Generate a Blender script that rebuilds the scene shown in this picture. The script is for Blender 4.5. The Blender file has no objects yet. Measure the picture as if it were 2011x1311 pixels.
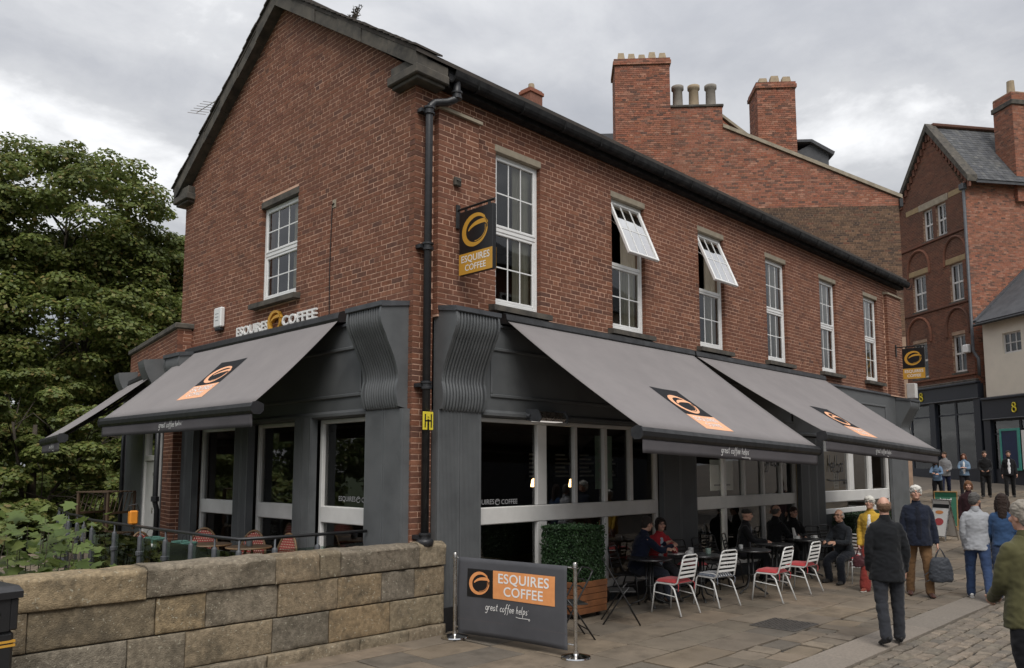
import bpy, bmesh, math, random
import numpy as np
from mathutils import Vector, Matrix
R = math.radians
random.seed(7); rng = np.random.default_rng(7)
scene = bpy.context.scene
COL = scene.collection
# ---------------------------------------------------------------- camera
CAM = Vector((-6.829, -8.191, 2.1))
PITCH = 5.995; HEAD = 44.538
cd = bpy.data.cameras.new('camera'); cam = bpy.data.objects.new('camera', cd); COL.objects.link(cam)
cd.sensor_width = 36; cd.sensor_fit = 'HORIZONTAL'; cd.lens = 28.126; cd.shift_y = 0.049
cd.clip_start = 0.05; cd.clip_end = 3000
cam.location = CAM
_f = Vector((math.cos(R(HEAD))*math.cos(R(PITCH)), math.sin(R(HEAD))*math.cos(R(PITCH)), math.sin(R(PITCH))))
cam.rotation_euler = _f.to_track_quat('-Z', 'Y').to_euler()
scene.camera = cam
# ---------------------------------------------------------------- sky, sun, exposure
SUN_EL, SUN_AZ = 52.0, -125.0          # overcast: broad soft sun behind the camera
world = bpy.data.worlds.new('World'); scene.world = world; world.use_nodes = True
wn, wl = world.node_tree.nodes, world.node_tree.links
wn.clear()
def W(t, **k):
    n = wn.new(t)
    for a, b in k.items(): setattr(n, a, b)
    return n
def wmath(op, a, b=None):
    n = W('ShaderNodeMath', operation=op)
    for i, v in enumerate((a, b)):
        if v is None: continue
        if isinstance(v, (int, float)): n.inputs[i].default_value = v
        else: wl.new(v, n.inputs[i])
    return n.outputs[0]
out = W('ShaderNodeOutputWorld')
sky = W('ShaderNodeTexSky', sky_type='NISHITA', sun_disc=False)
sky.sun_elevation = R(SUN_EL); sky.sun_rotation = R(90 - SUN_AZ)
bg1 = W('ShaderNodeBackground'); bg1.inputs[1].default_value = 0.09; wl.new(sky.outputs[0], bg1.inputs[0])
tc = W('ShaderNodeTexCoord'); sep = W('ShaderNodeSeparateXYZ'); wl.new(tc.outputs['Generated'], sep.inputs[0])
zz = wmath('MAXIMUM', sep.outputs[2], 0.0); den = wmath('ADD', zz, 0.22)
cmb = W('ShaderNodeCombineXYZ')
wl.new(wmath('DIVIDE', sep.outputs[0], den), cmb.inputs[0]); wl.new(wmath('DIVIDE', sep.outputs[1], den), cmb.inputs[1])
def wnoise(scale, detail, rough, dist, off):
    mp = W('ShaderNodeMapping'); wl.new(cmb.outputs[0], mp.inputs[0]); mp.inputs['Location'].default_value = off
    nz = W('ShaderNodeTexNoise'); wl.new(mp.outputs[0], nz.inputs[0])
    nz.inputs['Scale'].default_value = scale; nz.inputs['Detail'].default_value = detail
    nz.inputs['Roughness'].default_value = rough; nz.inputs['Distortion'].default_value = dist
    return nz.outputs[0]
n1 = wnoise(1.15, 9, 0.55, 0.25, (0.870, 13.969, 8.490)); n2 = wnoise(4.2, 8, 0.6, 0.3, (19.469, 27.027, 1.019))
nm = wmath('ADD', wmath('MULTIPLY', n1, 0.72), wmath('MULTIPLY', n2, 0.28))
ramp = W('ShaderNodeValToRGB'); wl.new(nm, ramp.inputs[0])
els = ramp.color_ramp.elements
els[0].position = 0.32; els[0].color = (0.255, 0.266, 0.293, 1)
els[1].position = 0.70; els[1].color = (0.90, 0.90, 0.90, 1)
e = els.new(0.46); e.color = (0.345, 0.352, 0.372, 1)
e = els.new(0.55); e.color = (0.435, 0.44, 0.452, 1)
# overcast sky: the zenith is brighter than the horizon
br = wmath('ADD', 0.70, wmath('MULTIPLY', wmath('POWER', zz, 1.5), 1.5))
bg2 = W('ShaderNodeBackground'); wl.new(ramp.outputs[0], bg2.inputs[0]); wl.new(br, bg2.inputs[1])
mx = W('ShaderNodeMixShader'); mx.inputs[0].default_value = 0.93
wl.new(bg1.outputs[0], mx.inputs[1]); wl.new(bg2.outputs[0], mx.inputs[2]); wl.new(mx.outputs[0], out.inputs[0])
sd = bpy.data.lights.new('sun', 'SUN'); sun = bpy.data.objects.new('sun', sd); COL.objects.link(sun)
sd.energy = 1.5; sd.angle = R(35); sd.color = (1.0, 0.96, 0.9)
_s = Vector((math.cos(R(SUN_EL))*math.cos(R(SUN_AZ)), math.cos(R(SUN_EL))*math.sin(R(SUN_AZ)), math.sin(R(SUN_EL))))
sun.rotation_euler = _s.to_track_quat('Z', 'Y').to_euler()
vs = scene.view_settings
vs.view_transform = 'Standard'; vs.look = 'None'; vs.exposure = 0.62; vs.gamma = 1.0; vs.use_curve_mapping = False
scene.cycles.max_bounces = 8; scene.cycles.transparent_max_bounces = 16

# ---------------------------------------------------------------- helpers
def gz(x, y=0.0):
    """height of the street: flat by the cafe, climbing beyond it"""
    t = max(0.0, x - 13.5)
    return 0.078*t*t/(t + 3.0)

class MB:
    """collects shapes for one mesh object"""
    def __init__(s): s.v = []; s.f = []
    def add(s, vs, fs):
        o = len(s.v); s.v.extend([tuple(p) for p in vs]); s.f.extend([tuple(i + o for i in f) for f in fs]); return s
    def box(s, x0, x1, y0, y1, z0, z1):
        return s.add([(x0,y0,z0),(x1,y0,z0),(x1,y1,z0),(x0,y1,z0),(x0,y0,z1),(x1,y0,z1),(x1,y1,z1),(x0,y1,z1)],
            [(3,2,1,0),(4,5,6,7),(0,1,5,4),(1,2,6,5),(2,3,7,6),(3,0,4,7)])
    def bbox(s, x0, x1, y0, y1, z0, z1, b=0.01):
        """box with chamfered edges"""
        b = min(b, (x1-x0)*.45, (y1-y0)*.45, (z1-z0)*.45)
        bm = bmesh.new(); bmesh.ops.create_cube(bm, size=1)
        for v in bm.verts: v.co = Vector(((x0+x1)/2+v.co.x*(x1-x0), (y0+y1)/2+v.co.y*(y1-y0), (z0+z1)/2+v.co.z*(z1-z0)))
        bmesh.ops.bevel(bm, geom=list(bm.edges), offset=b, segments=1, affect='EDGES', profile=0.5)
        bm.verts.index_update()
        s.add([v.co[:] for v in bm.verts], [[v.index for v in f.verts] for f in bm.faces]); bm.free(); return s
    def prism(s, poly, a, b, axis='x'):
        """2-D polygon extruded along an axis from a to b; poly in the two other axes in order"""
        n = len(poly)
        def mk(p, t):
            return {'x': (t, p[0], p[1]), 'y': (p[0], t, p[1]), 'z': (p[0], p[1], t)}[axis]
        vs = [mk(p, a) for p in poly] + [mk(p, b) for p in poly]
        fs = [tuple(range(n))[::-1], tuple(range(n, 2*n))] + [(i, (i+1) % n, n+(i+1) % n, n+i) for i in range(n)]
        return s.add(vs, fs)
    def tube(s, pts, r, n=8, cap=True):
        pts = [Vector(p) for p in pts]
        if not hasattr(r, '__len__'): r = [r]*len(pts)
        up = None; rings = []
        for i, p in enumerate(pts):
            d = (pts[min(i+1, len(pts)-1)] - pts[max(i-1, 0)])
            if d.length < 1e-9: d = Vector((0,0,1))
            d.normalize()
            if up is None:
                up = Vector((0,0,1)) if abs(d.z) < .9 else Vector((1,0,0))
            a = d.cross(up)
            if a.length < 1e-6: a = d.cross(Vector((0,1,0)))
            a.normalize(); b = a.cross(d).normalized(); up = b
            rings.append([p + (a*math.cos(2*math.pi*k/n) + b*math.sin(2*math.pi*k/n))*r[i] for k in range(n)])
        vs = [q for g in rings for q in g]; fs = []
        for i in range(len(pts)-1):
            for k in range(n):
                fs.append((i*n+k, i*n+(k+1) % n, (i+1)*n+(k+1) % n, (i+1)*n+k))
        if cap: fs += [tuple(range(n))[::-1], tuple(range((len(pts)-1)*n, len(pts)*n))]
        return s.add(vs, fs)
    def lathe(s, prof, c=(0,0,0), n=20):
        """prof: list of (r, z)"""
        vs = []; fs = []
        for r, z in prof:
            for k in range(n):
                a = 2*math.pi*k/n; vs.append((c[0]+r*math.cos(a), c[1]+r*math.sin(a), c[2]+z))
        for i in range(len(prof)-1):
            for k in range(n): fs.append((i*n+k, i*n+(k+1) % n, (i+1)*n+(k+1) % n, (i+1)*n+k))
        fs += [tuple(range(n))[::-1], tuple(range((len(prof)-1)*n, len(prof)*n))]
        return s.add(vs, fs)
    def grid(s, fn, nu, nv):
        vs = [fn(i/nu, j/nv) for j in range(nv+1) for i in range(nu+1)]
        fs = [(j*(nu+1)+i, j*(nu+1)+i+1, (j+1)*(nu+1)+i+1, (j+1)*(nu+1)+i) for j in range(nv) for i in range(nu)]
        return s.add(vs, fs)
    def sheet(s, fn, nu, nv, th=0.006):
        """a grid with thickness, closed"""
        P = np.array([fn(i/nu, j/nv) for j in range(nv+1) for i in range(nu+1)], float).reshape(nv+1, nu+1, 3)
        du = np.gradient(P, axis=1); dv = np.gradient(P, axis=0); N = np.cross(du, dv); N /= np.linalg.norm(N, axis=2, keepdims=True)+1e-9
        Q = P - N*th
        n = (nu+1)*(nv+1); id = lambda i, j: j*(nu+1)+i
        fs = []
        for j in range(nv):
            for i in range(nu):
                a, b, c, d = id(i,j), id(i+1,j), id(i+1,j+1), id(i,j+1)
                fs += [(a,b,c,d), (n+d,n+c,n+b,n+a)]
        for i in range(nu): fs += [(id(i+1,0), id(i,0), n+id(i,0), n+id(i+1,0)), (id(i,nv), id(i+1,nv), n+id(i+1,nv), n+id(i,nv))]
        for j in range(nv): fs += [(id(0,j), id(0,j+1), n+id(0,j+1), n+id(0,j)), (id(nu,j+1), id(nu,j), n+id(nu,j), n+id(nu,j+1))]
        return s.add(list(P.reshape(-1,3))+list(Q.reshape(-1,3)), fs)
    def xf(s, M):
        s.v = [tuple(M @ Vector(p)) for p in s.v]; return s
    def mesh(s, name):
        me = bpy.data.meshes.new(name); me.from_pydata(s.v, [], s.f); me.update(); return me

def link(name, me, mat=None, parent=None, smooth=False, loc=None, rot=None):
    o = bpy.data.objects.new(name, me); COL.objects.link(o)
    if mat is not None:
        if len(me.materials) == 0: me.materials.append(mat)
    if smooth: me.shade_smooth()
    if parent is not None: o.parent = parent
    if loc is not None: o.location = loc
    if rot is not None: o.rotation_euler = rot
    return o
def part(name, mb, mat, parent=None, smooth=False, **k):
    me = mb.mesh(name)
    bm = bmesh.new(); bm.from_mesh(me); bmesh.ops.recalc_face_normals(bm, faces=bm.faces); bm.to_mesh(me); bm.free()
    return link(name, me, mat, parent, smooth, **k)
def tag(o, label=None, cat=None, group=None, kind=None):
    for k, v in (('label', label), ('category', cat), ('group', group), ('kind', kind)):
        if v: o[k] = v
    return o
def thing(name, label, cat, loc=(0,0,0), rz=0.0, group=None):
    o = bpy.data.objects.new(name, None); COL.objects.link(o)
    o.location = loc; o.rotation_euler = (0,0,rz); o.empty_display_size = 0.1
    return tag(o, label, cat, group)
def clone(o, parent=None):
    c = o.copy(); COL.objects.link(c); c.parent = parent
    for ch in list(o.children): clone(ch, c)
    return c
def autosmooth(o, ang=35):
    me = o.data; me.shade_smooth()
    bm = bmesh.new(); bm.from_mesh(me)
    for e in bm.edges:
        if len(e.link_faces) == 2 and e.calc_face_angle(0) > R(ang): e.smooth = False
    bm.to_mesh(me); bm.free(); return o

# ---------------------------------------------------------------- materials
MATS = {}
def nt_new(name):
    m = bpy.data.materials.new(name); m.use_nodes = True; MATS[name] = m
    nt = m.node_tree; return m, nt, nt.nodes, nt.links, nt.nodes['Principled BSDF']
def mk(name, c1, c2=None, scale=8.0, rough=0.6, bump=0.0, bscale=None, metal=0.0, spec=0.5, detail=6, rvar=0.0, dist=0.002, coord='Object', c3=None, sheen=0.0):
    """procedural material: two or three colours mixed by noise, fine bump, roughness variation"""
    m, nt, N, L, P = nt_new(name)
    t = N.new('ShaderNodeTexCoord')
    nz = N.new('ShaderNodeTexNoise'); nz.inputs['Scale'].default_value = scale; nz.inputs['Detail'].default_value = detail; nz.inputs['Roughness'].default_value = .62
    L.new(t.outputs[coord], nz.inputs[0])
    c2 = c2 or tuple(v*.8 for v in c1)
    rp = N.new('ShaderNodeValToRGB'); L.new(nz.outputs[0], rp.inputs[0])
    rp.color_ramp.elements[0].position = .32; rp.color_ramp.elements[1].position = .68
    rp.color_ramp.elements[0].color = (*c2, 1); rp.color_ramp.elements[1].color = (*c1, 1)
    if c3:
        e = rp.color_ramp.elements.new(.5); e.color = (*c3, 1)
    L.new(rp.outputs[0], P.inputs['Base Color'])
    P.inputs['Roughness'].default_value = rough; P.inputs['Metallic'].default_value = metal
    P.inputs['Specular IOR Level'].default_value = spec
    if sheen: P.inputs['Sheen Weight'].default_value = sheen
    if rvar:
        mr = N.new('ShaderNodeMapRange'); L.new(nz.outputs[0], mr.inputs[0]); mr.inputs[1].default_value = .3; mr.inputs[2].default_value = .7
        mr.inputs[3].default_value = max(0, rough-rvar); mr.inputs[4].default_value = min(1, rough+rvar); L.new(mr.outputs[0], P.inputs['Roughness'])
    if bump:
        nb = N.new('ShaderNodeTexNoise'); nb.inputs['Scale'].default_value = bscale or scale*4; nb.inputs['Detail'].default_value = 8
        L.new(t.outputs[coord], nb.inputs[0])
        b = N.new('ShaderNodeBump'); b.inputs['Strength'].default_value = bump; b.inputs['Distance'].default_value = dist
        L.new(nb.outputs[0], b.inputs['Height']); L.new(b.outputs[0], P.inputs['Normal'])
    return m
def mk_pieces(name, cols, rough=.85, nscale=14, namt=.35, bump=.5, bscale=60, dist=.004, stain=None, spec=.3, spots=False):
    """colour differs from piece to piece (bricks, stones, leaves): random per island and per object, plus noise"""
    m, nt, N, L, P = nt_new(name)
    g = N.new('ShaderNodeNewGeometry'); oi = N.new('ShaderNodeObjectInfo')
    a = N.new('ShaderNodeMath'); a.operation = 'MULTIPLY_ADD'; L.new(oi.outputs['Random'], a.inputs[0]); a.inputs[1].default_value = 7.31; L.new(g.outputs['Random Per Island'], a.inputs[2])
    fr = N.new('ShaderNodeMath'); fr.operation = 'FRACT'; L.new(a.outputs[0], fr.inputs[0])
    rp = N.new('ShaderNodeValToRGB'); L.new(fr.outputs[0], rp.inputs[0]); E = rp.color_ramp.elements
    n = len(cols); E[0].position = 0; E[0].color = (*cols[0], 1); E[1].position = 1; E[1].color = (*cols[-1], 1)
    for i in range(1, n-1):
        e = E.new(i/(n-1)); e.color = (*cols[i], 1)
    nz = N.new('ShaderNodeTexNoise'); nz.inputs['Scale'].default_value = nscale; nz.inputs['Detail'].default_value = 6; nz.inputs['Roughness'].default_value = .65
    L.new(g.outputs['Position'], nz.inputs[0])
    mr = N.new('ShaderNodeMapRange'); L.new(nz.outputs[0], mr.inputs[0]); mr.inputs[1].default_value = .3; mr.inputs[2].default_value = .7; mr.inputs[3].default_value = 1-namt; mr.inputs[4].default_value = 1+namt*.6
    vm = N.new('ShaderNodeVectorMath'); vm.operation = 'SCALE'; L.new(rp.outputs[0], vm.inputs[0]); L.new(mr.outputs[0], vm.inputs['Scale'])
    col = vm.outputs[0]
    if stain:   # weathering: patches of another colour, large noise
        sc, lo, hi, sc_col, amt = stain
        nl = N.new('ShaderNodeTexNoise'); nl.inputs['Scale'].default_value = sc; nl.inputs['Detail'].default_value = 7; nl.inputs['Roughness'].default_value = .7; L.new(g.outputs['Position'], nl.inputs[0])
        m2 = N.new('ShaderNodeMapRange'); L.new(nl.outputs[0], m2.inputs[0]); m2.inputs[1].default_value = lo; m2.inputs[2].default_value = hi; m2.inputs[3].default_value = 0; m2.inputs[4].default_value = amt
        mi = N.new('ShaderNodeMix'); mi.data_type = 'RGBA'; L.new(m2.outputs[0], mi.inputs[0]); L.new(col, mi.inputs[6]); mi.inputs[7].default_value = (*sc_col, 1)
        col = mi.outputs[2]
    if spots:   # lichen flecks
        nl = N.new('ShaderNodeTexNoise'); nl.inputs['Scale'].default_value = 34; nl.inputs['Detail'].default_value = 3; L.new(g.outputs['Position'], nl.inputs[0])
        m2 = N.new('ShaderNodeMapRange'); L.new(nl.outputs[0], m2.inputs[0]); m2.inputs[1].default_value = .64; m2.inputs[2].default_value = .70; m2.inputs[3].default_value = 0; m2.inputs[4].default_value = .7
        mi = N.new('ShaderNodeMix'); mi.data_type = 'RGBA'; L.new(m2.outputs[0], mi.inputs[0]); L.new(col, mi.inputs[6]); mi.inputs[7].default_value = (.42,.39,.30,1); col = mi.outputs[2]
    L.new(col, P.inputs['Base Color']); P.inputs['Roughness'].default_value = rough; P.inputs['Specular IOR Level'].default_value = spec
    if bump:
        nb = N.new('ShaderNodeTexNoise'); nb.inputs['Scale'].default_value = bscale; nb.inputs['Detail'].default_value = 6; L.new(g.outputs['Position'], nb.inputs[0])
        b = N.new('ShaderNodeBump'); b.inputs['Strength'].default_value = bump; b.inputs['Distance'].default_value = dist
        L.new(nb.outputs[0], b.inputs['Height']); L.new(b.outputs[0], P.inputs['Normal'])
    return m
def mk_glass(name, tint=(.9,.95,.93), rmin=.04, gl=1.0):
    """window pane: clear with a Fresnel reflection"""
    m, nt, N, L, P = nt_new(name); N.remove(P)
    o = N['Material Output']; tr = N.new('ShaderNodeBsdfTransparent'); tr.inputs[0].default_value = (*tint, 1)
    g = N.new('ShaderNodeBsdfGlossy'); g.inputs['Roughness'].default_value = .015; g.inputs[0].default_value = (gl, gl, gl, 1)
    lw = N.new('ShaderNodeFresnel'); lw.inputs[0].default_value = 1.52
    ad = N.new('ShaderNodeMath'); ad.operation = 'MULTIPLY_ADD'; L.new(lw.outputs[0], ad.inputs[0]); ad.inputs[1].default_value = 1.5; ad.inputs[2].default_value = rmin-.04; ad.use_clamp = True
    # a little waviness in the panes
    nz = N.new('ShaderNodeTexNoise'); nz.inputs['Scale'].default_value = 1.3; nz.inputs['Detail'].default_value = 1
    gg = N.new('ShaderNodeNewGeometry'); L.new(gg.outputs['Position'], nz.inputs[0])
    b = N.new('ShaderNodeBump'); b.inputs['Strength'].default_value = .12; b.inputs['Distance'].default_value = .01; L.new(nz.outputs[0], b.inputs['Height']); L.new(b.outputs[0], g.inputs['Normal'])
    mx = N.new('ShaderNodeMixShader'); L.new(ad.outputs[0], mx.inputs[0]); L.new(tr.outputs[0], mx.inputs[1]); L.new(g.outputs[0], mx.inputs[2]); L.new(mx.outputs[0], o.inputs[0])
    return m
def mk_emit(name, c, s):
    m, nt, N, L, P = nt_new(name); P.inputs['Base Color'].default_value = (*c, 1); P.inputs['Emission Color'].default_value = (*c, 1); P.inputs['Emission Strength'].default_value = s; return m

mk_pieces('brick', [(.195,.082,.048),(.165,.072,.045),(.23,.10,.06),(.183,.079,.05),(.148,.066,.043),(.213,.087,.05),(.188,.084,.054),(.265,.118,.07),(.158,.068,.044),(.20,.084,.051),(.125,.062,.045),(.188,.08,.05)], namt=.3, stain=(.38,.48,.72,(.20,.075,.048),.5))
mk_pieces('brick_orange', [(.34,.125,.075),(.29,.108,.068),(.40,.17,.11),(.32,.13,.085),(.15,.082,.062),(.36,.145,.085),(.27,.115,.08),(.44,.22,.15),(.12,.072,.06),(.33,.13,.08)], namt=.3, stain=(.3,.5,.75,(.14,.08,.055),.5))
mk_pieces('brick_old', [(.15,.092,.058),(.11,.07,.048),(.19,.115,.07),(.085,.058,.045),(.14,.088,.058),(.22,.13,.08),(.10,.065,.047),(.20,.088,.055)], namt=.4, stain=(.5,.5,.7,(.06,.045,.035),.6))
mk_pieces('brick_dark', [(.20,.085,.055),(.15,.065,.045),(.22,.095,.06),(.12,.06,.043),(.18,.08,.05),(.24,.10,.062)], namt=.35, stain=(.35,.45,.7,(.07,.045,.036),.65))
mk('mortar', (.70,.45,.33), (.54,.35,.26), 3.0, .95, .4, 90, spec=.2)
mk('mortar_grey', (.40,.28,.20), (.27,.19,.14), 3.0, .95, .4, 90, spec=.2)
mk_pieces('sandstone', [(.245,.195,.125),(.19,.172,.145),(.30,.23,.14),(.20,.16,.105),(.175,.16,.135),(.275,.20,.115),(.22,.195,.155),(.31,.23,.13),(.185,.15,.105)], rough=.93, nscale=20, namt=.45, bump=1.0, bscale=75, dist=.010, stain=(3.4,.50,.66,(.085,.072,.052),.7), spots=True)
mk('joint_stone', (.12,.10,.07), (.07,.058,.042), 6, .95, .6, 60)
mk('stone_trim', (.12,.105,.085), (.045,.042,.038), 5.0, .92, .6, 70, c3=(.085,.076,.064))
mk('stone_light', (.38,.33,.25), (.26,.22,.165), 5.0, .92, .5, 70)
mk('stone_ochre', (.38,.28,.15), (.27,.2,.115), 5.0, .92, .5, 70)
mk_pieces('flagstone', [(.19,.152,.112),(.15,.126,.096),(.215,.168,.122),(.17,.142,.108),(.125,.108,.088),(.20,.156,.108),(.155,.128,.10),(.235,.19,.14)], rough=.8, nscale=3.2, namt=.38, bump=.6, bscale=24, dist=.01, stain=(.8,.5,.7,(.075,.064,.052),.55), spec=.35)
mk_pieces('sett', [(.20,.165,.125),(.15,.126,.10),(.23,.185,.14),(.175,.15,.115),(.13,.114,.094),(.24,.195,.15)], rough=.72, nscale=9, namt=.4, bump=.8, bscale=40, dist=.01, spec=.4)
mk_pieces('granite', [(.225,.195,.163),(.19,.168,.142),(.245,.21,.175)], rough=.8, nscale=30, namt=.25, bump=.3, bscale=150, dist=.002, stain=(.7,.5,.7,(.15,.13,.11),.5))
mk('street_base', (.085,.072,.058), (.055,.048,.04), 5, .95, .5, 60, coord='Generated')
mk('street_far', (.135,.112,.088), (.095,.08,.065), .6, .85, .4, 30)
mk('grass_bank', (.05,.075,.022), (.03,.045,.015), .6, .95, .5, 6)
mk('roof_tile', (.075,.06,.05), (.045,.04,.035), 6, .9, .6, 40)
mk('paint_grey', (.122,.128,.132), (.092,.097,.101), 2.6, .5, .35, 28, rvar=.12, c3=(.110,.116,.120))
mk('paint_grey_dark', (.028,.030,.034), (.022,.024,.027), 2, .55, .1, 40)
mk('paint_black', (.012,.012,.013), (.018,.018,.019), 5, .45, .2, 40, rvar=.12)
mk('iron_black', (.012,.013,.016), (.03,.03,.032), 9, .42, .2, 60, rvar=.15); mk('gutter_black', (.008,.008,.009), (.020,.020,.020), 7, .75, .4, 50, rvar=.15, spec=.25); mk('joint_dark', (.04,.034,.027), (.024,.02,.016), 6, .95, .6, 60)
mk('lead', (.10,.105,.115), (.06,.064,.07), 6, .55, .4, 30, metal=.2)
mk('upvc', (.80,.80,.79), (.74,.74,.73), 3, .32, spec=.5)
mk('paint_white', (.70,.69,.67), (.60,.59,.57), 2.5, .45, .15, 50)
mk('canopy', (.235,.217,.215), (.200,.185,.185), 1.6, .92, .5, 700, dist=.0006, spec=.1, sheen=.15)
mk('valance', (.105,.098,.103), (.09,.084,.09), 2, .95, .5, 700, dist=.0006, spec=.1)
mk('logo_dark', (.030,.031,.034), (.025,.026,.029), 8, .9, spec=.1)
mk('logo_orange', (.78,.34,.13), (.70,.29,.11), 12, .85, spec=.15)
mk('logo_orange_pale', (.86,.47,.29), (.80,.42,.25), 12, .9, spec=.1)
mk('sign_black', (.010,.010,.011), (.014,.014,.015), 5, .35)
mk('sign_gold', (.62,.33,.045), (.55,.29,.04), 6, .4)
mk('sign_white', (.85,.84,.82), (.78,.77,.75), 6, .5)
mk('sign_yellow', (.75,.62,.05), (.65,.53,.04), 8, .45)
mk('grey_print', (.30,.30,.31), (.26,.26,.27), 8, .6)
mk('steel', (.62,.60,.57), (.52,.50,.47), 14, .28, .1, 200, metal=1.0, rvar=.1)
mk('chrome', (.75,.75,.75), (.68,.68,.68), 14, .12, metal=1.0)
mk('black_metal', (.014,.014,.015), (.022,.022,.022), 12, .4, .2, 80, rvar=.1)
mk('white_metal', (.74,.74,.73), (.64,.64,.62), 9, .38, .1, 60, rvar=.1)
mk('table_top', (.030,.030,.032), (.020,.020,.022), 6, .33, .15, 120, rvar=.12)
mk('cushion_red', (.50,.045,.05), (.40,.035,.04), 20, .9, .6, 300, sheen=.3)
mk('cushion_stripe', (.30,.32,.36), (.05,.07,.12), 30, .9, .5, 300)
mk('wood_planter', (.24,.095,.035), (.13,.05,.02), 3.5, .6, .4, 40)
mk('wood_dark', (.09,.055,.03), (.06,.038,.022), 5, .6, .3, 60)
mk_pieces('hedge_leaf', [(.015,.04,.014),(.026,.062,.02),(.036,.08,.026),(.011,.03,.011)], rough=.55, namt=.3, bump=0, spec=.4)
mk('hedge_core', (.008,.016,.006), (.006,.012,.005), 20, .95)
mk('ceramic', (.72,.72,.70), (.66,.66,.64), 8, .15)
mk('ceramic_green', (.32,.42,.36), (.28,.37,.32), 8, .2)
mk('slate', (.085,.088,.095), (.05,.052,.058), 2.2, .75, .5, 30)
mk('chimney_pot', (.42,.33,.22), (.30,.235,.16), 5, .9, .4, 50)
mk('chimney_pot_grey', (.30,.27,.23), (.21,.19,.165), 5, .9, .4, 50)
mk('render_cream', (.80,.74,.63), (.72,.67,.57), 1.5, .9, .4, 60)
mk('shop_navy', (.022,.027,.038), (.018,.022,.031), 2, .45)
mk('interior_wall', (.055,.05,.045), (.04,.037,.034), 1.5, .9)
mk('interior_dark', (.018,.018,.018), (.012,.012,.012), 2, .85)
mk('interior_floor', (.09,.065,.045), (.06,.045,.03), 3, .5)
mk('ceiling_white', (.45,.44,.42), (.40,.39,.37), 2, .9)
mk('curtain', (.70,.62,.50), (.58,.51,.41), 2, .95, .3, 60)
mk('sofa', (.22,.17,.14), (.16,.125,.10), 4, .7, .3, 60)
mk('wall_ochre', (.42,.33,.20), (.34,.27,.165), 2, .9)
mk_glass('glass'); mk_glass('glass_coated', (.75,.78,.78), .50); mk_glass('glass_dark', (.78,.82,.80), .05)
mk_glass('glass_rail', (.72,.80,.76), .05)
mk('bark', (.075,.06,.045), (.04,.033,.025), 6, .95, .9, 30, dist=.02)
mk_emit('lamp_white', (1,.95,.85), 6.0); mk_emit('lamp_warm', (1,.6,.25), 5.0)
mk_emit('heater_glow', (.9,.85,.8), .35)
M = MATS
# ================================================================ the cafe building
XG = -0.36            # plane of the gable wall
COURSE, PITCH_B = 0.0735, 0.236
def brick_list(O, u, n, z0, z1, interval, holes=(), course=COURSE, pitch=PITCH_B, joint=.0125, proud=.0035, depth=.1, seed=1, every=6, skip=None):
    """bricks of one wall face: list of 8-corner arrays (front 4, back 4)"""
    rr = random.Random(seed); O = np.array(O, float); u = np.array(u, float); n = np.array(n, float); outl = []
    k = 0; z = z0
    while z < z1 - .02:
        zb, zt = z + joint/2, min(z + course - joint/2, z1)
        a0, b0 = interval(zb); a1, b1 = interval(zt); lo, hi = min(a0, a1), max(b0, b1)
        zc = (zb + zt)/2
        cuts = sorted([(h[0], h[1]) for h in holes if h[2] < zc < h[3]])
        segs = []; s0 = lo
        for c0, c1 in cuts:
            if c0 > s0: segs.append((s0, min(c0, hi)))
            s0 = max(s0, c1)
        if s0 < hi: segs.append((s0, hi))
        hdr = (k % every == every-1)
        p = pitch/2 if hdr else pitch
        off = (k % 2)*pitch/2 + (pitch/4 if hdr else 0) + rr.uniform(-.012, .012)
        for sa, sb in segs:
            x = math.floor((sa - off)/p)*p + off
            if x + p - sa < .085: x += p; first = True
            else: first = False
            while x < sb:
                xa, xb = max(x + joint/2, sa), min(x + p - joint/2, sb)
                if first: xa = sa; first = False
                x += p
                if sb - x < .085: xb = sb; x = sb
                if xb - xa < .03: continue
                def cl(xx, aa, bb): return min(max(xx, aa), bb)
                pts = [(cl(xa,a0,b0), zb), (cl(xb,a0,b0), zb), (cl(xb,a1,b1), zt), (cl(xa,a1,b1), zt)]
                if pts[1][0]-pts[0][0] < .02 and pts[2][0]-pts[3][0] < .02: continue
                if skip and skip((xa+xb)/2, zc): continue
                pr = proud + rr.uniform(-.0018, .002)
                F = [O + u*(q[0]+rr.uniform(-.0015,.0015)) + n*pr + np.array((0,0,q[1]+rr.uniform(-.0012,.0012))) for q in pts]
                Bk = [f - n*(depth+pr) for f in F]
                outl.append(np.array(F+Bk))
        z += course; k += 1
    return outl
BF = [(0,1,2,3),(1,0,4,5),(2,1,5,6),(3,2,6,7),(0,3,7,4)]
def lay_bricks(parent, lst, mat, single=300, name='brick', shown=lambda c: True, rest='brick_courses'):
    """the bricks that show largest become parts of their own, the rest one mesh"""
    if not lst: return
    sc = []
    for i, b in enumerate(lst):
        c = b[:4].mean(0); nn = np.cross(b[1]-b[0], b[3]-b[0]); v = np.array(CAM) - c; d = np.linalg.norm(v)
        sc.append((abs(nn@v)/d**3 if shown(c) else 0, i))
    sc.sort(reverse=True); pick = {i for s, i in sc[:single] if s > 0}
    me = MB()
    for i, b in enumerate(lst):
        if i in pick:
            c = b.mean(0); m = bpy.data.meshes.new(name); m.from_pydata([tuple(p-c) for p in b], [], BF); m.update()
            link(name, m, mat, parent, loc=tuple(c))
        else: me.add(b, BF)
    if me.v: tag(link(rest, me.mesh(rest), mat, parent), kind='stuff')
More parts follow.
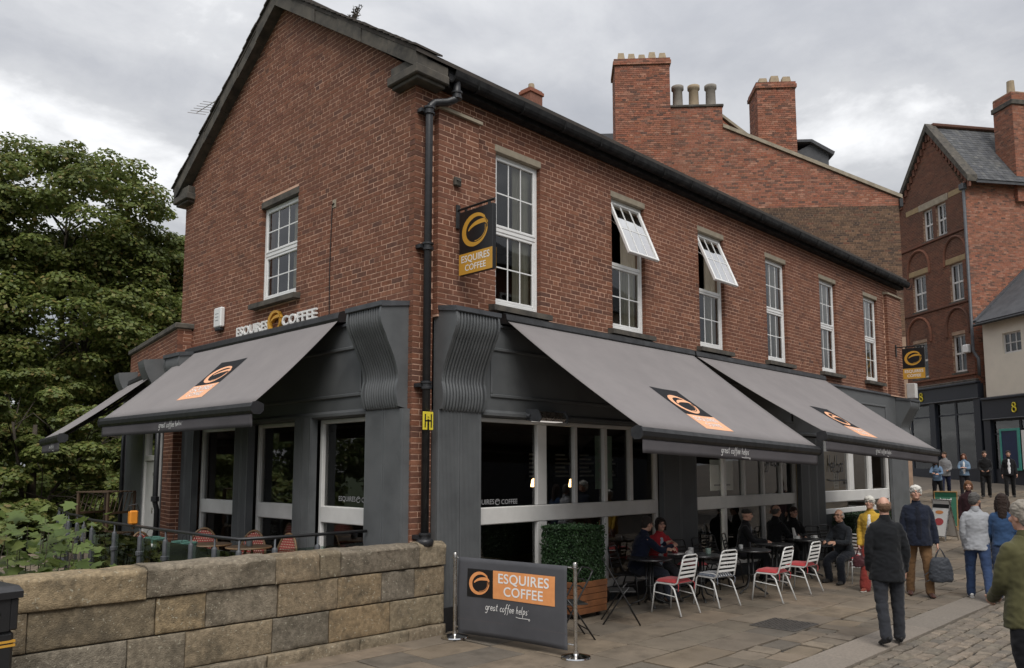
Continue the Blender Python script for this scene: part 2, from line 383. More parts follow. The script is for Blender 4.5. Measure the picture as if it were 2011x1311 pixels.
def wall_cells(mb, x0, x1, z0, z1, holes, y0, y1):
    """wall with openings as boxes: local x, y depth, z"""
    xs = sorted({x0, x1, *[min(max(h[0],x0),x1) for h in holes], *[min(max(h[1],x0),x1) for h in holes]})
    for a, b in zip(xs, xs[1:]):
        if b-a < 1e-6: continue
        hs = sorted([(h[2], h[3]) for h in holes if h[0] < (a+b)/2 < h[1]]); z = z0
        for c, d in hs:
            if c > z: mb.box(a, b, y0, y1, z, c)
            z = d
        if z < z1: mb.box(a, b, y0, y1, z, z1)
    return mb
ID = Matrix.Identity(4)
MGAB = Matrix.Translation((XG, 0, 0)) @ Matrix.Rotation(R(-90), 4, 'Z')     # local x = -Y, local y = into the building

cafe = thing('cafe_building', 'two storey red brick cafe with gable end, white windows and grey shopfront', 'building')
WX = [(1.15+2.785*i, 2.12+2.785*i) for i in range(6)]; WZ = (4.47, 6.77)
GW = (2.97, 4.15, 4.87, 6.49)
fr_holes = [(a, b, WZ[0]-.13, WZ[1]+.13) for a, b in WX]
# --- mortar backing
mb = MB(); h2 = [(a-.008, b+.008, WZ[0]-.02, WZ[1]+.12) for a, b in WX]
wall_cells(mb, XG, 17.7, 4.12, 7.4, h2, 0, .26)
mb.box(-.03, .71, -.1, -.0005, 4.12, 7.0); mb.box(16.56, 17.64, -.1, -.0005, 4.12, 7.02)
mb.box(XG, -.03, .001, .25, -.6, 4.119)
part('front_wall', mb, M['mortar'], cafe)
mb = MB(); wall_cells(mb, -7.25, -.27, 4.12, 7.48, [(-GW[1]-.008, -GW[0]+.008, GW[2]-.02, GW[3]+.12)], 0, .26)
mb.prism([(-7.25, 7.481), (-.0, 7.481), (-3.62, 10.04)], 0, .26, 'y').xf(MGAB)
mb.box(XG+.001, XG+.26, .2, .27, 4.12, 7.48)
mb.box(XG, XG+.26, 0.262, .30, -.6, 4.1)
part('gable_wall', mb, M['mortar'], cafe)
# --- bricks
L = []
def noskip(x, z): return (-.035 < x < .715 and z < 7.02) or (16.55 < x < 17.65 and z < 7.03)
L += brick_list((0,0,0), (1,0,0), (0,-1,0), 4.15, 7.36, lambda z: (XG-.008, 17.7), fr_holes, seed=1, skip=noskip)
L += brick_list((0,-.1,0), (1,0,0), (0,-1,0), 4.15, 7.0, lambda z: (-.035, .715), seed=2, depth=.08)
L += brick_list((0,-.1,0), (1,0,0), (0,-1,0), 4.15, 7.02, lambda z: (16.555, 17.645), seed=3, depth=.08)
L += brick_list((-.03,0,0), (0,1,0), (-1,0,0), 4.15, 7.0, lambda z: (-.1, 0), seed=4, depth=.03, pitch=.22)
L += brick_list((0,0,0), (1,0,0), (0,-1,0), .0, 4.15, lambda z: (XG-.008, -.03), seed=5)
def giv(z):
    lim = 3.625 if z < 7.48 else max(0.0, (10.04 - z)/.707)
    return (3.62-lim, 3.62+lim)
L += brick_list((XG,0,0), (0,1,0), (-1,0,0), 4.15, 10.0, giv, [(GW[0], GW[1], GW[2]-.14, GW[3]+.13)], seed=6)
L += brick_list((XG,0,0), (0,1,0), (-1,0,0), .0, 4.15, lambda z: (6.95, 7.25), seed=8)
L += brick_list((17.7,0,0), (0,1,0), (1,0,0), 4.15, 7.36, lambda z: (0, 7.2), seed=7, depth=.02)
lay_bricks(cafe, L, M['brick'], 300, shown=lambda c: c[2] > 4.5 and c[0] < 6)
mb = MB(); mb.box(17.45, 17.69, .27, 7.2, -.6, 7.48); part('end_wall', mb, M['mortar'], cafe)
mb = MB(); mb.box(XG, 17.69, 7.0, 7.25, -3.6, 7.46); part('rear_wall', mb, M['mortar'], cafe)
# --- pier caps, kneelers, verges, roof, gutter
for a, b, z in ((-.07, .75, 7.0), (16.52, 17.68, 7.02)):
    mb = MB(); mb.prism([(.0-.002, z), (-.15, z), (-.15, z+.045), (-.002, z+.09)], a, b, 'x'); part('pier_cap', mb, M['stone_light'], cafe)
for y0, y1, sgn in ((-.24, .42, 1), (6.84, 7.48, -1)):
    mb = MB(); mb.bbox(XG-.18, XG+.40, y0, y1, 7.31, 7.44, .015); mb.bbox(XG-.14, XG+.40, y0+.03, y1-.03, 7.435, 7.58, .012); mb.bbox(XG-.13, XG+.36, y0+.05, y1-.05, 7.26, 7.315, .01)
    part('kneeler_stone', mb, M['stone_trim'], cafe)
sl = .648; RZ = 10.15
def zr(y): return RZ - sl*abs(y-3.62)
for s in (1, -1):                                   # stone verges in lengths, one joint each
    n = 6; y_end = -.22 if s > 0 else 7.46
    for k in range(n):
        ya = 3.62 + (y_end-3.62)*k/n; yb = 3.62 + (y_end-3.62)*(k+1)/n - .008*(-1 if s < 0 else 1)*-1
        j = random.uniform(-.012, .012)
        mb = MB(); mb.prism([(ya, zr(ya)-.27), (yb, zr(yb)-.27), (yb, zr(yb)-.06), (ya, zr(ya)-.06)], XG-.17+j, XG+.02, 'x')
        part('verge_stone', mb, M['stone_trim'], cafe)
for s in (1, -1):
    y_end = -.24 if s > 0 else 7.5
    mb = MB(); mb.prism([(3.62, zr(3.62)-.058), (y_end, zr(y_end)-.058), (y_end, zr(y_end)+.0), (3.62, zr(3.62)+.0)], XG-.18, 17.9, 'x')
    roof = part('roof', mb, M['roof_tile'], cafe)
    # tile edges at the verge, a little uneven
    mb = MB(); n = 26
    for k in range(n):
        ya = 3.62+(y_end-3.62)*k/n; yb = 3.62+(y_end-3.62)*(k+1.12)/n
        o = random.uniform(0, .02); t = random.uniform(.02, .035)
        mb.prism([(ya, zr(ya)+.002), (yb, zr(yb)+.02), (yb, zr(yb)+.02+t), (ya, zr(ya)+.002+t)], XG-.20-o, XG+.25, 'x')
    tag(part('roof_tiles', mb, M['roof_tile'], roof), kind='stuff')
mb = MB(); mb.bbox(XG-.2, 17.9, 3.5, 3.74, RZ-.02, RZ+.07, .03); part('ridge_tile', mb, M['roof_tile'], cafe)
mb = MB(); mb.box(.07, 17.8, -.17, -.012, 7.33, 7.60); part('fascia_board', mb, M['gutter_black'], cafe)
gp = [(-.17 - .085 + .085*math.cos(a), 7.48 + .11*math.sin(a)) for a in np.linspace(math.pi, 2*math.pi, 9)]
gp = [(-.345, 7.52)] + gp + [(-.171, 7.52), (-.19, 7.52)] + [(-.17-.085+.068*math.cos(a), 7.485+.09*math.sin(a)) for a in np.linspace(2*math.pi, math.pi, 7)]
mb = MB(); mb.prism(gp, .07, 17.85, 'x'); part('gutter', mb, M['gutter_black'], cafe)
for k in range(20):
    x = .5 + k*.92; mb = MB(); mb.tube([(x, -.16, 7.46), (x, -.19, 7.375), (x, -.255, 7.352), (x, -.33, 7.385), (x, -.352, 7.5)], .012, 5)

    part('gutter_bracket', mb, M['gutter_black'], cafe)
# moss and a weed on the eaves
mb = MB()
for k in range(14):
    a = random.uniform(0, 6.28); h = random.uniform(.12, .34); r = random.uniform(.03, .13)
    mb.tube([(XG-.05, 1.42, zr(1.42)-.02), (XG-.05+r*.4*math.cos(a), 1.42+r*.4*math.sin(a), zr(1.42)-.02+h*.6), (XG-.05+r*math.cos(a), 1.42+r*math.sin(a), zr(1.42)-.02+h)], [.009, .007, .003], 4)
    for q in range(5):
        t = .4+.12*q; c = (XG-.05+r*t*math.cos(a), 1.42+r*t*math.sin(a), zr(1.42)-.02+h*t)
        mb.add([c, (c[0]+.05*math.cos(a+q), c[1]+.05*math.sin(a+q), c[2]+.02), (c[0]+.03*math.cos(a+q+.5), c[1]+.03*math.sin(a+q+.5), c[2]+.035)], [(0,1,2)])
tag(part('roof_weed', mb, M['bark']), 'small dry weed growing on the front verge of the cafe roof', 'weed')
# --- downpipe
dp = thing('downpipe', 'black cast iron drainpipe running down the corner of the brick cafe', 'drainpipe', (-.22, -.12, 1.1))
PX, PY = -.22, -.12
mb = MB(); mb.tube([(.16, -.25, 7.40), (.16, -.25, 7.22), (.13, -.24, 7.14), (.02, -.2, 7.08), (-.14, -.14, 7.04), (-.2, -.125, 6.98), (PX, PY, 6.88), (PX, PY, 1.22)], .052, 14)
part('pipe', mb, M['iron_black'], dp, True, loc=(.22, .12, -1.1))
for z in (7.2, 6.9, 5.02, 3.17, 1.22):
    c = (.16, -.25) if z == 7.2 else (PX, PY)
    mb = MB(); mb.lathe([(.055, -.05), (.072, -.045), (.072, -.02), (.064, -.012), (.064, .025), (.078, .03), (.078, .055), (.055, .06)], (c[0], c[1], z), 14)
    if z != 7.2: mb.box(c[0]-.115, c[0]+.115, c[1]+.02, c[1]+.12, z-.02, z+.03)
    autosmooth(part('collar', mb, M['iron_black'], dp, loc=(.22, .12, -1.1)))
mb = MB(); mb.lathe([(.07, 0), (.11, .02), (.12, .08), (.1, .1), (.06, .1)], (PX, PY, 1.1), 14); part('shoe', mb, M['iron_black'], dp, True, loc=(.22, .12, -1.1))
# --- upper windows
def upvc_window(M4, x0, x1, z0, z1, opening=0.0, lab=None):
    w = x1-x0; zm = z0+(z1-z0)*.50; fw_ = .045
    mb = MB(); mb.bbox(x0, x0+fw_, .07, .14, z0, z1, .006); mb.bbox(x1-fw_, x1, .07, .14, z0, z1, .006)
    mb.bbox(x0+fw_, x1-fw_, .07, .14, z0, z0+fw_+.02, .006); mb.bbox(x0+fw_, x1-fw_, .07, .14, z1-fw_, z1, .006); mb.bbox(x0+fw_, x1-fw_, .07, .14, zm-.03, zm+.03, .006)
    win = part('window', mb.xf(M4), M['upvc'], cafe)
    if lab: win['label'] = lab
    for i, (za, zb) in enumerate(((z0+fw_+.02, zm-.03), (zm+.03, z1-fw_))):
        sx0, sx1 = x0+fw_, x1-fw_; sf = .045
        T = M4
        if opening and i == 1:
            T = M4 @ Matrix.Translation((0, .075, zb)) @ Matrix.Rotation(R(-opening), 4, 'X') @ Matrix.Translation((0, -.075, -zb))
        y0, y1 = (.062, .12) if i == 1 else (.078, .13)
        mb = MB(); mb.bbox(sx0, sx0+sf, y0, y1, za, zb, .008); mb.bbox(sx1-sf, sx1, y0, y1, za, zb, .008)
        mb.bbox(sx0+sf, sx1-sf, y0, y1, za, za+sf, .008); mb.bbox(sx0+sf, sx1-sf, y0, y1, zb-sf, zb, .008)
        part('sash', mb.xf(T), M['upvc'], win)
        gx0, gx1, gz0, gz1 = sx0+sf, sx1-sf, za+sf, zb-sf
        for k in range(3):
            mb = MB(); b = .0095
            if k < 2: xx = gx0+(gx1-gx0)*(k+1)/3; mb.box(xx-b, xx+b, y0+.021, y0+.035, gz0, gz1)
            else: zc = (gz0+gz1)/2; mb.box(gx0, gx1, y0+.023, y0+.033, zc-b, zc+b)
            part('glazing_bar', mb.xf(T), M['upvc'], win)
        for a in range(3):
            for b in range(2):
                px0 = gx0+(gx1-gx0)*a/3; px1 = gx0+(gx1-gx0)*(a+1)/3; pz0 = gz0+(gz1-gz0)*b/2; pz1 = gz0+(gz1-gz0)*(b+1)/2
                mb = MB(); mb.add([(px0,y0+.028,pz0),(px1,y0+.028,pz0),(px1,y0+.028,pz1),(px0,y0+.028,pz1)], [(0,1,2,3)])
                me = mb.xf(T).mesh('pane'); link('pane', me, M['glass_coated' if opening and i == 1 else 'glass'], win)
    mb = MB(); mb.bbox(x0-.02, x1+.02, -.012, .2, z1, z1+.11, .008); part('lintel', mb.xf(M4), M['stone_light' if M4 is ID else 'stone_trim'], win)
    mb = MB(); mb.prism([(-.13, z0-.115), (.2, z0-.115), (.2, z0-.005), (.07, z0-.01), (-.13, z0-.035)], x0-.14, x1+.14, 'x'); part('sill', mb.xf(M4), M['stone_trim'], win)
    # curtain hanging inside
    def cur(a0, a1, yy, za, zb, seed):
        rr = random.Random(seed); ph = rr.uniform(0, 6)
        mb = MB(); mb.grid(lambda u, v: (a0+(a1-a0)*u, yy+.02*math.sin(u*(a1-a0)*70+ph)+.008*math.sin(u*40), za+(zb-za)*v), int(40*(a1-a0)/.5)+8, 3)
        part('curtain', mb.xf(M4), M['curtain'], win, True)
    return win, cur
labs = ['', 'white window with its upper sash tilted open above the first awning', 'white window with its upper sash tilted open, nearer the pair of awnings', '', '', '']
for i, (a, b) in enumerate(WX):
    win, cur = upvc_window(ID, a, b, WZ[0], WZ[1], 23.0 if i in (1, 2) else 0, labs[i])
    cur(a+.54, b-.005, .205, 4.46, 6.86, i)
    if i >= 3: cur(a+.005, a+.38, .205, 4.46, 6.86, i+20)
    if i in (1, 2):
        mb = MB(); mb.tube([(a+.07, .1, WZ[1]-.35), (a+.07, -.12, WZ[1]-.55)], .008, 5); mb.tube([(b-.07, .1, WZ[1]-.35), (b-.07, -.12, WZ[1]-.55)], .008, 5)
        part('stay', mb, M['steel'], win)
win, cur = upvc_window(MGAB, -GW[1], -GW[0], GW[2], GW[3], 0, 'white six over six window in the gable wall')
cur(-3.42, -2.98, .205, 4.86, 6.58, 44)
# --- inside: floors, ceilings, inner walls
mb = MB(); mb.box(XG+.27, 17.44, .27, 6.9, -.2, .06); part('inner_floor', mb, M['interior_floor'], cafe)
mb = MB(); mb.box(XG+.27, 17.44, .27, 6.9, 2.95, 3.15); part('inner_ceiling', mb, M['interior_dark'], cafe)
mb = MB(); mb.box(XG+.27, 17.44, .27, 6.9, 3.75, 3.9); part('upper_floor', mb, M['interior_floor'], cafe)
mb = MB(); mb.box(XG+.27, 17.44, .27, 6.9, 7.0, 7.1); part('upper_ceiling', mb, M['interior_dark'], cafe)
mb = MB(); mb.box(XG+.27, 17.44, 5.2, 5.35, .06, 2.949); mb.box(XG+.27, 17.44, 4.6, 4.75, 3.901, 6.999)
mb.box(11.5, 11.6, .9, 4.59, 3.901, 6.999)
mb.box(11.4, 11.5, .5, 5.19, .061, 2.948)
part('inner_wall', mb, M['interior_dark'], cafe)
mb = MB(); mb.box(12.0, 17.3, 1.3, 1.4, .061, 2.948); part('ochre_inner_wall', mb, M['wall_ochre'], cafe)
for (x, y, z) in [(1.6,.9,6.99),(1.9,2.2,6.99),(1.4,3.2,6.99),(2.3,1.6,6.99),(4.3,1.0,6.99),(4.6,2.0,6.99),(7.1,1.2,6.99),(9.8,1.4,6.99),(2.9,.7,2.94),(4.4,.75,2.94),(7.0,.7,2.94),(9.0,.9,2.94),(13.4,.8,2.94),(15.2,.8,2.94)]:
    mb = MB(); mb.lathe([(.0, -.012), (.055, -.012), (.062, -.004), (.062, 0)], (x, y, z), 14); part('downlight', mb, M['lamp_white'], cafe)

# --- shopfront: pilasters, corbels, fascia, windows
def pilaster(M4, x0, x1, z0, z1, d=.12, boards=2, mat='paint_grey'):
    mb = MB(); mb.box(x0, x1, -d+.02, .0, z0, z1); pil = part('pilaster', mb.xf(M4), M[mat], cafe)
    w = (x1-x0)/boards
    for k in range(boards):
        a, b = x0+k*w+.004, x0+(k+1)*w-.004
        n = max(5, int((b-a)/.026)); prof = [(a, -d+.019), (a, -d), (a+.03, -d)]
        g = (b-a-.06)/n
        for i in range(n):
            s = a+.03+i*g; prof += [(s+g*.15, -d), (s+g*.25, -d+.008), (s+g*.5, -d+.008), (s+g*.6, -d)]
        prof += [(b, -d), (b, -d+.019)]
        mb = MB(); mb.prism(prof, z0+.0, z1-.0, 'z'); part('fluted_board', mb.xf(M4), M[mat], pil)
    return pil
def corbel(M4, x0, x1, zt, zb, dt=.42, db=.15, name='corbel'):
    """console bracket: fluted S-curve front between flat cheeks"""
    n = 26; H = zt-zb
    def dep(t):  # t 0 top .. 1 bottom
        s = .5+.5*math.cos(math.pi*min(max((t-.12)/.62, 0), 1)); b = .03*math.sin(math.pi*min(t/.3, 1)) if t < .3 else 0
        e = .035*math.sin(math.pi*min(max((t-.72)/.28, 0), 1))
        return db+(dt-db)*s+b+e
    prof = [(0, zb)]+[(-dep(t)+.03, zt-H*t) for t in np.linspace(1, 0, n+1)]+[(0, zt)]
    mb = MB(); mb.prism([(p[0], p[1]) for p in prof], x0+.004, x1-.004, 'x'); c = part(name, mb.xf(M4), M['paint_grey'], cafe)
    for a, b in ((x0, x0+.035), (x1-.035, x1)):
        pr2 = [(0, zb-.03)]+[(-dep(t)-.012, zt-H*t) for t in np.linspace(1, 0, n+1)]+[(0, zt+.0)]
        mb = MB(); mb.prism(pr2, a, b, 'x'); part('cheek', mb.xf(M4), M['paint_grey'], c)
    nf = 13; g = (x1-x0-.08)/nf
    for i in range(nf):
        xc = x0+.04+g*(i+.5)
        mb = MB(); mb.tube([(xc, -dep(t)+.022, zt-H*t) for t in np.linspace(0.02, 1, 22)]+[(xc, -dep(1)+.06, zb-.028)], g*.40, 8)
        part('flute', mb.xf(M4), M['paint_grey'], c, True)
    mb = MB(); mb.prism([(0.0, zt+.0), (-dt-.03, zt-.07), (-dt-.045, zt-.06), (-dt-.045, zt+.0), (0, zt+.06)], x0-.02, x1+.02, 'x'); part('lead_cap', mb.xf(M4), M['lead'], c)
    return c
Z0 = 0.0
pilaster(ID, -.02, .77, Z0+.3, 2.87); corbel(ID, 0.0, .80, 4.22, 2.88)
pilaster(MGAB, -.86, -.03, -.4, 2.87); corbel(MGAB, -.86, -.08, 4.24, 2.9)
mb = MB(); mb.box(-.04, .79, -.15, -.02, -.1, .3); part('plinth', mb, M['paint_black'], cafe)
pilaster(ID, 5.22, 6.32, Z0, 2.8, .1, 2, 'paint_grey'); pilaster(ID, 10.7, 11.95, Z0, 2.8, .1, 3, 'paint_grey'); 
mb = MB(); mb.box(16.42, 17.7, -.08, 0, 0, 2.85); part('pilaster', mb, M['paint_grey'], cafe)
corbel(ID, 17.0, 17.75, 4.05, 2.9)
pilaster(MGAB, -2.70, -2.24, -.4, 2.85, .12, 2); pilaster(MGAB, -4.62, -4.14, -.4, 2.85, .12, 2); pilaster(MGAB, -6.85, -6.22, -.4, 2.85, .12, 2)
corbel(MGAB, -6.88, -6.2, 4.2, 2.95)
# fascia with raised panels
def fascia(M4, x0, x1, z0, z1, panels, d=.05):
    mb = MB(); mb.box(x0, x1, -d, .25, z0, z1); f = part('fascia', mb.xf(M4), M['paint_grey'], cafe)
    mb = MB(); mb.prism([(-d, z0-.0), (-d-.06, z0+.02), (-d-.06, z0+.06), (-d-.02, z0+.09), (-d, z0+.1)], x0, x1, 'x'); part('moulding', mb.xf(M4), M['paint_grey'], f)
    for a, b in panels:
        mb = MB(); c, e = z0+.28, z1-.3
        for (q, r, s, t) in ((a, b, c, c+.05), (a, b, e-.05, e), (a, a+.05, c+.05, e-.05), (b-.05, b, c+.05, e-.05)): mb.bbox(q, r, -d-.025, -d+.0, s, t, .01)
        part('panel_frame', mb.xf(M4), M['paint_grey'], f)
    return f
fascia(ID, .8, 16.98, 2.82, 4.12, [(1.0, 5.0), (6.5, 10.5), (12.2, 16.2)])
fascia(MGAB, -6.19, -.87, 2.82, 4.12, [(-6.0, -4.3), (-4.1, -1.05)])
mb = MB(); mb.prism([(-.002, 4.12), (-.09, 4.12), (-.09, 4.15), (-.002, 4.2)], .82, 17.72, 'x'); part('lead_flashing', mb, M['lead'], cafe)
mb = MB(); mb.prism([(-.002, 4.12), (-.09, 4.12), (-.09, 4.15), (-.002, 4.2)], -6.19, -.87, 'x'); part('lead_flashing', mb.xf(MGAB), M['lead'], cafe)
def shop_window(M4, x0, x1, mull, low_mull, z0=.18, z1=2.815, rail=(1.31, 1.55), mat='paint_white', yf=.0):
    mb = MB(); fw_ = .07; y0, y1 = yf+.02, yf+.11
    mb.bbox(x0, x0+fw_, y0, y1, z0, z1, .008); mb.bbox(x1-fw_, x1, y0, y1, z0, z1, .008)
    mb.bbox(x0+fw_, x1-fw_, y0, y1, z1-.06, z1, .008); mb.bbox(x0+fw_, x1-fw_, y0, y1, z0, z0+.12, .008)
    w = part('shop_window', mb.xf(M4), M[mat], cafe)
    mb = MB(); mb.bbox(x0+fw_, x1-fw_, y0-.012, y1, rail[0], rail[1], .012); part('rail', mb.xf(M4), M[mat], w)
    for (a, b) in mull:
        mb = MB(); mb.bbox(a, b, y0-.004, y1-.01, rail[1]+.001, z1-.061, .01)
        part('mullion', mb.xf(M4), M[mat], w)
    for (a, b) in low_mull:
        mb = MB(); mb.bbox(a, b, y0-.004, y1-.01, z0+.121, rail[0]-.001, .01); part('mullion', mb.xf(M4), M[mat], w)
    def panes(ms, za, zb):
        xs = [x0+fw_]+[v for m in sorted(ms) for v in m]+[x1-fw_]
        for k in range(0, len(xs), 2):
            mb = MB(); yy = (y0+y1)/2+.01; mb.add([(xs[k],yy,za),(xs[k+1],yy,za),(xs[k+1],yy,zb),(xs[k],yy,zb)], [(0,1,2,3)]); link('pane', mb.xf(M4).mesh('pane'), M['glass_dark'], w)
    panes(mull, rail[1], z1-.06); panes(low_mull, z0+.12, rail[0])
    return w
shop_window(ID, .78, 5.22, [(2.06,2.27),(2.92,3.0),(3.68,3.77),(4.39,4.48)], [(2.06,2.27),(3.68,3.77)])
shop_window(ID, 6.32, 10.7, [(7.5,7.6),(8.3,8.38),(9.12,9.2),(9.95,10.03)], [(7.5,7.6),(9.12,9.2)])
shop_window(ID, 11.95, 16.42, [(13.7,13.98),(15.0,15.2)], [], z0=1.0, rail=(1.28, 1.55))
mb = MB(); mb.box(11.95, 16.42, .03, .2, -.1, .999); part('stall_riser', mb, M['paint_grey_dark'], cafe)
mb = MB(); mb.box(.78, 16.0, .02, .25, -.3, .18); part('stall_riser', mb, M['paint_grey_dark'], cafe)
for a, b in ((-2.24, -.84), (-4.14, -2.68), (-6.24, -4.6)): shop_window(MGAB, a, b, [], [], z0=.1, yf=.03)
mb = MB(); mb.box(-6.9, -.1, .03, .25, -3.6, .1); part('stall_riser', mb.xf(MGAB), M['paint_grey_dark'], cafe)
# patio heater on the fascia
ht = thing('patio_heater', 'grey infrared heater mounted under the first front awning', 'heater', (2.05, -.06, 2.86))
mb = MB(); mb.prism([(-.02, -.03), (-.24, -.07), (-.27, -.03), (-.22, .07), (-.05, .08)], -.3, .3, 'x'); part('housing', mb, M['steel'], ht)
mb = MB(); mb.box(-.27, .27, -.2, -.06, -.075, -.066); part('grille', mb, M['heater_glow'], ht)
for x in (-.31, .31): mb = MB(); mb.prism([(0, -.06), (-.26, -.09), (-.3, -.03), (-.24, .09), (0, .11)], x-.012, x+.012, 'x'); part('end_cap', mb, M['lead'], ht)
mb = MB(); mb.tube([(-.36, 0, .02), (-.34, -.1, 0)], .03, 8); part('bracket', mb, M['lead'], ht)
# --- things seen inside the ground floor
so = thing('sofa', 'brown leather sofa seen low through the first shop window', 'sofa', (1.4, 1.3, .06))
mb = MB(); mb.bbox(-.7, .75, -.35, .4, .12, .45, .06); part('seat', mb, M['sofa'], so)
mb = MB(); mb.bbox(-.7, .75, .2, .45, .4, .85, .07); part('backrest', mb, M['sofa'], so)
for x in (-.8, .75): mb = MB(); mb.bbox(x-.1, x+.12, -.38, .45, .1, .62, .06); part('armrest', mb, M['sofa'], so)
def poster(name, lab, x, y, z, w, h, c, cat='poster', stripes=4, col2='grey_print'):
    t = thing(name, lab, cat, (x, y, z)); mb = MB(); mb.box(-w/2, w/2, -.004, .004, 0, h); part('board', mb, M[c], t)
    for k in range(stripes):
        zz_ = h*(.15+.7*k/max(1, stripes)); mb = MB(); mb.box(-w*.36, w*(.36-.12*(k % 3)), -.0075, -.005, zz_, zz_+h*.05); part('printed_line', mb, M[col2], t)
    return t
poster('poster', 'tall pale poster inside the first shop window', 4.05, .32, 1.75, .46, .9, 'ceramic_green')
poster('poster', 'white double sheet hanging inside the second shop window', 7.95, .32, 1.65, .9, .62, 'sign_white', stripes=1)
poster('notice', 'white notice stuck inside the third shop window corner', 13.5, .28, 1.58, .3, .42, 'sign_white')
poster('notice', 'small white card in the third shop window beside its end post', 15.75, .28, 1.58, .36, .36, 'sign_white', stripes=3)
fr = thing('drinks_fridge', 'lit glass fronted drinks fridge behind the second shop window', 'fridge', (6.95, .9, .06))
mb = MB(); mb.box(-.45, -.41, -.3, .3, 0, 2.0); mb.box(.41, .45, -.3, .3, 0, 2.0); mb.box(-.41, .41, .26, .3, 0, 2.0); mb.box(-.41, .41, -.3, .259, 2.0, 2.15); mb.box(-.41, .41, -.3, .259, 0, .12); part('cabinet', mb, M['interior_dark'], fr)
for k in range(5): mb = MB(); mb.box(-.408, .408, -.26, .255, .3+k*.36, .315+k*.36); part('shelf', mb, M['steel'], fr)
mb = MB(); mb.box(.36, .385, -.28, -.25, .3, 1.98); part('light_strip', mb, M['lamp_white'], fr)
k = 0
for s in range(5):
    for b in range(7):
        k += 1
        c = ('sign_gold', 'cushion_red', 'ceramic_green', 'sign_white', 'logo_orange')[(b+s) % 5]
        mb = MB(); mb.lathe([(.03,0),(.032,.01),(.032,.15),(.014,.2),(.014,.235),(0.001,.236)], (-.34+b*.105, -.2, .316+s*.36), 8); part('bottle', mb, M[c], fr)
for x, y, z, lab in ((4.75, 1.6, 1.75, 'warm glowing pendant lamp behind the end of the first window'), (4.35, 2.2, 1.75, 'second warm pendant lamp, deeper inside the cafe')):
    t = thing('pendant_lamp', lab, 'lamp', (x, y, z), group='pendant lamps')
    mb = MB(); mb.lathe([(.02,.16),(.06,.14),(.085,.02),(.08,.0),(.0,.0)], (0,0,0), 12); part('lamp_shade', mb, M['lamp_warm'], t, True)
    mb = MB(); mb.tube([(0,0,.15),(0,0,2.95-z)], .006, 5); part('cord', mb, M['black_metal'], t)
ct = thing('service_counter', 'dark service counter standing inside the cafe', 'counter', (8.9, 3.2, .06))
mb = MB(); mb.bbox(-2.2, 2.2, -.3, .3, 0, 1.02, .02); part('front_panel', mb, M['wood_dark'], ct); mb = MB(); mb.bbox(-2.25, 2.25, -.36, .34, 1.02, 1.07, .01); part('worktop', mb, M['interior_wall'], ct)
mb = MB()
for k in range(4):
    mn = poster('menu_board', ['menu board leftmost above the service counter', 'second menu board from the left above the service counter', 'third menu board from the left above the service counter', 'rightmost menu board above the service counter'][k], 7.6+k*.95, 5.15, 1.75, .8, .9, 'sign_black', 'menu', 6, 'sign_white')

ta = thing('tv_aerial', 'small television aerial showing beyond the left slope of the gable', 'aerial', (.3, 7.2, 7.8))
mb = MB(); mb.tube([(0,0,-.1),(0,0,2.0)], .014, 6); part('mast', mb, M['steel'], ta)
mb = MB(); mb.tube([(0,-.05,1.98),(0,1.3,2.04)], .010, 5); part('boom', mb, M['steel'], ta)
for k in range(6): mb = MB(); mb.tube([(-.2,.55+.15*k,1.98),(.2,.55+.15*k,2.06)], .007, 4); part('element', mb, M['steel'], ta)
# ================================================================ lettering and marks
_TG = {}
def text_geo(*a, **k):
    key = (a, tuple(sorted(k.items())))
    if key not in _TG: _TG[key] = text_geo_(*a, **k)
    v, f = _TG[key]; return list(v), list(f)
def text_geo_(s, size=1.0, bold=0.0, spacing=1.0, extrude=0.0, res=3):
    cu = bpy.data.curves.new('tmp', 'FONT'); cu.body = s; cu.size = size; cu.offset = bold; cu.space_character = spacing; cu.extrude = extrude
    cu.resolution_u = res; cu.fill_mode = 'BOTH' if extrude else 'FRONT'
    o = bpy.data.objects.new('tmp', cu); COL.objects.link(o)
    dg = bpy.context.evaluated_depsgraph_get(); dg.update()
    me = bpy.data.meshes.new_from_object(o.evaluated_get(dg))
    v = [tuple(p.co) for p in me.vertices]; f = [tuple(p.vertices) for p in me.polygons]
    bpy.data.objects.remove(o); bpy.data.curves.remove(cu); bpy.data.meshes.remove(me)
    return v, f
def fit(geo, w, h=None):
    """centre a 2-D text at the origin and scale it to width w (and height h)"""
    v, f = geo; xs = [p[0] for p in v]; ys = [p[1] for p in v]
    sx = w/(max(xs)-min(xs)); sy = h/(max(ys)-min(ys)) if h else sx
    return [((p[0]-(max(xs)+min(xs))/2)*sx, (p[1]-(max(ys)+min(ys))/2)*sy, p[2]) for p in v], f
def strip2d(pts, ws):
    v = []; f = []
    for i, p in enumerate(pts):
        a = pts[max(i-1, 0)]; b = pts[min(i+1, len(pts)-1)]; dx, dy = b[0]-a[0], b[1]-a[1]; l = math.hypot(dx, dy) or 1
        nx, ny = -dy/l, dx/l; w = ws[i]/2
        v += [(p[0]+nx*w, p[1]+ny*w, 0), (p[0]-nx*w, p[1]-ny*w, 0)]
    for i in range(len(pts)-1): f.append((2*i, 2*i+1, 2*i+3, 2*i+2))
    return v, f
def join(*gs):
    v = []; f = []
    for a, b in gs:
        o = len(v); v += a; f += [tuple(i+o for i in q) for q in b]
    return v, f
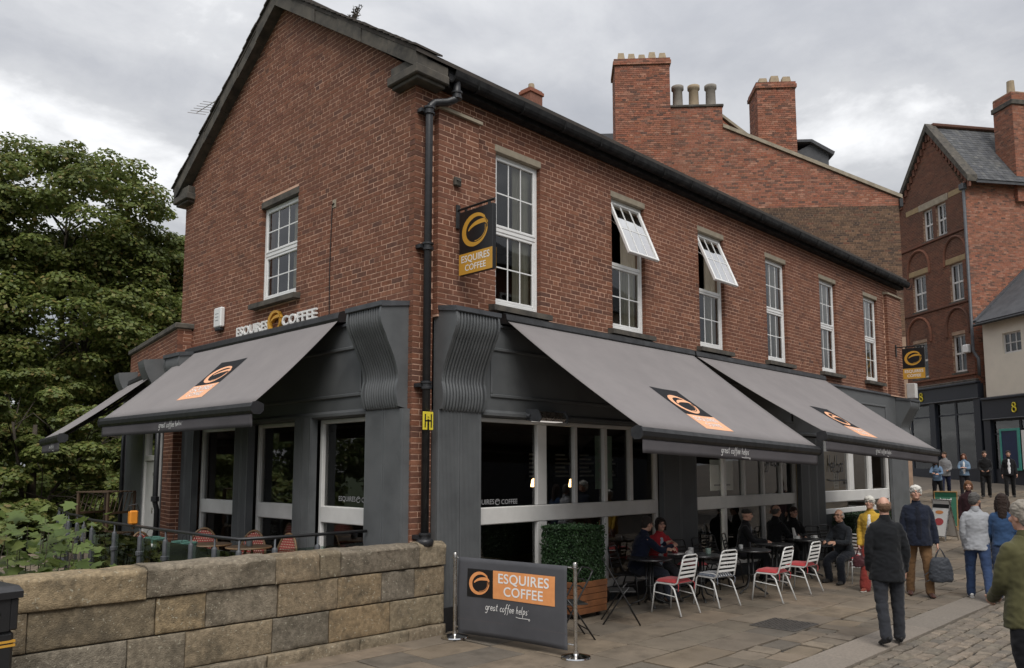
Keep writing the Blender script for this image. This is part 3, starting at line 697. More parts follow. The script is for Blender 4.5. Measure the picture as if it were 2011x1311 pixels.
def smoothpts(p, n=5):
    o = []
    for i in range(len(p)-1):
        p0, p1, p2, p3 = p[max(i-1,0)], p[i], p[i+1], p[min(i+2,len(p)-1)]
        for k in range(n):
            t = k/n; o.append(tuple(.5*((2*p1[j])+(-p0[j]+p2[j])*t+(2*p0[j]-5*p1[j]+4*p2[j]-p3[j])*t*t+(-p0[j]+3*p1[j]-3*p2[j]+p3[j])*t**3) for j in range(2)))
    return o+[p[-1]]
def swirl():
    """brush-stroke coffee-bean ring, about one unit wide"""
    ring = []; ws = []
    for k in range(61):
        t = R(28 + 6*k); rx, ry = .405, .35; x, y = rx*math.cos(t), ry*math.sin(t); c, s = math.cos(R(12)), math.sin(R(12))
        ring.append((x*c-y*s, x*s+y*c)); ws.append(.095+.05*math.cos(t-R(165))-(.03 if k > 52 else 0))
    a = strip2d(ring, ws)
    sw = smoothpts([(.41,.08),(.33,.155),(.16,.165),(-.02,.14),(-.17,.075),(-.25,.005)], 6); n = len(sw)
    b = strip2d(sw, [.03+.10*math.sin(math.pi*min(1,(i+1)/n*1.02))**.7*(1-.55*i/n) for i in range(n)])
    d = strip2d(smoothpts([(.335,.06),(.33,-.08),(.25,-.19),(.10,-.265),(-.03,-.275)], 5), [.018]*21)
    return join(a, b, d)
HAND = {'g':(.5,[[(.45,.42),(.3,.5),(.12,.42),(.08,.2),(.2,.05),(.38,.12),(.46,.42)],[(.46,.5),(.45,0),(.38,-.3),(.2,-.38),(.05,-.28)]]),
 'r':(.36,[[(.05,.5),(.07,.25),(.08,0)],[(.07,.3),(.18,.46),(.32,.48)]]),
 'e':(.42,[[(.06,.24),(.38,.3),(.34,.46),(.2,.5),(.07,.35),(.08,.12),(.22,.02),(.4,.1)]]),
 'a':(.52,[[(.42,.45),(.25,.5),(.08,.34),(.08,.1),(.2,.02),(.36,.14),(.42,.45)],[(.42,.48),(.42,.12),(.5,.02)]]),
 't':(.4,[[(.2,.85),(.18,.4),(.18,.1),(.26,0),(.34,.04)],[(.02,.55),(.36,.6)]]),
 'c':(.4,[[(.38,.42),(.25,.5),(.08,.36),(.07,.12),(.2,.02),(.38,.1)]]),
 'o':(.44,[[(.22,.5),(.08,.38),(.07,.14),(.2,.02),(.36,.14),(.38,.36),(.22,.5)]]),
 'f':(.38,[[(.46,.92),(.34,1.0),(.22,.8),(.18,.3),(.16,-.15),(.04,-.36)],[(.02,.48),(.36,.54)]]),
 'h':(.46,[[(.12,1),(.1,.5),(.08,0)],[(.08,.3),(.22,.48),(.34,.4),(.36,0)]]),
 'l':(.24,[[(.14,1),(.1,.5),(.1,.08),(.2,0)]]),
 'p':(.46,[[(.1,.5),(.08,0),(.05,-.42)],[(.08,.36),(.24,.5),(.38,.38),(.34,.12),(.18,.03),(.07,.1)]]),
 's':(.38,[[(.32,.44),(.18,.5),(.08,.38),(.2,.26),(.3,.14),(.18,.02),(.04,.08)]]),' ':(.3,[])}
def handwriting(s, w=.075, underline=True):
    x = 0; gs = []; marks = {}
    for i, ch in enumerate(s):
        adv, st = HAND[ch]
        if ch == 'h': marks['h'] = x
        for q in st:
            p = [(x+a+.16*b, b+.03*math.sin(i*1.7)) for a, b in q]; p = smoothpts(p, 4); gs.append(strip2d(p, [w*(.75+.35*math.sin(math.pi*k/(len(p)-1))) for k in range(len(p))]))
        x += adv+.05
    if underline and 'h' in marks:
        p = smoothpts([(marks['h'], -.42), (marks['h']+.7, -.5), (x+.1, -.46)], 6); gs.append(strip2d(p, [w*.8]*len(p)))
        p = [(x+.28+.12*math.cos(t), -.55+.11*math.sin(t)) for t in np.linspace(0, 6.3, 14)]; gs.append(strip2d(p, [w*.8]*14))
        gs.append(strip2d([(x+.16, .62), (x+.24, .62)], [.05, .05]))
    return join(*gs)
GREAT = 'great coffee helps'
def place2d(geo, O, ux, uy, off=.003, swap=None):
    """2-D marks onto a plane: O + x*ux + y*uy, lifted off along the normal"""
    ux, uy, O = Vector(ux), Vector(uy), Vector(O); n = ux.cross(uy).normalized(); mb = MB()
    mb.add([tuple(O + ux*p[0] + uy*p[1] + n*(off+p[2])) for p in geo[0]], geo[1]); return mb
def flat(name, mb, mat, parent): return link(name, mb.mesh(name), mat, parent)
RECT = lambda x0, x1, y0, y1: ([(x0,y0,0),(x1,y0,0),(x1,y1,0),(x0,y1,0)], [(0,1,2,3)])

# ================================================================ awnings
mk('seam', (.185,.172,.172), (.16,.148,.148), 3, .95, spec=.1)
def awning(lab, tl, tr, fl, fr, lu, lv, text_u, marks=True, drop=.18):
    tl, tr, fl, fr = map(Vector, (tl, tr, fl, fr)); aw = thing('awning', lab, 'awning', tuple((tl+tr)/2), group='grey cafe awnings'); o = (tl+tr)/2
    tl, tr, fl, fr = tl-o, tr-o, fl-o, fr-o
    P = lambda u, v: tl*(1-u)*(1-v)+tr*u*(1-v)+fl*(1-u)*v+fr*u*v
    nrm = (tr-tl).cross(fl-tl).normalized(); 
    if nrm.z < 0: nrm = -nrm
    sag = lambda u, v: nrm*(-.035*math.sin(math.pi*v)+.006*math.sin(u*19+v*3)*math.sin(math.pi*v)+.004*math.sin(u*47-v*4)*v*(1-v)*2)
    mb = MB(); mb.sheet(lambda u, v: tuple(P(u, v)+sag(u, v)), 40, 12, .006)
    can = part('canopy', mb, M['canopy'], aw, True)
    L_ = (tr-tl).length
    for k in range(1, int(L_/1.15)+1):
        u0 = k*1.15/L_
        if u0 > .97: break
        mb = MB(); mb.grid(lambda u, v: tuple(P(u0+(u-.5)*.024/L_, v)+sag(u0, v)+nrm*.0055), 1, 12); flat('seam', mb, M['seam'], can)
    out = ((fl-tl)*Vector((1,1,0))).normalized(); along = (fr-fl).normalized(); dn = Vector((0,0,-1))
    def bar(name, a, b, prof, mat, parent):
        mb = MB(); n = len(prof); vs = [tuple(q+out*p[0]+Vector((0,0,p[1]))) for q in (a, b) for p in prof]
        mb.add(vs, [tuple(range(n)), tuple(range(n, 2*n))[::-1]]+[(i, (i+1) % n, n+(i+1) % n, n+i) for i in range(n)]); return part(name, mb, M[mat], parent)
    e = along*.05
    bar('front_bar', fl-e, fr+e, [(-.10,-.015),(-.02,.012),(.035,.0),(.06,-.05),(.055,-.105),(.03,-.14),(-.06,-.14),(-.10,-.1)], 'paint_black', aw)
    for q in (fl-e*1.3, fr+e*.9):
        bar('end_cap', q, q+along*.02, [(-.11,-.015),(-.02,.022),(.045,.01),(.07,-.05),(.065,-.115),(.03,-.15),(-.06,-.15),(-.11,-.1)], 'iron_black', aw)
    mb = MB(); hz = .135
    wv = lambda u: .008*math.sin(u*L_*2.4)+.004*math.sin(u*L_*7)
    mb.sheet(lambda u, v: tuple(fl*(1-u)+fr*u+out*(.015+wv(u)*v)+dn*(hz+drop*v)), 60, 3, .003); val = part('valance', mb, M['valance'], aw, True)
    ce = along*.04
    bar('cassette', tl-ce, tr+ce, [(-.12,-.06),(.06,-.09),(.09,-.03),(.07,.05),(0,.085),(-.12,.085)], 'paint_black', aw)
    for u in (.12, .88):          # folding arms underneath
        a = P(u, 0)-nrm*.12; c = P(u+(.16 if u < .5 else -.16), .52)-nrm*.13; d = P(u, .985)-nrm*.06
        mb = MB(); mb.tube([tuple(a), tuple(c), tuple(d)], .028, 8); part('folding_arm', mb, M['paint_black'], aw)
    if marks:
        (u0, u1), (v0, v1, v2) = lu, lv
        def sh(name, geo, mat, off):
            # geo in canopy (u, v) coordinates
            flat(name, MB().add([tuple(P(p[0], p[1])+sag(p[0], p[1])+nrm*off) for p in geo[0]], geo[1]), M[mat], can)
        def gridrect(a, b, c, d, n=6):
            v = [(a+(b-a)*i/n, c+(d-c)*j/n, 0) for j in range(n+1) for i in range(n+1)]
            return v, [(j*(n+1)+i, j*(n+1)+i+1, (j+1)*(n+1)+i+1, (j+1)*(n+1)+i) for j in range(n) for i in range(n)]
        sh('logo_panel', gridrect(u0, u1, v0, v1), 'logo_dark', .010); sh('logo_panel', gridrect(u0, u1, v1, v2), 'logo_orange_pale', .010)
        g = swirl(); sh('logo', ([((u0+u1)/2+p[0]*(u1-u0)*.86, (v0*.42+v1*.58)-p[1]*(v1-v0)*.86, 0) for p in g[0]], g[1]), 'logo_orange_pale', .0135)
        for s, vv in (('ESQUIRES', .30), ('COFFEE', .68)):
            t = fit(text_geo(s, 1, .012), .8 if len(s) > 6 else .56); sc = (u1-u0); hh = (v2-v1)
            sh('lettering', ([((u0+u1)/2+p[0]*sc, v1+hh*vv-p[1]*sc*L_/(fl-tl).length, 0) for p in t[0]], t[1]), 'sign_white', .0135)
    g = handwriting(GREAT, .085); xs = [p[0] for p in g[0]]; w = max(xs)-min(xs); sc = .82/w
    c = fl*(1-text_u)+fr*text_u + out*(.0185) + dn*(hz+drop*.55)
    flat('lettering', place2d(g, c-along*.41, along*sc, Vector((0,0,sc)), .004) if along.cross(Vector((0,0,1))).dot(out) > 0 else place2d(g, c+along*.41, -along*sc, Vector((0,0,sc)), .004), M['sign_white'], val)
    return aw
awning('long grey awning over the seated customers, nearest the street corner', (1.23,-.11,4.25), (6.17,-.11,4.25), (1.23,-2.47,2.60), (6.17,-2.47,2.46), (.35,.50), (.55,.81,.945), .455)
awning('grey front awning farther up the street, over the white framed window', (6.30,-.11,4.24), (12.0,-.11,4.24), (6.30,-2.56,2.70), (12.0,-2.56,2.50), (.31,.45), (.585,.84,.965), .45)
awning('grey awning on the gable side above the terrace', (XG-.11,6.55,4.26), (XG-.11,1.50,4.26), (-1.93,6.55,2.95), (-1.78,1.50,2.95), (.45,.62), (.33,.65,.84), .53)

# ================================================================ signs
def hanging_sign(lab, X, y0, y1, z0, zs, z1, wall_y):
    t = thing('hanging_sign', lab, 'sign', (X, wall_y, z0), group='hanging signs'); D = lambda mb: mb.xf(Matrix.Translation((-X, -wall_y, -z0)))
    mb = MB(); mb.bbox(X-.035, X+.035, y0, y1, z0, z1, .006); bd = part('board', D(mb), M['sign_black'], t)
    for sx in (-1, 1):
        xx = X+sx*.0352; cy = (y0+y1)/2; w = abs(y1-y0)-.004
        ux = (0, -1, 0) if sx < 0 else (0, 1, 0)
        flat('gold_panel', D(place2d(RECT(-w/2, w/2, 0, zs-z0-.004), (xx, cy, z0+.003), ux, (0,0,1), .0012)), M['sign_gold'], bd)
        g = swirl(); s = w*.86; flat('logo', D(place2d(g, (xx, cy, zs+(z1-zs)*.5), tuple(s*c for c in ux), (0,0,s), .0015)), M['sign_gold'], bd)
        for tx, f_, wd in (('ESQUIRES', .70, .84), ('COFFEE', .30, .62)):
            g = fit(text_geo(tx, 1, .01), w*wd); flat('lettering', D(place2d(g, (xx, cy, z0+(zs-z0)*f_), ux, (0,0,1), .003)), M['sign_white'], bd)
    mb = MB(); mb.tube([(X, wall_y, z1+.06), (X, y0-.0, z1+.06)], .017, 8); part('bracket_arm', D(mb), M['black_metal'], t)
    mb = MB(); mb.bbox(X-.035, X+.035, wall_y-.025, wall_y-.001, z1-.2, z1+.14, .005); part('wall_plate', D(mb), M['black_metal'], t)
    for yy in (y0+.1, y1-.1): mb = MB(); mb.box(X-.01, X+.01, yy-.02, yy+.02, z1-.001, z1+.05); part('hanger', D(mb), M['black_metal'], t)
    return t
hanging_sign('black and gold hanging sign beside the first upper window', .31, -.845, -.185, 4.70, 4.99, 5.58, -.108)
hanging_sign('black and gold hanging sign at the far end of the cafe front', 17.05, -.88, -.29, 4.60, 4.90, 5.47, -.108)
# raised letters on the gable
ws = thing('wall_lettering', 'raised white letters with a gold ring on the gable wall above the awning', 'sign', (XG-.01, 3.55, 4.42))
def wall_word(word, y_left, y_right, zc, h):
    wid = y_left-y_right; tot = fit(text_geo(word, 1, .02), 1)
    v, f = text_geo(word, 1, .02); sc = wid/(max(p[0] for p in v)-min(p[0] for p in v)); x0 = min(p[0] for p in v)
    def wd(s): q, _ = text_geo(s, 1, .02); return max(p[0] for p in q)
    for i, ch in enumerate(word):
        q, ff = text_geo(ch, 1, .02, 1, .5); r = wd(word[:i+1]); cw = max(p[0] for p in q); hh = max(p[1] for p in q)-min(0, min(p[1] for p in q))
        mb = MB(); mb.add([(XG-.045-p[2]*.035, y_left-(p[0]-cw+r-x0)*sc, zc-h/2+p[1]*h/.72) for p in q], ff)
        part('letter', mb, M['sign_white'], ws, loc=(-(XG-.01), -3.55, -4.42))
wall_word('ESQUIRES', 4.82, 3.72, 4.44, .16); wall_word('COFFEE', 3.28, 2.27, 4.44, .16)
g = swirl(); mb = MB(); v = g[0]; n = len(v)
mb.add([(XG-.02, 3.50-p[0]*.46, 4.46+p[1]*.46) for p in v]+[(XG-.075, 3.50-p[0]*.46, 4.46+p[1]*.46) for p in v], [])
fs = []
for q in g[1]:
    a, b, c, d = q; fs += [(a+n, b+n, c+n, d+n), (d, c, b, a), (a, d, d+n, a+n), (c, b, b+n, c+n)]
mb.f = fs; part('ring', mb, M['sign_gold'], ws, loc=(-(XG-.01), -3.55, -4.42))
# alarm box, hydrant plate, camera bracket, cable
al = thing('alarm_box', 'white intruder alarm box on the gable wall', 'alarm box', (XG-.01, 5.5, 4.55))
mb = MB(); mb.bbox(-.09, 0, -.14, .14, .06, .42, .02); part('cover', mb, M['upvc'], al)
mb = MB(); mb.bbox(-.085, -.002, -.10, .10, 0, .065, .015); part('strobe', mb, M['paint_grey_dark'], al)
for k in range(3): mb = MB(); mb.box(-.0925, -.0905, -.06, .07, .18+.06*k, .19+.06*k); part('printed_line', mb, M['grey_print'], al)
hy = thing('hydrant_plate', 'yellow fire hydrant plate with black H on the corner drainpipe', 'sign', (-.24, -.185, 2.59))
mb = MB(); mb.bbox(-.085, .085, -.008, .006, 0, .235, .004); pl = part('plate', mb, M['sign_yellow'], hy)
for r_ in ((-.06,-.04,.03,.205),(.04,.06,.03,.205),(-.04,.04,.108,.128)): flat('letter', place2d(RECT(r_[0], r_[1], r_[2], r_[3]), (0,-.008,0), (1,0,0), (0,0,1), .0012), M['sign_black'], pl)
for zz_ in (.16, .06): flat('number', place2d(fit(text_geo('75' if zz_ > .1 else '1', .05, .001), .03), (0,-.008,zz_), (1,0,0), (0,0,1), .0012), M['sign_black'], pl)
mb = MB(); mb.bbox(.22, .34, -.16, -.108, 5.98, 6.10, .01); mb.tube([(.25,-.16,6.06),(.28,-.2,6.03),(.32,-.16,6.06)], .012, 6)
tag(part('old_lamp_bracket', mb, M['stone_trim']), 'small rusty bracket on the brick pier above the hanging sign', 'bracket')
mb = MB(); mb.tube([(XG-.012, 1.98, 4.2), (XG-.012, 2.0, 5.1), (XG-.012, 1.97, 6.05)], .007, 5); mb.tube([(XG-.012, 1.97, 6.05),(XG-.03, 1.9, 6.06)], .01, 5)
tag(part('wall_cable', mb, M['black_metal']), 'thin black cable running up the gable brickwork', 'cable')
mb = MB(); mb.box(XG-.014, XG-.0085, 1.87, 1.96, 6.0, 6.12); tag(part('wall_patch', mb, M['stone_light']), 'pale patch plate beside the cable on the gable wall', 'patch')
mb = MB(); mb.bbox(17.75, 17.98, -.35, -.12, 4.12, 4.55, .01); tag(part('junction_box', mb, M['paint_white']), 'white box above the end corbel of the shopfront', 'box')
# lettering on the glass
for O, ux in (((.88, .06, 1.62), (1,0,0)), ((XG+.085, 1.30, 1.66), (0,-1,0))):
    t = thing('window_lettering', 'grey cafe lettering along the foot of the ' + ('first front window' if O[0] > 0 else 'gable window nearest the corner'), 'lettering', O)
    g1 = fit(text_geo('ESQUIRES', 1, .01), .42); g2 = fit(text_geo('COFFEE', 1, .01), .33); u = Vector(ux)
    if O[0] < 0: t.location = (O[0], O[1]+0.35, O[2])
    flat('word', place2d(g1, u*.10, ux, (0,0,1), .004), M['grey_print'], t); flat('word', place2d(g2, u*.62, ux, (0,0,1), .004), M['grey_print'], t)
    s = swirl(); flat('logo', place2d(s, u*.38, u*.11, (0,0,.11), .004), M['grey_print'], t)
t = thing('window_lettering', 'black handwritten word on the third shop window', 'lettering', (12.5, .055, 2.0))
g = handwriting('helps', .10, True); flat('word', place2d(g, (0,0,0), (.42,0,0), (0,0,.42), .004), M['sign_black'], t)
t = thing('window_lettering', 'black handwritten lettering on the second shop window', 'lettering', (9.3, .055, 2.15))
g = handwriting('great', .09, False); flat('word', place2d(g, (0,0,0), (.34,0,0), (0,0,.34), .004), M['sign_black'], t)

# ================================================================ single storey wing at the left end
AE = R(80); EM = Matrix.Translation((-.63, 6.75, 0)) @ Matrix.Rotation(AE - math.pi, 4, 'Z')   # local x runs right (towards the camera), y into the wing
EU = (math.cos(AE), math.sin(AE), 0); EN = (-math.sin(AE), math.cos(AE), 0)
wing = thing('side_wing', 'low brick wing with grey panels and white door left of the gable', 'building', (-.63, 6.75, 0))
def W_(mb): return mb.xf(Matrix.Translation((.63, -6.75, 0)) @ Matrix.Translation((-.63, 6.75, 0)) @ Matrix.Rotation(AE - R(90), 4, 'Z') @ Matrix.Rotation(R(90), 4, 'Z') @ Matrix.Scale(1, 4))
def WB(mb):       # local (s along the wall, y into the wing, z) -> wing's own frame
    return mb.xf(Matrix(((EU[0], -EN[0], 0, 0), (EU[1], -EN[1], 0, 0), (0, 0, 1, 0), (0, 0, 0, 1))))
mb = MB(); mb.box(0, 4.5, .0, .25, 3.95, 4.72); mb.box(.26, 4.5, .251, 2.6, 4.3, 4.5); mb.box(0, .74, 0, .25, -.5, 3.95); mb.box(4.25, 4.5, .251, 2.5, -3.6, 4.29)
part('wall', WB(mb), M['mortar'], wing)
L = brick_list((0,0,0), EU, EN, 3.98, 4.7, lambda z: (-.005, 4.505), seed=31) + brick_list((0,0,0), EU, EN, 0, 3.98, lambda z: (-.005, .74), seed=32)
pr = (EU[1], -EU[0]); 
L += brick_list((0,0,0), tuple(-c for c in EN), tuple(-c for c in EU), 0, 4.7, lambda z: (0, .3), seed=33, depth=.05, pitch=.22)
for b in L: pass
lay_off = np.array((-.63, 6.75, 0)); L2 = [b+lay_off for b in L]
me_ = MB(); sc = sorted(range(len(L2)), key=lambda i: np.linalg.norm(L2[i].mean(0)-np.array(CAM)))
pick = set(sc[:300])
for i, b in enumerate(L):
    if i in pick:
        c = b.mean(0); m = bpy.data.meshes.new('brick'); m.from_pydata([tuple(p-c) for p in b], [], BF); m.update(); link('brick', m, M['brick'], wing, loc=tuple(c))
    else: me_.add(b, BF)
tag(link('brick_courses', me_.mesh('brick_courses'), M['brick'], wing), kind='stuff')
mb = MB(); mb.bbox(-.06, 4.56, -.06, .3, 4.72, 4.83, .02); part('coping', WB(mb), M['stone_trim'], wing)
mb = MB(); mb.box(2.55, 4.5, -.02, .2, -.5, 3.95); part('grey_panel', WB(mb), M['paint_grey'], wing)
mb = MB(); mb.box(.74, 2.55, .02, .2, 2.95, 3.95); part('fascia', WB(mb), M['paint_grey'], wing)
mb = MB(); mb.bbox(1.35, 1.47, .0, .14, .1, 2.94, .01); mb.bbox(2.42, 2.54, 0, .14, .1, 2.94, .01); mb.bbox(1.471, 2.419, .0, .14, 2.25, 2.36, .01); mb.bbox(1.471, 2.419, 0, .14, 2.85, 2.94, .01)
door = part('door', WB(mb), M['paint_white'], wing)
mb = MB(); mb.bbox(1.48, 2.41, .03, .09, .1, 2.24, .01); part('door_leaf', WB(mb), M['paint_white'], door)
mb = MB(); mb.box(1.48, 2.41, .07, .08, 2.361, 2.849); part('pane', WB(mb), M['glass_dark'], door)
for zz_ in (.5, 1.2, 1.9): mb = MB(); mb.bbox(1.46, 1.5, -.02, .03, zz_, zz_+.12, .005); part('hinge', WB(mb), M['steel'], door)
mb = MB(); mb.box(.75, 1.34, .1, .2, -.1, 2.94); part('dark_panel', WB(mb), M['paint_grey_dark'], wing)
mb = MB(); mb.tube([(1.0,-.06,4.1),(1.0,-.06,1.45),(1.0,-.02,1.3),(1.0,-.02,.1)], .05, 10); part('pipe', WB(mb), M['iron_black'], wing, True)
mb = MB(); mb.lathe([(.05,0),(.075,.01),(.075,.1),(.05,.11)], (0,0,0), 10); part('pipe_collar', WB(mb.xf(Matrix.Translation((1.0,-.06,1.45)))), M['iron_black'], wing)
mb = MB(); mb.tube([(4.56,-.06,4.2),(4.56,-.06,-.5)], .05, 10); part('pipe', WB(mb), M['iron_black'], wing, True)
for s0 in (.9, 3.6):
    prof = [(0, 3.3)]+[(-.12-.28*(.5+.5*math.cos(math.pi*min(1,t*1.1))), 4.2-.9*t) for t in np.linspace(1, 0, 14)]+[(0, 4.25)]
    mb = MB(); mb.prism(prof, s0, s0+.55, 'x'); part('corbel', WB(mb), M['paint_grey'], wing)
fa = lambda s, o, z: (-.63+EU[0]*s+EN[0]*o, 6.75+EU[1]*s+EN[1]*o, z)
awning('grey awning seen edge on at the far left end of the cafe', fa(4.1,.12,3.98), fa(1.0,.12,3.98), fa(4.1,1.72,2.72), fa(1.0,1.72,2.72), None, None, .6, False)
# ================================================================ ground, street, pavement
def struct(name, mb, mat, smooth=False):
    return tag(part(name, mb, mat, None, smooth), kind='structure')
mb = MB(); mb.add([(-900,-900,-3.7),(900,-900,-3.7),(900,900,-3.7),(-900,900,-3.7)], [(0,1,2,3)]); struct('ground', mb, M['grass_bank'])
xs = [-40,-20,-8,0,6,10,13,14.5,16,18,20,23,26,30,34,38,44,52,62]; ysA = [-24,-14,-9,-6,-3,-.5,.15]; ysB = [.15,4,8,14,22,32]
mb = MB()
def gsheet(xs, ys, dz):
    o = len(mb.v); mb.v += [(x, y, gz(x, y)+dz) for y in ys for x in xs]; n = len(xs)
    mb.f += [(o+j*n+i, o+j*n+i+1, o+(j+1)*n+i+1, o+(j+1)*n+i) for j in range(len(ys)-1) for i in range(n-1)]
gsheet(xs, ysA, -.032); gsheet([17.75,20,23,26,30,34,38,44,52,62], ysB, -.032)
street = struct('street', mb, M['street_base'])
mb = MB(); mb.box(-40, .1, -24, .14, -3.7, -.06); struct('bridge_deck', mb, M['joint_stone'])
mb = MB(); mb.box(.1, 62, -24, .0, -3.7, -.06); struct('street_foundation', mb, M['joint_stone'])
rs = random.Random(11)
def slab(name, poly, z, th, mat, parent, ch=.012, tilt=.0):
    """a paving piece: chamfered prism on a 4-sided outline"""
    cx_ = sum(p[0] for p in poly)/len(poly); cy_ = sum(p[1] for p in poly)/len(poly); n = len(poly)
    tx, ty = rs.uniform(-tilt, tilt), rs.uniform(-tilt, tilt)
    hz = lambda p: (p[0]-cx_)*tx+(p[1]-cy_)*ty+gz(p[0])-gz(cx_)
    inn = [(p[0]+(cx_-p[0])/max(.01, math.hypot(cx_-p[0], cy_-p[1]))*ch*1.3, p[1]+(cy_-p[1])/max(.01, math.hypot(cx_-p[0], cy_-p[1]))*ch*1.3) for p in poly]
    vs = [(p[0]-cx_, p[1]-cy_, hz(p)-th) for p in poly]+[(p[0]-cx_, p[1]-cy_, hz(p)-ch*.7) for p in poly]+[(p[0]-cx_, p[1]-cy_, hz(p)) for p in inn]
    fs = [tuple(range(2*n, 3*n))]
    for k in (0, 1): fs += [(k*n+i, k*n+(i+1) % n, (k+1)*n+(i+1) % n, (k+1)*n+i) for i in range(n)]
    if parent is None: return vs, fs, (cx_, cy_, z+gz(cx_))
    m = bpy.data.meshes.new(name); m.from_pydata(vs, [], fs); m.update()
    return link(name, m, mat, parent, loc=(cx_, cy_, z+gz(cx_)))
# flagstones in rows along the front
mb = MB(); mb.add([(-40,-4.07,-.03),(13.4,-4.07,-.03),(13.4,.14,-.03),(-40,.14,-.03)], [(0,1,2,3)]); pav = struct('pavement', mb, M['joint_dark'])
rows = [(-4.06,-3.72),(-3.72,-3.38),(-3.38,-2.86),(-2.86,-2.28),(-2.28,-1.72),(-1.72,-1.14),(-1.14,-.62),(-.62,-.16)]
fl_rest = MB(); nfl = 0
for ri, (y0, y1) in enumerate(rows):
    x = -5.2 + rs.uniform(0, .4)
    while x < 21:
        small = ri < 2
        w = rs.uniform(.28, .55) if small else rs.uniform(.55, 1.15)
        j = rs.uniform(.006,.014) if not small else rs.uniform(.010,.018); q = lambda a=.018: rs.uniform(-a, a)*(1.6 if small else .55)
        poly = [(x+j+q(), y0+j+q()), (x+w-j+q(), y0+j+q()), (x+w-j+q(), y1-j+q()), (x+j+q(), y1-j+q())]
        man = 3.1 < x+w/2 < 4.1 and -3.42 < (y0+y1)/2 < -2.7
        if x > 13: 
            v, f, c = slab('flagstone', poly, rs.uniform(-.003,.003), .04, None, None, .012); o = len(fl_rest.v); fl_rest.v += [(p[0]+c[0], p[1]+c[1], p[2]+c[2]) for p in v]; fl_rest.f += [tuple(i+o for i in g) for g in f]
        elif not man or True:
            slab('flagstone', poly, rs.uniform(-.007,.004)+(rs.uniform(-.008,.004) if small else 0), .04, M['flagstone'], pav, .014 if small else .007, .008 if small else .004); nfl += 1
        x += w
tag(part('flagstones', fl_rest, M['flagstone'], pav), kind='stuff')
# granite channel
mb = MB(); mb.add([(-40,-4.58,-.03),(13.4,-4.58,-.03),(13.4,-4.08,-.03),(-40,-4.08,-.03)], [(0,1,2,3)]); chn = struct('channel_strip', mb, M['joint_stone'])
x = -3.0
while x < 20:
    w = rs.uniform(.75, 1.3); slab('granite_slab', [(x+.004,-4.565),(x+w-.004,-4.565),(x+w-.004,-4.085),(x+.004,-4.085)], rs.uniform(-.003,.002)+.001, .04, M['granite'], chn, .006, .001); x += w
# setts
mb = MB(); mb.add([(-40,-14,-.03),(13.4,-14,-.03),(13.4,-4.585,-.03),(-40,-4.585,-.03)], [(0,1,2,3)]); rdw = struct('setts_roadway', mb, M['joint_dark'])
sets = []
y = -4.6
while y > -9.4:
    h = rs.uniform(.125, .165); x = 1.0 + rs.uniform(-.3, 0)
    xmax = min(26, 2 + (y+9.4)*5.2)
    while x < xmax:
        w = rs.uniform(.17, .36); q = lambda: rs.uniform(-.012, .012)
        sets.append([(x+.009+q(), y-h+.009+q()), (x+w-.009+q(), y-h+.009+q()), (x+w-.009+q(), y-.009+q()), (x+.009+q(), y-.009+q())]); x += w
    y -= h
def inview(p):
    d = Vector((p[0], p[1], 0))-CAM; f2 = _f; rt = Vector((math.sin(R(HEAD)), -math.cos(R(HEAD)), 0)); z = d.dot(f2)
    return z > 0 and abs(d.dot(rt)/z) < .655 and (p[0] > 1.5)
order = sorted(range(len(sets)), key=lambda i: (not inview(sets[i][0]), (Vector((*sets[i][0], 0))-CAM).length))
rest = MB()
for rank, i in enumerate(order):
    z = rs.uniform(-.010, .004)
    if rank < 300: slab('sett', sets[i], z, .05, M['sett'], rdw, .022, .03)
    else:
        v, f, c = slab('sett', sets[i], z, .05, None, None, .022, .03); o = len(rest.v); rest.v += [(p[0]+c[0], p[1]+c[1], p[2]+c[2]) for p in v]; rest.f += [tuple(k+o for k in g) for g in f]
tag(part('setts', rest, M['sett'], rdw), kind='stuff')
# far street surface: worn stone, lies on the climbing base
mb = MB()
def fsheet(xs, ys, dz):
    o = len(mb.v); mb.v += [(x, y, gz(x, y)+dz) for y in ys for x in xs]; n = len(xs)
    mb.f += [(o+j*n+i, o+j*n+i+1, o+(j+1)*n+i+1, o+(j+1)*n+i) for j in range(len(ys)-1) for i in range(n-1)]
fsheet([20.2,21.5,23,26,30,34,38,44,52,62], [-24,-9,-3.8,-.5,0.2,4,8,14,22,32], -.02)
upper = struct('upper_street', mb, M['street_far'])
# paving on the upper street where single stones can still be told apart
uprest = MB(); y = 3.6
while y > -9:
    h = rs.uniform(.3, .55); x = 20.4+rs.uniform(0, .4)
    while x < 31:
        w = rs.uniform(.4, .9); v, f, c = slab('s', [(x+.01,y-h+.01),(x+w-.01,y-h+.01),(x+w-.01,y-.01),(x+.01,y-.01)], rs.uniform(-.004,.004), .03, None, None, .012, .002)
        o = len(uprest.v); uprest.v += [(p[0]+c[0], p[1]+c[1], p[2]+c[2]) for p in v]; uprest.f += [tuple(k+o for k in g) for g in f]; x += w
    y -= h
tag(part('paving_stones', uprest, M['flagstone'], upper), kind='stuff')
# drain cover
mk('drain_iron', (.075,.066,.058), (.045,.04,.036), 9, .6, .4, 60)
dc = thing('drain_cover', 'dark rectangular patterned iron drain cover set in the flagstones', 'drain cover', (3.64, -3.04, .004))
mb = MB(); mb.bbox(-.36, .36, -.32, .32, -.03, .004, .004); part('frame', mb, M['drain_iron'], dc)
mb = MB(); mb.bbox(-.325, .325, -.285, .285, -.02, .007, .004); part('plate', mb, M['drain_iron'], dc)
studs = MB()
for a in range(-8, 9):
    for b in range(-7, 8):
        if (a+b) % 2: studs.bbox(a*.038-.014, a*.038+.014, b*.038-.014, b*.038+.014, .006, .014, .004)
tag(part('studs', studs, M['drain_iron'], dc), kind='stuff')

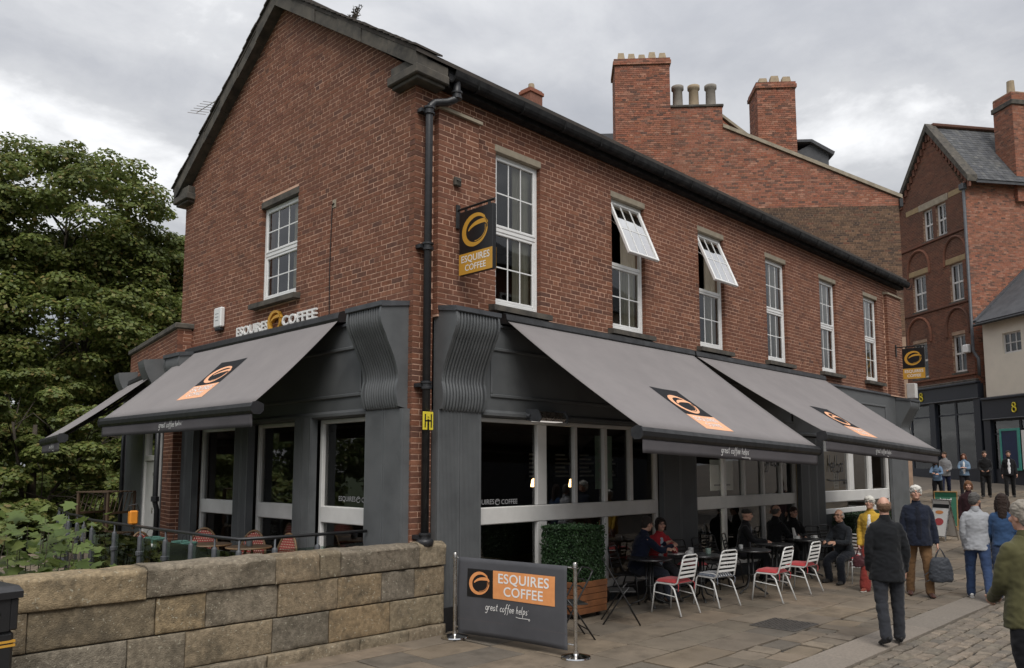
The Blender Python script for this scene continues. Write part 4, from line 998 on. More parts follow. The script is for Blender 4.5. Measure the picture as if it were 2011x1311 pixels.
# ================================================================ bridge parapet
pp = thing('bridge_parapet', 'weathered sandstone bridge parapet wall in front of the terrace', 'wall', (-2.5, -.02, 0))
PO = Matrix.Translation((2.5, .02, 0))
mb = MB(); mb.box(-9.5, .03, -.150, .16, -.3, 1.0); part('core', mb.xf(PO), M['joint_stone'], pp)
from mathutils import noise as mnoise
def lattice(xs, ys, zs):
    """closed box surface on given grid lines"""
    V = {}; vs = []; fs = []
    def vid(i, j, k):
        if (i,j,k) not in V: V[(i,j,k)] = len(vs); vs.append([xs[i], ys[j], zs[k]])
        return V[(i,j,k)]
    a, b, c = len(xs)-1, len(ys)-1, len(zs)-1
    for i in range(a):
        for k in range(c):
            for j in (0, b): fs.append([vid(i,j,k), vid(i+1,j,k), vid(i+1,j,k+1), vid(i,j,k+1)])
    for i in range(a):
        for j in range(b):
            for k in (0, c): fs.append([vid(i,j,k), vid(i+1,j,k), vid(i+1,j+1,k), vid(i,j+1,k)])
    for j in range(b):
        for k in range(c):
            for i in (0, a): fs.append([vid(i,j,k), vid(i,j+1,k), vid(i,j+1,k+1), vid(i,j,k+1)])
    return vs, fs
def edges(a, b, step, e=.012):
    n = max(2, int((b-a-2*e)/step)); return [a, a+e*.5, a+e]+[a+e+(b-a-2*e)*k/n for k in range(1, n)]+[b-e, b-e*.5, b]
def stone(x0, x1, y0, y1, z0, z1, name='stone', rough=.012, rnd=.02, seg=7, coping=False):
    """squared sandstone block: worn face, chipped arrises"""
    vs, fs = lattice(edges(x0, x1, .035), edges(y0, y1, .07), edges(z0, z1, .035)); sd_ = rs.uniform(0, 90); tl = rs.uniform(-.02, .02); out_ = []
    for x, y, z in vs:
        dx = min(x-x0, x1-x); dz = min(z-z0, z1-z); dy = y-y0
        n = mnoise.fractal(Vector((x*4+sd_, y*4, z*4)), 1.0, 2.1, 5)*rough + mnoise.noise(Vector((x*23+sd_, y*20, z*23)))*rough*.22
        chip = max(0, mnoise.noise(Vector((x*5.5+sd_*2, y*5, z*5.5)))-.25)*.09
        ed = max(0, 1-min(dx, dz)/.010)
        wear = max(0, 1-min(dx, dz)/.045)
        if dy < .02: y += n*.7 + ed*.007 + chip*wear*.6 + (z-(z0+z1)/2)*tl
        if coping:
            r_ = .05
            if z > z1-.02: z += n*.6 - .028*max(0, 1-dy/r_)**2 - .03*max(0, 1-(y1-y)/r_)**2 - ed*.004*(dx < .01)
            if z > z1-r_ and dy < .03: y += .024*((z-(z1-r_))/r_)**2
        out_.append((x, y, z))
    mb = MB(); mb.add(out_, fs)
    return part(name, mb.xf(PO), M['sandstone'], pp, True)
xa = -9.4
for i, w in enumerate([1.3,1.05,1.25,.9,1.2,1.35,.55,.28,1.15,.45]):
    xb = min(xa+w, .07)
    if i == 9: xb = .07
    stone(xa+.003, xb-.003, -.215, .2, .86+rs.uniform(-.01,.01), 1.155+rs.uniform(-.012,.014), 'coping_stone', .022, .02, coping=True); xa += w
for (z0, z1, ws_, off) in ((.50, .85, [.9,.55,1.0,.7,.85,.6,1.1,.5,.8,.75,.62,.5,.9], -9.3), (.13, .49, [.7,1.0,.6,1.2,.8,1.05,.55,.95,.7,.85,.6,.9], -9.2)):
    x = off
    for w in ws_:
        if x > -.15: break
        xb = x+w
        if xb > -.25: xb = .06
        d = rs.uniform(-.014, .006)
        stone(x+.004, xb-.004, -.185+d, .16, z0+.002, z1-.002, rough=.012, rnd=.016); x = xb
x = -9.2
while x < 0:
    w = rs.uniform(.7, 1.3); xb = min(x+w, .05)
    if xb > -.2: xb = .05
    stone(x+.004, xb-.004, -.245+rs.uniform(-.008,.008), .16, -.1, .125, 'plinth_stone', .014, .012); x = xb+.0001
# ================================================================ terrace
mb = MB(); mb.box(-3.0, XG+.02, .2, 11.5, -3.7, .23); terr = struct('terrace', mb, M['joint_stone'])
x = -2.98
while x < -.5:
    y = .22
    while y < 11.2:
        slab('terrace_slab', [(x+.005,y+.005),(min(x+.595,-.4),y+.005),(min(x+.595,-.4),y+.595),(x+.005,y+.595)], .25, .03, M['flagstone'], terr, .006); y += .6
    x += .6
bal = thing('glass_balustrade', 'glass terrace balustrade with grey posts and black rail', 'balustrade', (-2.3, 3.0, .1))
BO = Matrix.Translation((2.3, -3.0, -.1))
bp = [(-.5,.75),(-1.26,.72),(-1.85,.72),(-2.3,.74),(-2.33,1.3),(-2.31,2.0),(-2.31,2.8),(-2.3,3.7),(-2.3,4.7),(-2.28,5.75),(-2.1,6.7),(-2.02,7.3),(-1.98,7.9),(-1.84,8.5),(-1.7,9.2),(-1.55,9.9),(-1.4,10.5)]
mb = MB(); mb.tube([(a, b, 1.27) for a, b in bp], .021, 8); part('rail', mb.xf(BO), M['black_metal'], bal, True)
for k, (a, b) in enumerate(bp[1:]):
    mb = MB(); mb.lathe([(.035,0),(.035,1.02),(.028,1.04),(.012,1.05),(.012,1.16),(.0,1.16)], (a, b, .1), 12); po = part('post', mb.xf(BO), M['lead'], bal, True)
    for zz_ in (.35, .86): mb = MB(); mb.bbox(a-.045, a+.045, b-.045, b+.045, zz_, zz_+.07, .012); part('clamp', mb.xf(BO), M['lead'], po)
for (a, b), (c, d) in zip(bp, bp[1:]):
    l = math.hypot(c-a, d-b); ux, uy = (c-a)/l, (d-b)/l; p = .05
    nx, ny = -uy*.005, ux*.005
    mb = MB(); mb.prism([(a+ux*p+nx, b+uy*p+ny), (c-ux*p+nx, d-uy*p+ny), (c-ux*p-nx, d-uy*p-ny), (a+ux*p-nx, b+uy*p-ny)], .2, 1.12, 'z'); part('glass_panel', mb.xf(BO), M['glass_rail'], bal)
mk('rattan_red', (.34,.05,.04), (.22,.03,.025), 60, .6, .6, 160); mk('rattan_light', (.62,.55,.42), (.5,.44,.33), 60, .6); mk('cane', (.22,.13,.06), (.13,.08,.04), 12, .5, .3, 80)
mk('bucket_green', (.10,.22,.18), (.07,.16,.13), 6, .4); mk('plastic_orange', (.75,.28,.03), (.65,.23,.025), 8, .4)
def rattan_chair(lab, x, y, rz):
    t = thing('rattan_chair', lab, 'chair', (x, y, .25), R(rz), 'rattan terrace chairs')
    arch = [(-.22,.0,.1)]+[(-.23*math.cos(a), -.02-.05*math.sin(a), .48+.40*math.sin(a)) for a in np.linspace(0, math.pi, 15)]
    mb = MB(); mb.tube([(-.22,-.02,0)]+[(-.23*math.cos(a), -.02-.06*math.sin(a), .47+.42*math.sin(a)) for a in np.linspace(0, math.pi, 17)]+[(.22,-.02,0)], .017, 8); part('back_frame', mb, M['cane'], t, True)
    mb = MB(); mb.sheet(lambda u, v: ((u-.5)*.40*math.sqrt(max(.02, 1-max(0,(v-.25)/.76)**2)), -.03-.055*v, .50+.36*v), 10, 10, .008); bk = part('backrest', mb, M['rattan_red'], t, True)
    dots = MB()
    for i in range(11):
        for j in range(10):
            v = (j+.5)/10; hw = .18*math.sqrt(max(.0, 1-max(0,(v-.25)/.76)**2)); xx = (i-5)*.036+(j % 2)*.018
            if abs(xx) < hw: dots.box(xx-.007, xx+.007, -.033-.055*v-.012, -.033-.055*v+.012, .50+.36*v-.009, .50+.36*v+.009)
    tag(part('weave', dots, M['rattan_light'], bk), kind='stuff')
    mb = MB(); mb.lathe([(.0,.43),(.19,.43),(.22,.445),(.22,.465),(.2,.475),(.0,.475)], (0,.2,0), 18); st = part('seat', mb, M['rattan_red'], t)
    dots = MB()
    for i in range(34):
        a = 2*math.pi*i/34; dots.box(.222*math.cos(a)-.008, .222*math.cos(a)+.008, .2+.222*math.sin(a)-.008, .2+.222*math.sin(a)+.008, .447, .463)
    tag(part('weave', dots, M['rattan_light'], st), kind='stuff')
    for sx, sy in ((-.17,.36),(.17,.36)): mb = MB(); mb.tube([(sx,sy-.03,.44),(sx*1.1,sy+.02,0)], .016, 8); part('leg', mb, M['cane'], t)
    for s in (-1, 1): mb = MB(); mb.tube([(s*.22,-.02,.3),(s*.19,.2,.26),(s*.18,.36,.3)], .011, 6); part('stretcher', mb, M['cane'], t)
    return t
rattan_chair('red rattan chair nearest the glass balustrade posts', -2.02, 4.3, 200); rattan_chair('red rattan chair behind the left terrace table', -1.05, 4.4, 150)
rattan_chair('red rattan chair between the two terrace tables', -.75, 3.4, 120); rattan_chair('red rattan chair on the right of the right terrace table', -.7, 2.5, 100)
def terrace_table(lab, x, y):
    t = thing('terrace_table', lab, 'table', (x, y, .25), 0, 'round terrace tables')
    mb = MB(); mb.lathe([(.0,.70),(.30,.70),(.315,.705),(.315,.725),(.30,.73),(0,.73)], (0,0,0), 28); part('tabletop', mb, M['wood_dark'], t)
    mb = MB(); mb.tube([(.314*math.cos(a),.314*math.sin(a),.715) for a in np.linspace(0,2*math.pi,30)], .012, 6, False); part('rim', mb, M['cane'], t)
    for k in range(4):
        a = k*math.pi/2+.4; mb = MB(); mb.tube([(.06*math.cos(a),.06*math.sin(a),.7),(.1*math.cos(a),.1*math.sin(a),.35),(.26*math.cos(a),.26*math.sin(a),0)], .015, 6); part('leg', mb, M['cane'], t)
    return t
terrace_table('round terrace table on the left with nothing but a glass', -1.35, 3.55); terrace_table('round terrace table on the right carrying a dark mug', -1.13, 2.75)
def mug(name, lab, cat, loc, mat, r=.04, h=.09, rz=0, group=None):
    t = thing(name, lab, cat, loc, rz, group)
    mb = MB(); mb.lathe([(.0,.0),(r*.85,0),(r,.01),(r,h),(r*.9,h),(r*.86,.012),(0,.012)], (0,0,0), 16); autosmooth(part('bowl', mb, M[mat], t))
    mb = MB(); mb.tube([(r*.95,0,h*.8),(r*1.5,0,h*.8),(r*1.65,0,h*.5),(r*1.4,0,h*.22),(r*.95,0,h*.2)], .006, 6); part('handle', mb, M[mat], t, True)
    return t
mug('mug', 'dark mug on the right terrace table', 'mug', (-1.15,2.7,.982), 'paint_grey', .045, .1, 3.0)
# plant buckets hung on the balustrade
for k, (x, y) in enumerate(((-2.2,3.5),(-2.22,3.25),(-2.2,2.6),(-2.2,2.32))):
    t = thing('hanging_bucket', ['green bucket leftmost on the balustrade','green bucket second from the left on the balustrade','green bucket third from the left on the balustrade','green bucket rightmost on the balustrade'][k], 'bucket', (x, y, .92), 0, 'green buckets on the balustrade')
    mb = MB(); mb.lathe([(.0,0),(.075,0),(.10,.2),(.108,.2),(.108,.215),(.095,.215),(.07,.015),(0,.015)], (0,0,0), 16); autosmooth(part('bucket', mb, M['bucket_green'], t))
    mb = MB(); mb.lathe([(.089,.09),(.094,.11),(.098,.14),(.093,.14)], (0,0,0), 16); part('band', mb, M['sign_white'], t)
    mb = MB(); mb.tube([(-.1,0,.2),(-.08,0,.3),(0,0,.345),(.08,0,.3),(.1,0,.2)], .004, 5); part('handle', mb, M['black_metal'], t)
t = thing('warning_lamp', 'orange lamp box clipped on the balustrade rail', 'lamp', (-2.32, 3.95, 1.29)); mb = MB(); mb.bbox(-.06,.06,-.05,.05,0,.2,.02); part('body', mb, M['plastic_orange'], t)
mb = MB(); mb.tube([(-.05,0,.19),(-.07,0,.27),(.05,0,.29),(.08,0,.19)], .012, 6); part('handle', mb, M['black_metal'], t)
# stacked cane tables by the wing
for k, z in enumerate((.25, .99)):
    t = thing('folded_side_table', ['lower of two stacked grey slatted tables by the white door','upper of two stacked grey slatted tables by the white door, legs up'][k], 'table', (-1.55, 7.3, z), .5, 'stacked slatted tables')
    for i in range(7): mb = MB(); mb.box(-.35+.1*i, -.28+.1*i, -.35, .35, .68, .70); part('slat', mb, M['wood_dark'], t)
    for sx in (-.32, .32):
        for sy in (-.32, .32): mb = MB(); mb.box(sx-.02, sx+.02, sy-.02, sy+.02, 0, .68); part('leg', mb, M['wood_dark'], t)
    for sy in (-.32, .32):
        mb = MB(); mb.box(-.3, .3, sy-.015, sy+.015, .3, .34); part('stretcher', mb, M['wood_dark'], t)
        for i in range(5): mb = MB(); mb.tube([(-.28+.11*i, sy, .34),(-.18+.11*i, sy, .66)], .01, 5); part('lattice_bar', mb, M['wood_dark'], t)
# litter bin by the parapet
bn = thing('litter_bin', 'black litter bin with gold band at the left edge', 'litter bin', (-5.30, -.93, 0), R(8))
mb = MB(); mb.bbox(-.24,.24,-.24,.24,.0,.88,.03); part('body', mb, M['paint_black'], bn)
mb = MB(); mb.bbox(-.25,-.19,-.25,.25,.88,1.12,.01); mb.bbox(.19,.25,-.25,.25,.88,1.12,.01)
for s in (-1, 1):
    n = 16; v = []
    yy = s*.22
    ang = [2*math.pi*k/n for k in range(n)]
    outer = [(max(-.19,min(.19,.27*math.cos(a))), max(-.12,min(.12,.17*math.sin(a)))) for a in ang]; inner = [(.13*math.cos(a), .085*math.sin(a)) for a in ang]
    for y_ in (yy, yy+s*.03): v += [(p[0], y_, 1.0+p[1]) for p in outer]+[(p[0], y_, 1.0+p[1]) for p in inner]
    fs = []
    for k in range(n):
        k2 = (k+1) % n; fs += [(k,k2,n+k2,n+k),(2*n+k,2*n+k2,3*n+k2,3*n+k),(n+k,n+k2,3*n+k2,3*n+k)]
    mb.add(v, fs)
part('hood', mb, M['paint_black'], bn); mb = MB(); mb.prism([(-.27,1.12),(.27,1.12),(.27,1.17),(.18,1.205),(-.18,1.205),(-.27,1.17)], -.27, .27, 'x'); part('lid', mb, M['paint_black'], bn)
mb = MB(); mb.bbox(-.2,.2,-.2,.2,.3,.9,.02); part('liner', mb, M['interior_dark'], bn)
for zz_ in (.76, .79): mb = MB(); mb.box(-.243,.243,-.243,.243,zz_,zz_+.018); part('gold_band', mb, M['sign_gold'], bn)
flat('sticker', place2d(RECT(-.05,.05,0,.07), (.2505,.12,1.03), (0,1,0), (0,0,1), .001), M['sign_white'], bn)
flat('emblem', place2d(strip2d([(.07*math.cos(a), .07*math.sin(a)) for a in np.linspace(0, 6.283, 24)], [.018]*24), (0,-.2405,.42), (1,0,0), (0,0,1), .002), M['sign_gold'], bn)
# ================================================================ the tall brick gable behind the cafe
def frame(O, az):
    """local x along the wall, y outwards, z up"""
    d = (math.cos(az), math.sin(az), 0); return d
BA = R(131); BD = (math.cos(BA), math.sin(BA), 0); BN = (-math.sin(BA), -(-math.cos(BA)), 0)
BN = (-.7547, -.6561, 0); BOO = (24.0, 1.868, 0)
bg = thing('chimney_gable_house', 'tall old brick house with big chimneys rising behind the cafe', 'building', BOO)
BM = Matrix(((BD[0], -BN[0], 0, 0), (BD[1], -BN[1], 0, 0), (0, 0, 1, 0), (0, 0, 0, 1)))     # (s, y into the house, z)
def bpart(name, mb, mat, parent=None, **k): return part(name, mb.xf(BM), M[mat], parent or bg, **k)
top = [(0, 12.15), (6.4, 15.05)]      # right slope of the gable
mb = MB(); mb.prism([(0, 0), (0.0, 12.13), (6.4, 15.04), (6.4, 15.9), (8.4, 15.9), (8.4, 14.38), (10.8, 12.95), (10.8, 0)], .0, .4, 'y'); bpart('gable_wall', mb, 'mortar_grey')
def bshift(lst): return [b+np.array(BOO) for b in lst]
def biv(z):
    r = 0 if z <= 12.13 else min(6.4, (z-12.13)/2.91*6.4)
    l = 10.8 if z <= 12.95 else (max(8.4, 10.8-(z-12.95)/1.43*2.4))
    return (r, l)
BK = dict(course=.078, pitch=.245, proud=.007, depth=.03)
def lay_b(lst, mat, single):
    sc = sorted(range(len(lst)), key=lambda i: -lst[i].mean(0)[2]); me = MB(); pick = set(sc[:single])
    for i, b in enumerate(lst):
        if i in pick:
            c = b.mean(0); m = bpy.data.meshes.new('brick'); m.from_pydata([tuple(p-c) for p in b], [], BF); m.update(); link('brick', m, M[mat], bg, loc=tuple(c))
        else: me.add(b, BF)
    tag(link('brick_courses', me.mesh('brick_courses'), M[mat], bg), kind='stuff')
jag = lambda x: 11.9+.08*math.sin(x*7)+.06*math.sin(x*17)
def flipu(lst): return lst
# bricks are laid with u running right (towards the street): u = -BD
UB = tuple(-c for c in BD)
B1 = brick_list((0,0,0), UB, BN, 11.86, 15.9, lambda z: (-biv(z)[1], -biv(z)[0]), seed=51, **BK)
B2 = brick_list((0,0,0), UB, BN, 6.9, 11.86, lambda z: (-8.5, 0), seed=52, every=4, **BK)
lay_b(B1, 'brick_orange', 150); lay_b(B2, 'brick_old', 60)
mb = MB(); mb.prism([(-.12, 12.12), (6.4, 15.06), (6.4, 15.2), (-.12, 12.26)], -.08, .45, 'y'); bpart('verge_coping', mb, 'stone_light')
mb = MB(); mb.prism([(8.41, 14.4), (10.9, 12.92), (10.9, 13.03), (8.41, 14.52)], -.08, .45, 'y'); bpart('verge_coping', mb, 'stone_light')
mb = MB(); mb.bbox(6.35, 8.45, -.06, 1.0, 15.9, 16.0, .02); bpart('stack_cap', mb, 'stone_trim')
for k, s in enumerate((6.75, 7.4, 8.02)):
    mb = MB(); mb.lathe([(.21,0),(.2,.1),(.185,.75),(.24,.8),(.24,.93),(.19,.95),(.17,.95),(.16,.3),(0,.3)], (s, .4, 16.0), 16)
    bpart('chimney_pot', mb, ('chimney_pot_grey','chimney_pot','chimney_pot_grey')[k], smooth=True)
def chimney(s0, s1, y0, y1, z0, z1, pots, seed):
    mb = MB(); mb.box(s0+.01, s1-.01, y0+.01, y1-.01, z0, z1); ch = bpart('chimney', mb, 'mortar_grey')
    P2 = lambda s, y: np.array((BD[0]*s-BN[0]*y, BD[1]*s-BN[1]*y, 0))
    l = brick_list(P2(0, y0), UB, BN, z0, z1-.25, lambda z: (-s1, -s0), seed=seed, **BK)
    l += brick_list(P2(s1, y0), tuple(c for c in BN), BD, z0, z1-.25, lambda z: (-(y1-y0), 0), seed=seed+1, **BK)
    l += brick_list(P2(s0, y0), tuple(-c for c in BN), UB, z0, z1-.25, lambda z: (0, y1-y0), seed=seed+2, **BK)
    for (e, za, zb) in ((.06, z1-.25, z1-.1), (.03, z1-.1, z1+.0)):
        l += brick_list(P2(0, y0-e), UB, BN, za, zb, lambda z: (-s1-e, -s0+e), seed=seed+3, **BK)
        l += brick_list(P2(s1+e, y0-e), BN, BD, za, zb, lambda z: (-(y1-y0)-2*e, 0), seed=seed+4, **BK)
        mb = MB(); mb.box(s0-e+.008, s1+e-.008, y0-e+.008, y1+e-.008, za, zb); bpart('oversailing_course', mb, 'mortar_grey', ch)
    me = MB()
    for b in l: me.add(b, BF)
    tag(link('brick_courses', me.mesh('brick_courses'), M['brick_orange'], ch), kind='stuff')
    n = pots; w = (s1-s0-.1)/n
    for k in range(n):
        mb = MB(); a = s0+.05+w*k+.03; b = a+w-.08; c, d = y0+.12, y0+.12+(b-a); z = z1; h = .3+.05*math.sin(k*2.1); i = .05
        mb.add([(a,c,z),(b,c,z),(b,d,z),(a,d,z),(a+i,c+i,z+h),(b-i,c+i,z+h),(b-i,d-i,z+h),(a+i,d-i,z+h)], [(0,1,5,4),(1,2,6,5),(2,3,7,6),(3,0,4,7),(4,5,6,7),(3,2,1,0)]); bpart('chimney_pot', mb, 'chimney_pot', ch)
    return ch
chimney(8.42, 10.5, -.35, 1.0, 12.4, 17.75, 5, 60); chimney(3.5, 4.95, .46, 1.75, 12.6, 17.05, 3, 70)
# roof and rear gable behind
mb = MB(); mb.prism([(5.0, 14.6), (6.7, 16.25), (8.4, 15.9), (8.4, 13), (3.6, 13)], .9, 1.25, 'y'); bpart('rear_gable', mb, 'brick_orange')
mb = MB(); mb.prism([(4.9, 14.75), (6.7, 16.28), (6.7, 16.4), (4.9, 14.87)], .84, 1.3, 'y'); bpart('verge_coping', mb, 'stone_light')
mb = MB(); mb.prism([(-.1, 12.0), (6.4, 14.9), (6.4, 15.0), (-.1, 12.1)], .41, 7, 'y'); bpart('roof', mb, 'slate')
mb = MB(); mb.prism([(9.6, 15.5), (15.0, 15.5), (15.0, 18.6), (9.6, 18.6)], 8.5, 9.5, 'y'); bpart('rear_roof', mb, 'slate')
mb = MB(); mb.prism([(2.25, 12.9), (3.5, 13.2), (3.5, 14.3), (2.9, 14.6), (2.25, 14.2)], .7, 2.6, 'y'); bpart('dormer', mb, 'slate')
mb = MB(); mb.prism([(2.1, 14.1), (2.95, 14.65), (3.6, 14.65), (3.6, 14.75), (2.9, 14.75), (2.05, 14.23)], .55, 2.7, 'y'); bpart('dormer_roof', mb, 'slate')
mb = MB(); mb.box(-.12, 0.0, -.1, 6, 11.8, 12.1); bpart('gutter', mb, 'iron_black')
mb = MB(); mb.box(.0, .35, .41, 9, 0, 12.0); bpart('street_wall', mb, 'brick_old')
# small chimney beyond the cafe ridge
t = thing('distant_chimney', 'small red brick chimney peeping over the cafe roofline', 'chimney', (24.7, 21.3, 20.5))
mb = MB(); mb.bbox(-.5,.5,-.4,.4,0,2.75,.02); part('stack', mb, M['brick_orange'], t); mb = MB(); mb.bbox(-.57,.57,-.47,.47,2.45,2.65,.02); part('oversailing_course', mb, M['brick_orange'], t)
mb = MB(); mb.lathe([(.2,2.75),(.17,3.15),(.0,3.15)], (0,0,0), 10); part('chimney_pot', mb, M['chimney_pot'], t)
mb = MB(); mb.box(-2,4,-.6,6,-19.6,0); part('wall_below', mb, M['brick_orange'], t)

# ================================================================ the gabled house up the street
GA = R(54.4); GD = (math.cos(GA), math.sin(GA), 0); GN = (-math.sin(GA), math.cos(GA), 0); GE = (math.sin(GA), -math.cos(GA), 0)
GOO = (35.1416, 2.4838, 0)
gh = thing('gabled_town_house', 'narrow red brick house with steep gable and arched brickwork up the street', 'building', GOO)
GM = Matrix(((GD[0], GE[0], 0, 0), (GD[1], GE[1], 0, 0), (0, 0, 1, 0), (0, 0, 0, 1)))       # (s to the left, y into the house, z)
def gpart(name, mb, mat, parent=None, **k): return part(name, mb.xf(GM), M[mat], parent or gh, **k)
SW = 5.35; AP = 2.25
wins = [(3.05,4.06,10.2,12.07),(.42,1.32,10.2,12.07),(3.2,4.3,6.72,8.55),(.52,1.42,6.72,8.55)]
topw = [(2.30,3.02,13.7,15.35),(1.32,2.04,13.7,15.35)]
mb = MB(); wall_cells(mb, 0, SW, 6.1, 15.5, wins+topw, 0, .35)
mb.prism([(0, 15.5), (SW-.3, 15.5), (AP, 19.25)], 0, .35, 'y'); gpart('front_wall', mb, 'mortar_grey')
mb = MB(); mb.box(0, .3, .351, 9, 1, 15.95); gpart('side_wall', mb, 'mortar_grey')
UG = tuple(-c for c in GD)
def giv2(z):
    if z < 15.5: return (-SW, 0)
    t = (z-15.5)/3.75; return (-(SW-.3)+(SW-.3-AP)*t, -AP*t)
GK = dict(course=.078, pitch=.24, proud=.006, depth=.09)
holes = [(-b-.0, -a, c-.02, d+.18) for a, b, c, d in wins+topw]
gl = brick_list((0,0,0), UG, GN, 6.3, 19.1, giv2, holes, seed=81, **GK)
gl2 = brick_list((0,0,0), GE, tuple(-c for c in GD), 6.0, 15.9, lambda z: (0, 7), seed=82, **GK)
for l, m_ in ((gl, 'brick_dark'), (gl2, 'brick_orange')):
    me = MB()
    for b in l: me.add(b, BF)
    tag(link('brick_courses', me.mesh('brick_courses'), M[m_], gh), kind='stuff')
for a, b, c, d in wins+topw:
    mb = MB()
    for q in ((a, a+.09, c, d), (b-.09, b, c, d), (a+.09, b-.09, c, c+.1), (a+.09, b-.09, d-.09, d), (a+.09, b-.09, (c+d)/2-.045, (c+d)/2+.045), ((a+b)/2-.02, (a+b)/2+.02, c+.1, d-.09)): mb.box(q[0], q[1], .12, .2, q[2], q[3])
    w = gpart('window', mb, 'paint_white')
    for q in ((c+.1, (c+d)/2-.045), ((c+d)/2+.045, d-.09)):
        mb = MB(); mb.box(a+.09, b-.09, .16, .165, q[0], q[1]); gpart('pane', mb, 'glass_dark', w)
    mb = MB(); mb.box(a-.02, b+.02, .3, .31, c, d); gpart('dark_room', mb, 'interior_wall', w)
    mb = MB(); mb.box(a-.08, b+.08, -.06, .1, c-.1, c-.005); gpart('sill', mb, 'stone_trim', w)
for a, b, c, d in wins[:2]:
    mb = MB(); mb.bbox(a-.25, b+.25, -.03, .1, d+.02, d+.3, .02); gpart('lintel', mb, 'stone_ochre')
mb = MB(); mb.bbox(1.15, 3.3, -.03, .1, 15.37, 15.72, .02); gpart('lintel', mb, 'stone_light')
for x0, x1 in ((3.3, 4.3), (-.05, 1.1)): mb = MB(); mb.bbox(x0, x1, -.02, .05, 15.42, 15.7, .01); gpart('band_stone', mb, 'stone_ochre')
for z in (13.55, 10.02, 6.5):
    mb = MB(); mb.bbox(-.03, SW, -.07, .03, z, z+.1, .015); gpart('string_course', mb, 'brick_dark')
for (a, b, c, d) in wins:                                   # pointed relieving arches
    m_ = (a+b)/2; w = (b-a)/2+.32; z0 = d+.32
    L1 = [(m_-w, z0-.35), (m_-w, z0)]+[(m_-w*math.cos(t), z0+1.0*math.sin(t)**.9) for t in np.linspace(.15, math.pi-.15, 13)]+[(m_+w, z0), (m_+w, z0-.35)]
    mb = MB(); mb.tube([(p[0], -.015, p[1]) for p in L1], .075, 6); gpart('arch', mb, 'brick_dark')
for s in (1, -1):                                           # corbelled verge
    xe = -.45 if s > 0 else SW+.05; ze = 15.75 if s > 0 else 15.35
    mb = MB(); mb.prism([(AP, 19.35), (xe, ze), (xe, ze+.32), (AP, 19.75)], -.2, .36, 'y'); gpart('verge', mb, 'stone_trim')
    mb = MB(); mb.prism([(AP, 19.3), (xe, ze-.05), (xe, ze+.12), (AP, 19.55)], .3, 9, 'y'); gpart('roof', mb, 'slate')
    for k in range(14):
        t = (k+.5)/14; x = xe+(AP-xe)*t; z = ze+(19.35-ze)*t
        mb = MB(); mb.box(x-.07, x+.07, -.09, .02, z-.38, z-.03); gpart('corbel_block', mb, 'brick_dark')
# slates laid in courses on the street slope
nrow = 22; sl_ = MB(); vx, vz = -.45-AP, 15.75+.12-19.55
for r_ in range(nrow):
    y = .36
    while y < 6.5:
        w = .22; t0, t1 = r_/nrow, (r_+1.25)/nrow; o = .012+.03; dz = random.uniform(0, .012)
        p = [(AP+vx*t0, y, 19.55+vz*t0+.015), (AP+vx*t0, y+w-.008, 19.55+vz*t0+.015), (AP+vx*t1, y+w-.008, 19.55+vz*t1+.035+dz), (AP+vx*t1, y, 19.55+vz*t1+.035+dz)]
        q = [(a, b, c-.02) for a, b, c in p]
        sl_.add(p+q, [(0,1,2,3),(3,2,6,7),(1,0,4,5),(0,3,7,4),(2,1,5,6)]); y += w
mk_pieces('slate_piece', [(.095,.098,.105),(.07,.073,.08),(.12,.122,.125),(.085,.088,.09),(.06,.063,.07),(.14,.14,.135)], rough=.7, nscale=3, namt=.3, bump=.3, bscale=40)
tag(gpart('slates', sl_, 'slate_piece'), kind='stuff')
mb = MB(); mb.bbox(AP-.12, AP+.12, .2, 7, 19.6, 19.8, .05); gpart('ridge', mb, 'brick_dark')
mb = MB(); mb.bbox(-.2, 1.0, 2.75, 4.2, 15, 20.6, .02); ch = gpart('chimney', mb, 'mortar_grey')
gc = lambda s_, y_: np.array((GD[0]*s_+GE[0]*y_, GD[1]*s_+GE[1]*y_, 0)); me = MB()
for b in brick_list(gc(0, 2.75), UG, GN, 15, 20.55, lambda z: (-1.0, .2), seed=91, **GK)+brick_list(gc(-.2, 2.75), GE, tuple(-c for c in GD), 15, 20.55, lambda z: (0, 1.45), seed=92, **GK): me.add(b, BF)
tag(link('brick_courses', me.mesh('brick_courses'), M['brick_orange'], ch), kind='stuff')
mb = MB(); mb.bbox(-.28, 1.08, 2.67, 4.28, 19.9, 20.15, .02); gpart('cap', mb, 'stone_trim', ch)
mb = MB(); mb.lathe([(.2,20.6),(.17,21.4),(0,21.4)], (.4,3.3,0), 12); gpart('chimney_pot', mb, 'chimney_pot', ch)
mb = MB(); mb.tube([(-.05,-.1,15.6),(-.05,-.1,7.6),(-.35,-.1,7.2),(-.35,-.1,6.4)], .07, 8); gpart('drainpipe', mb, 'lead', smooth=True)
mb = MB(); mb.bbox(-.15,.15,-.22,.02,15.45,15.75,.03); gpart('hopper', mb, 'lead')
mb = MB(); mb.bbox(-.1, SW, -.12, .1, 6.08, 6.3, .03); gpart('cornice', mb, 'stone_trim')
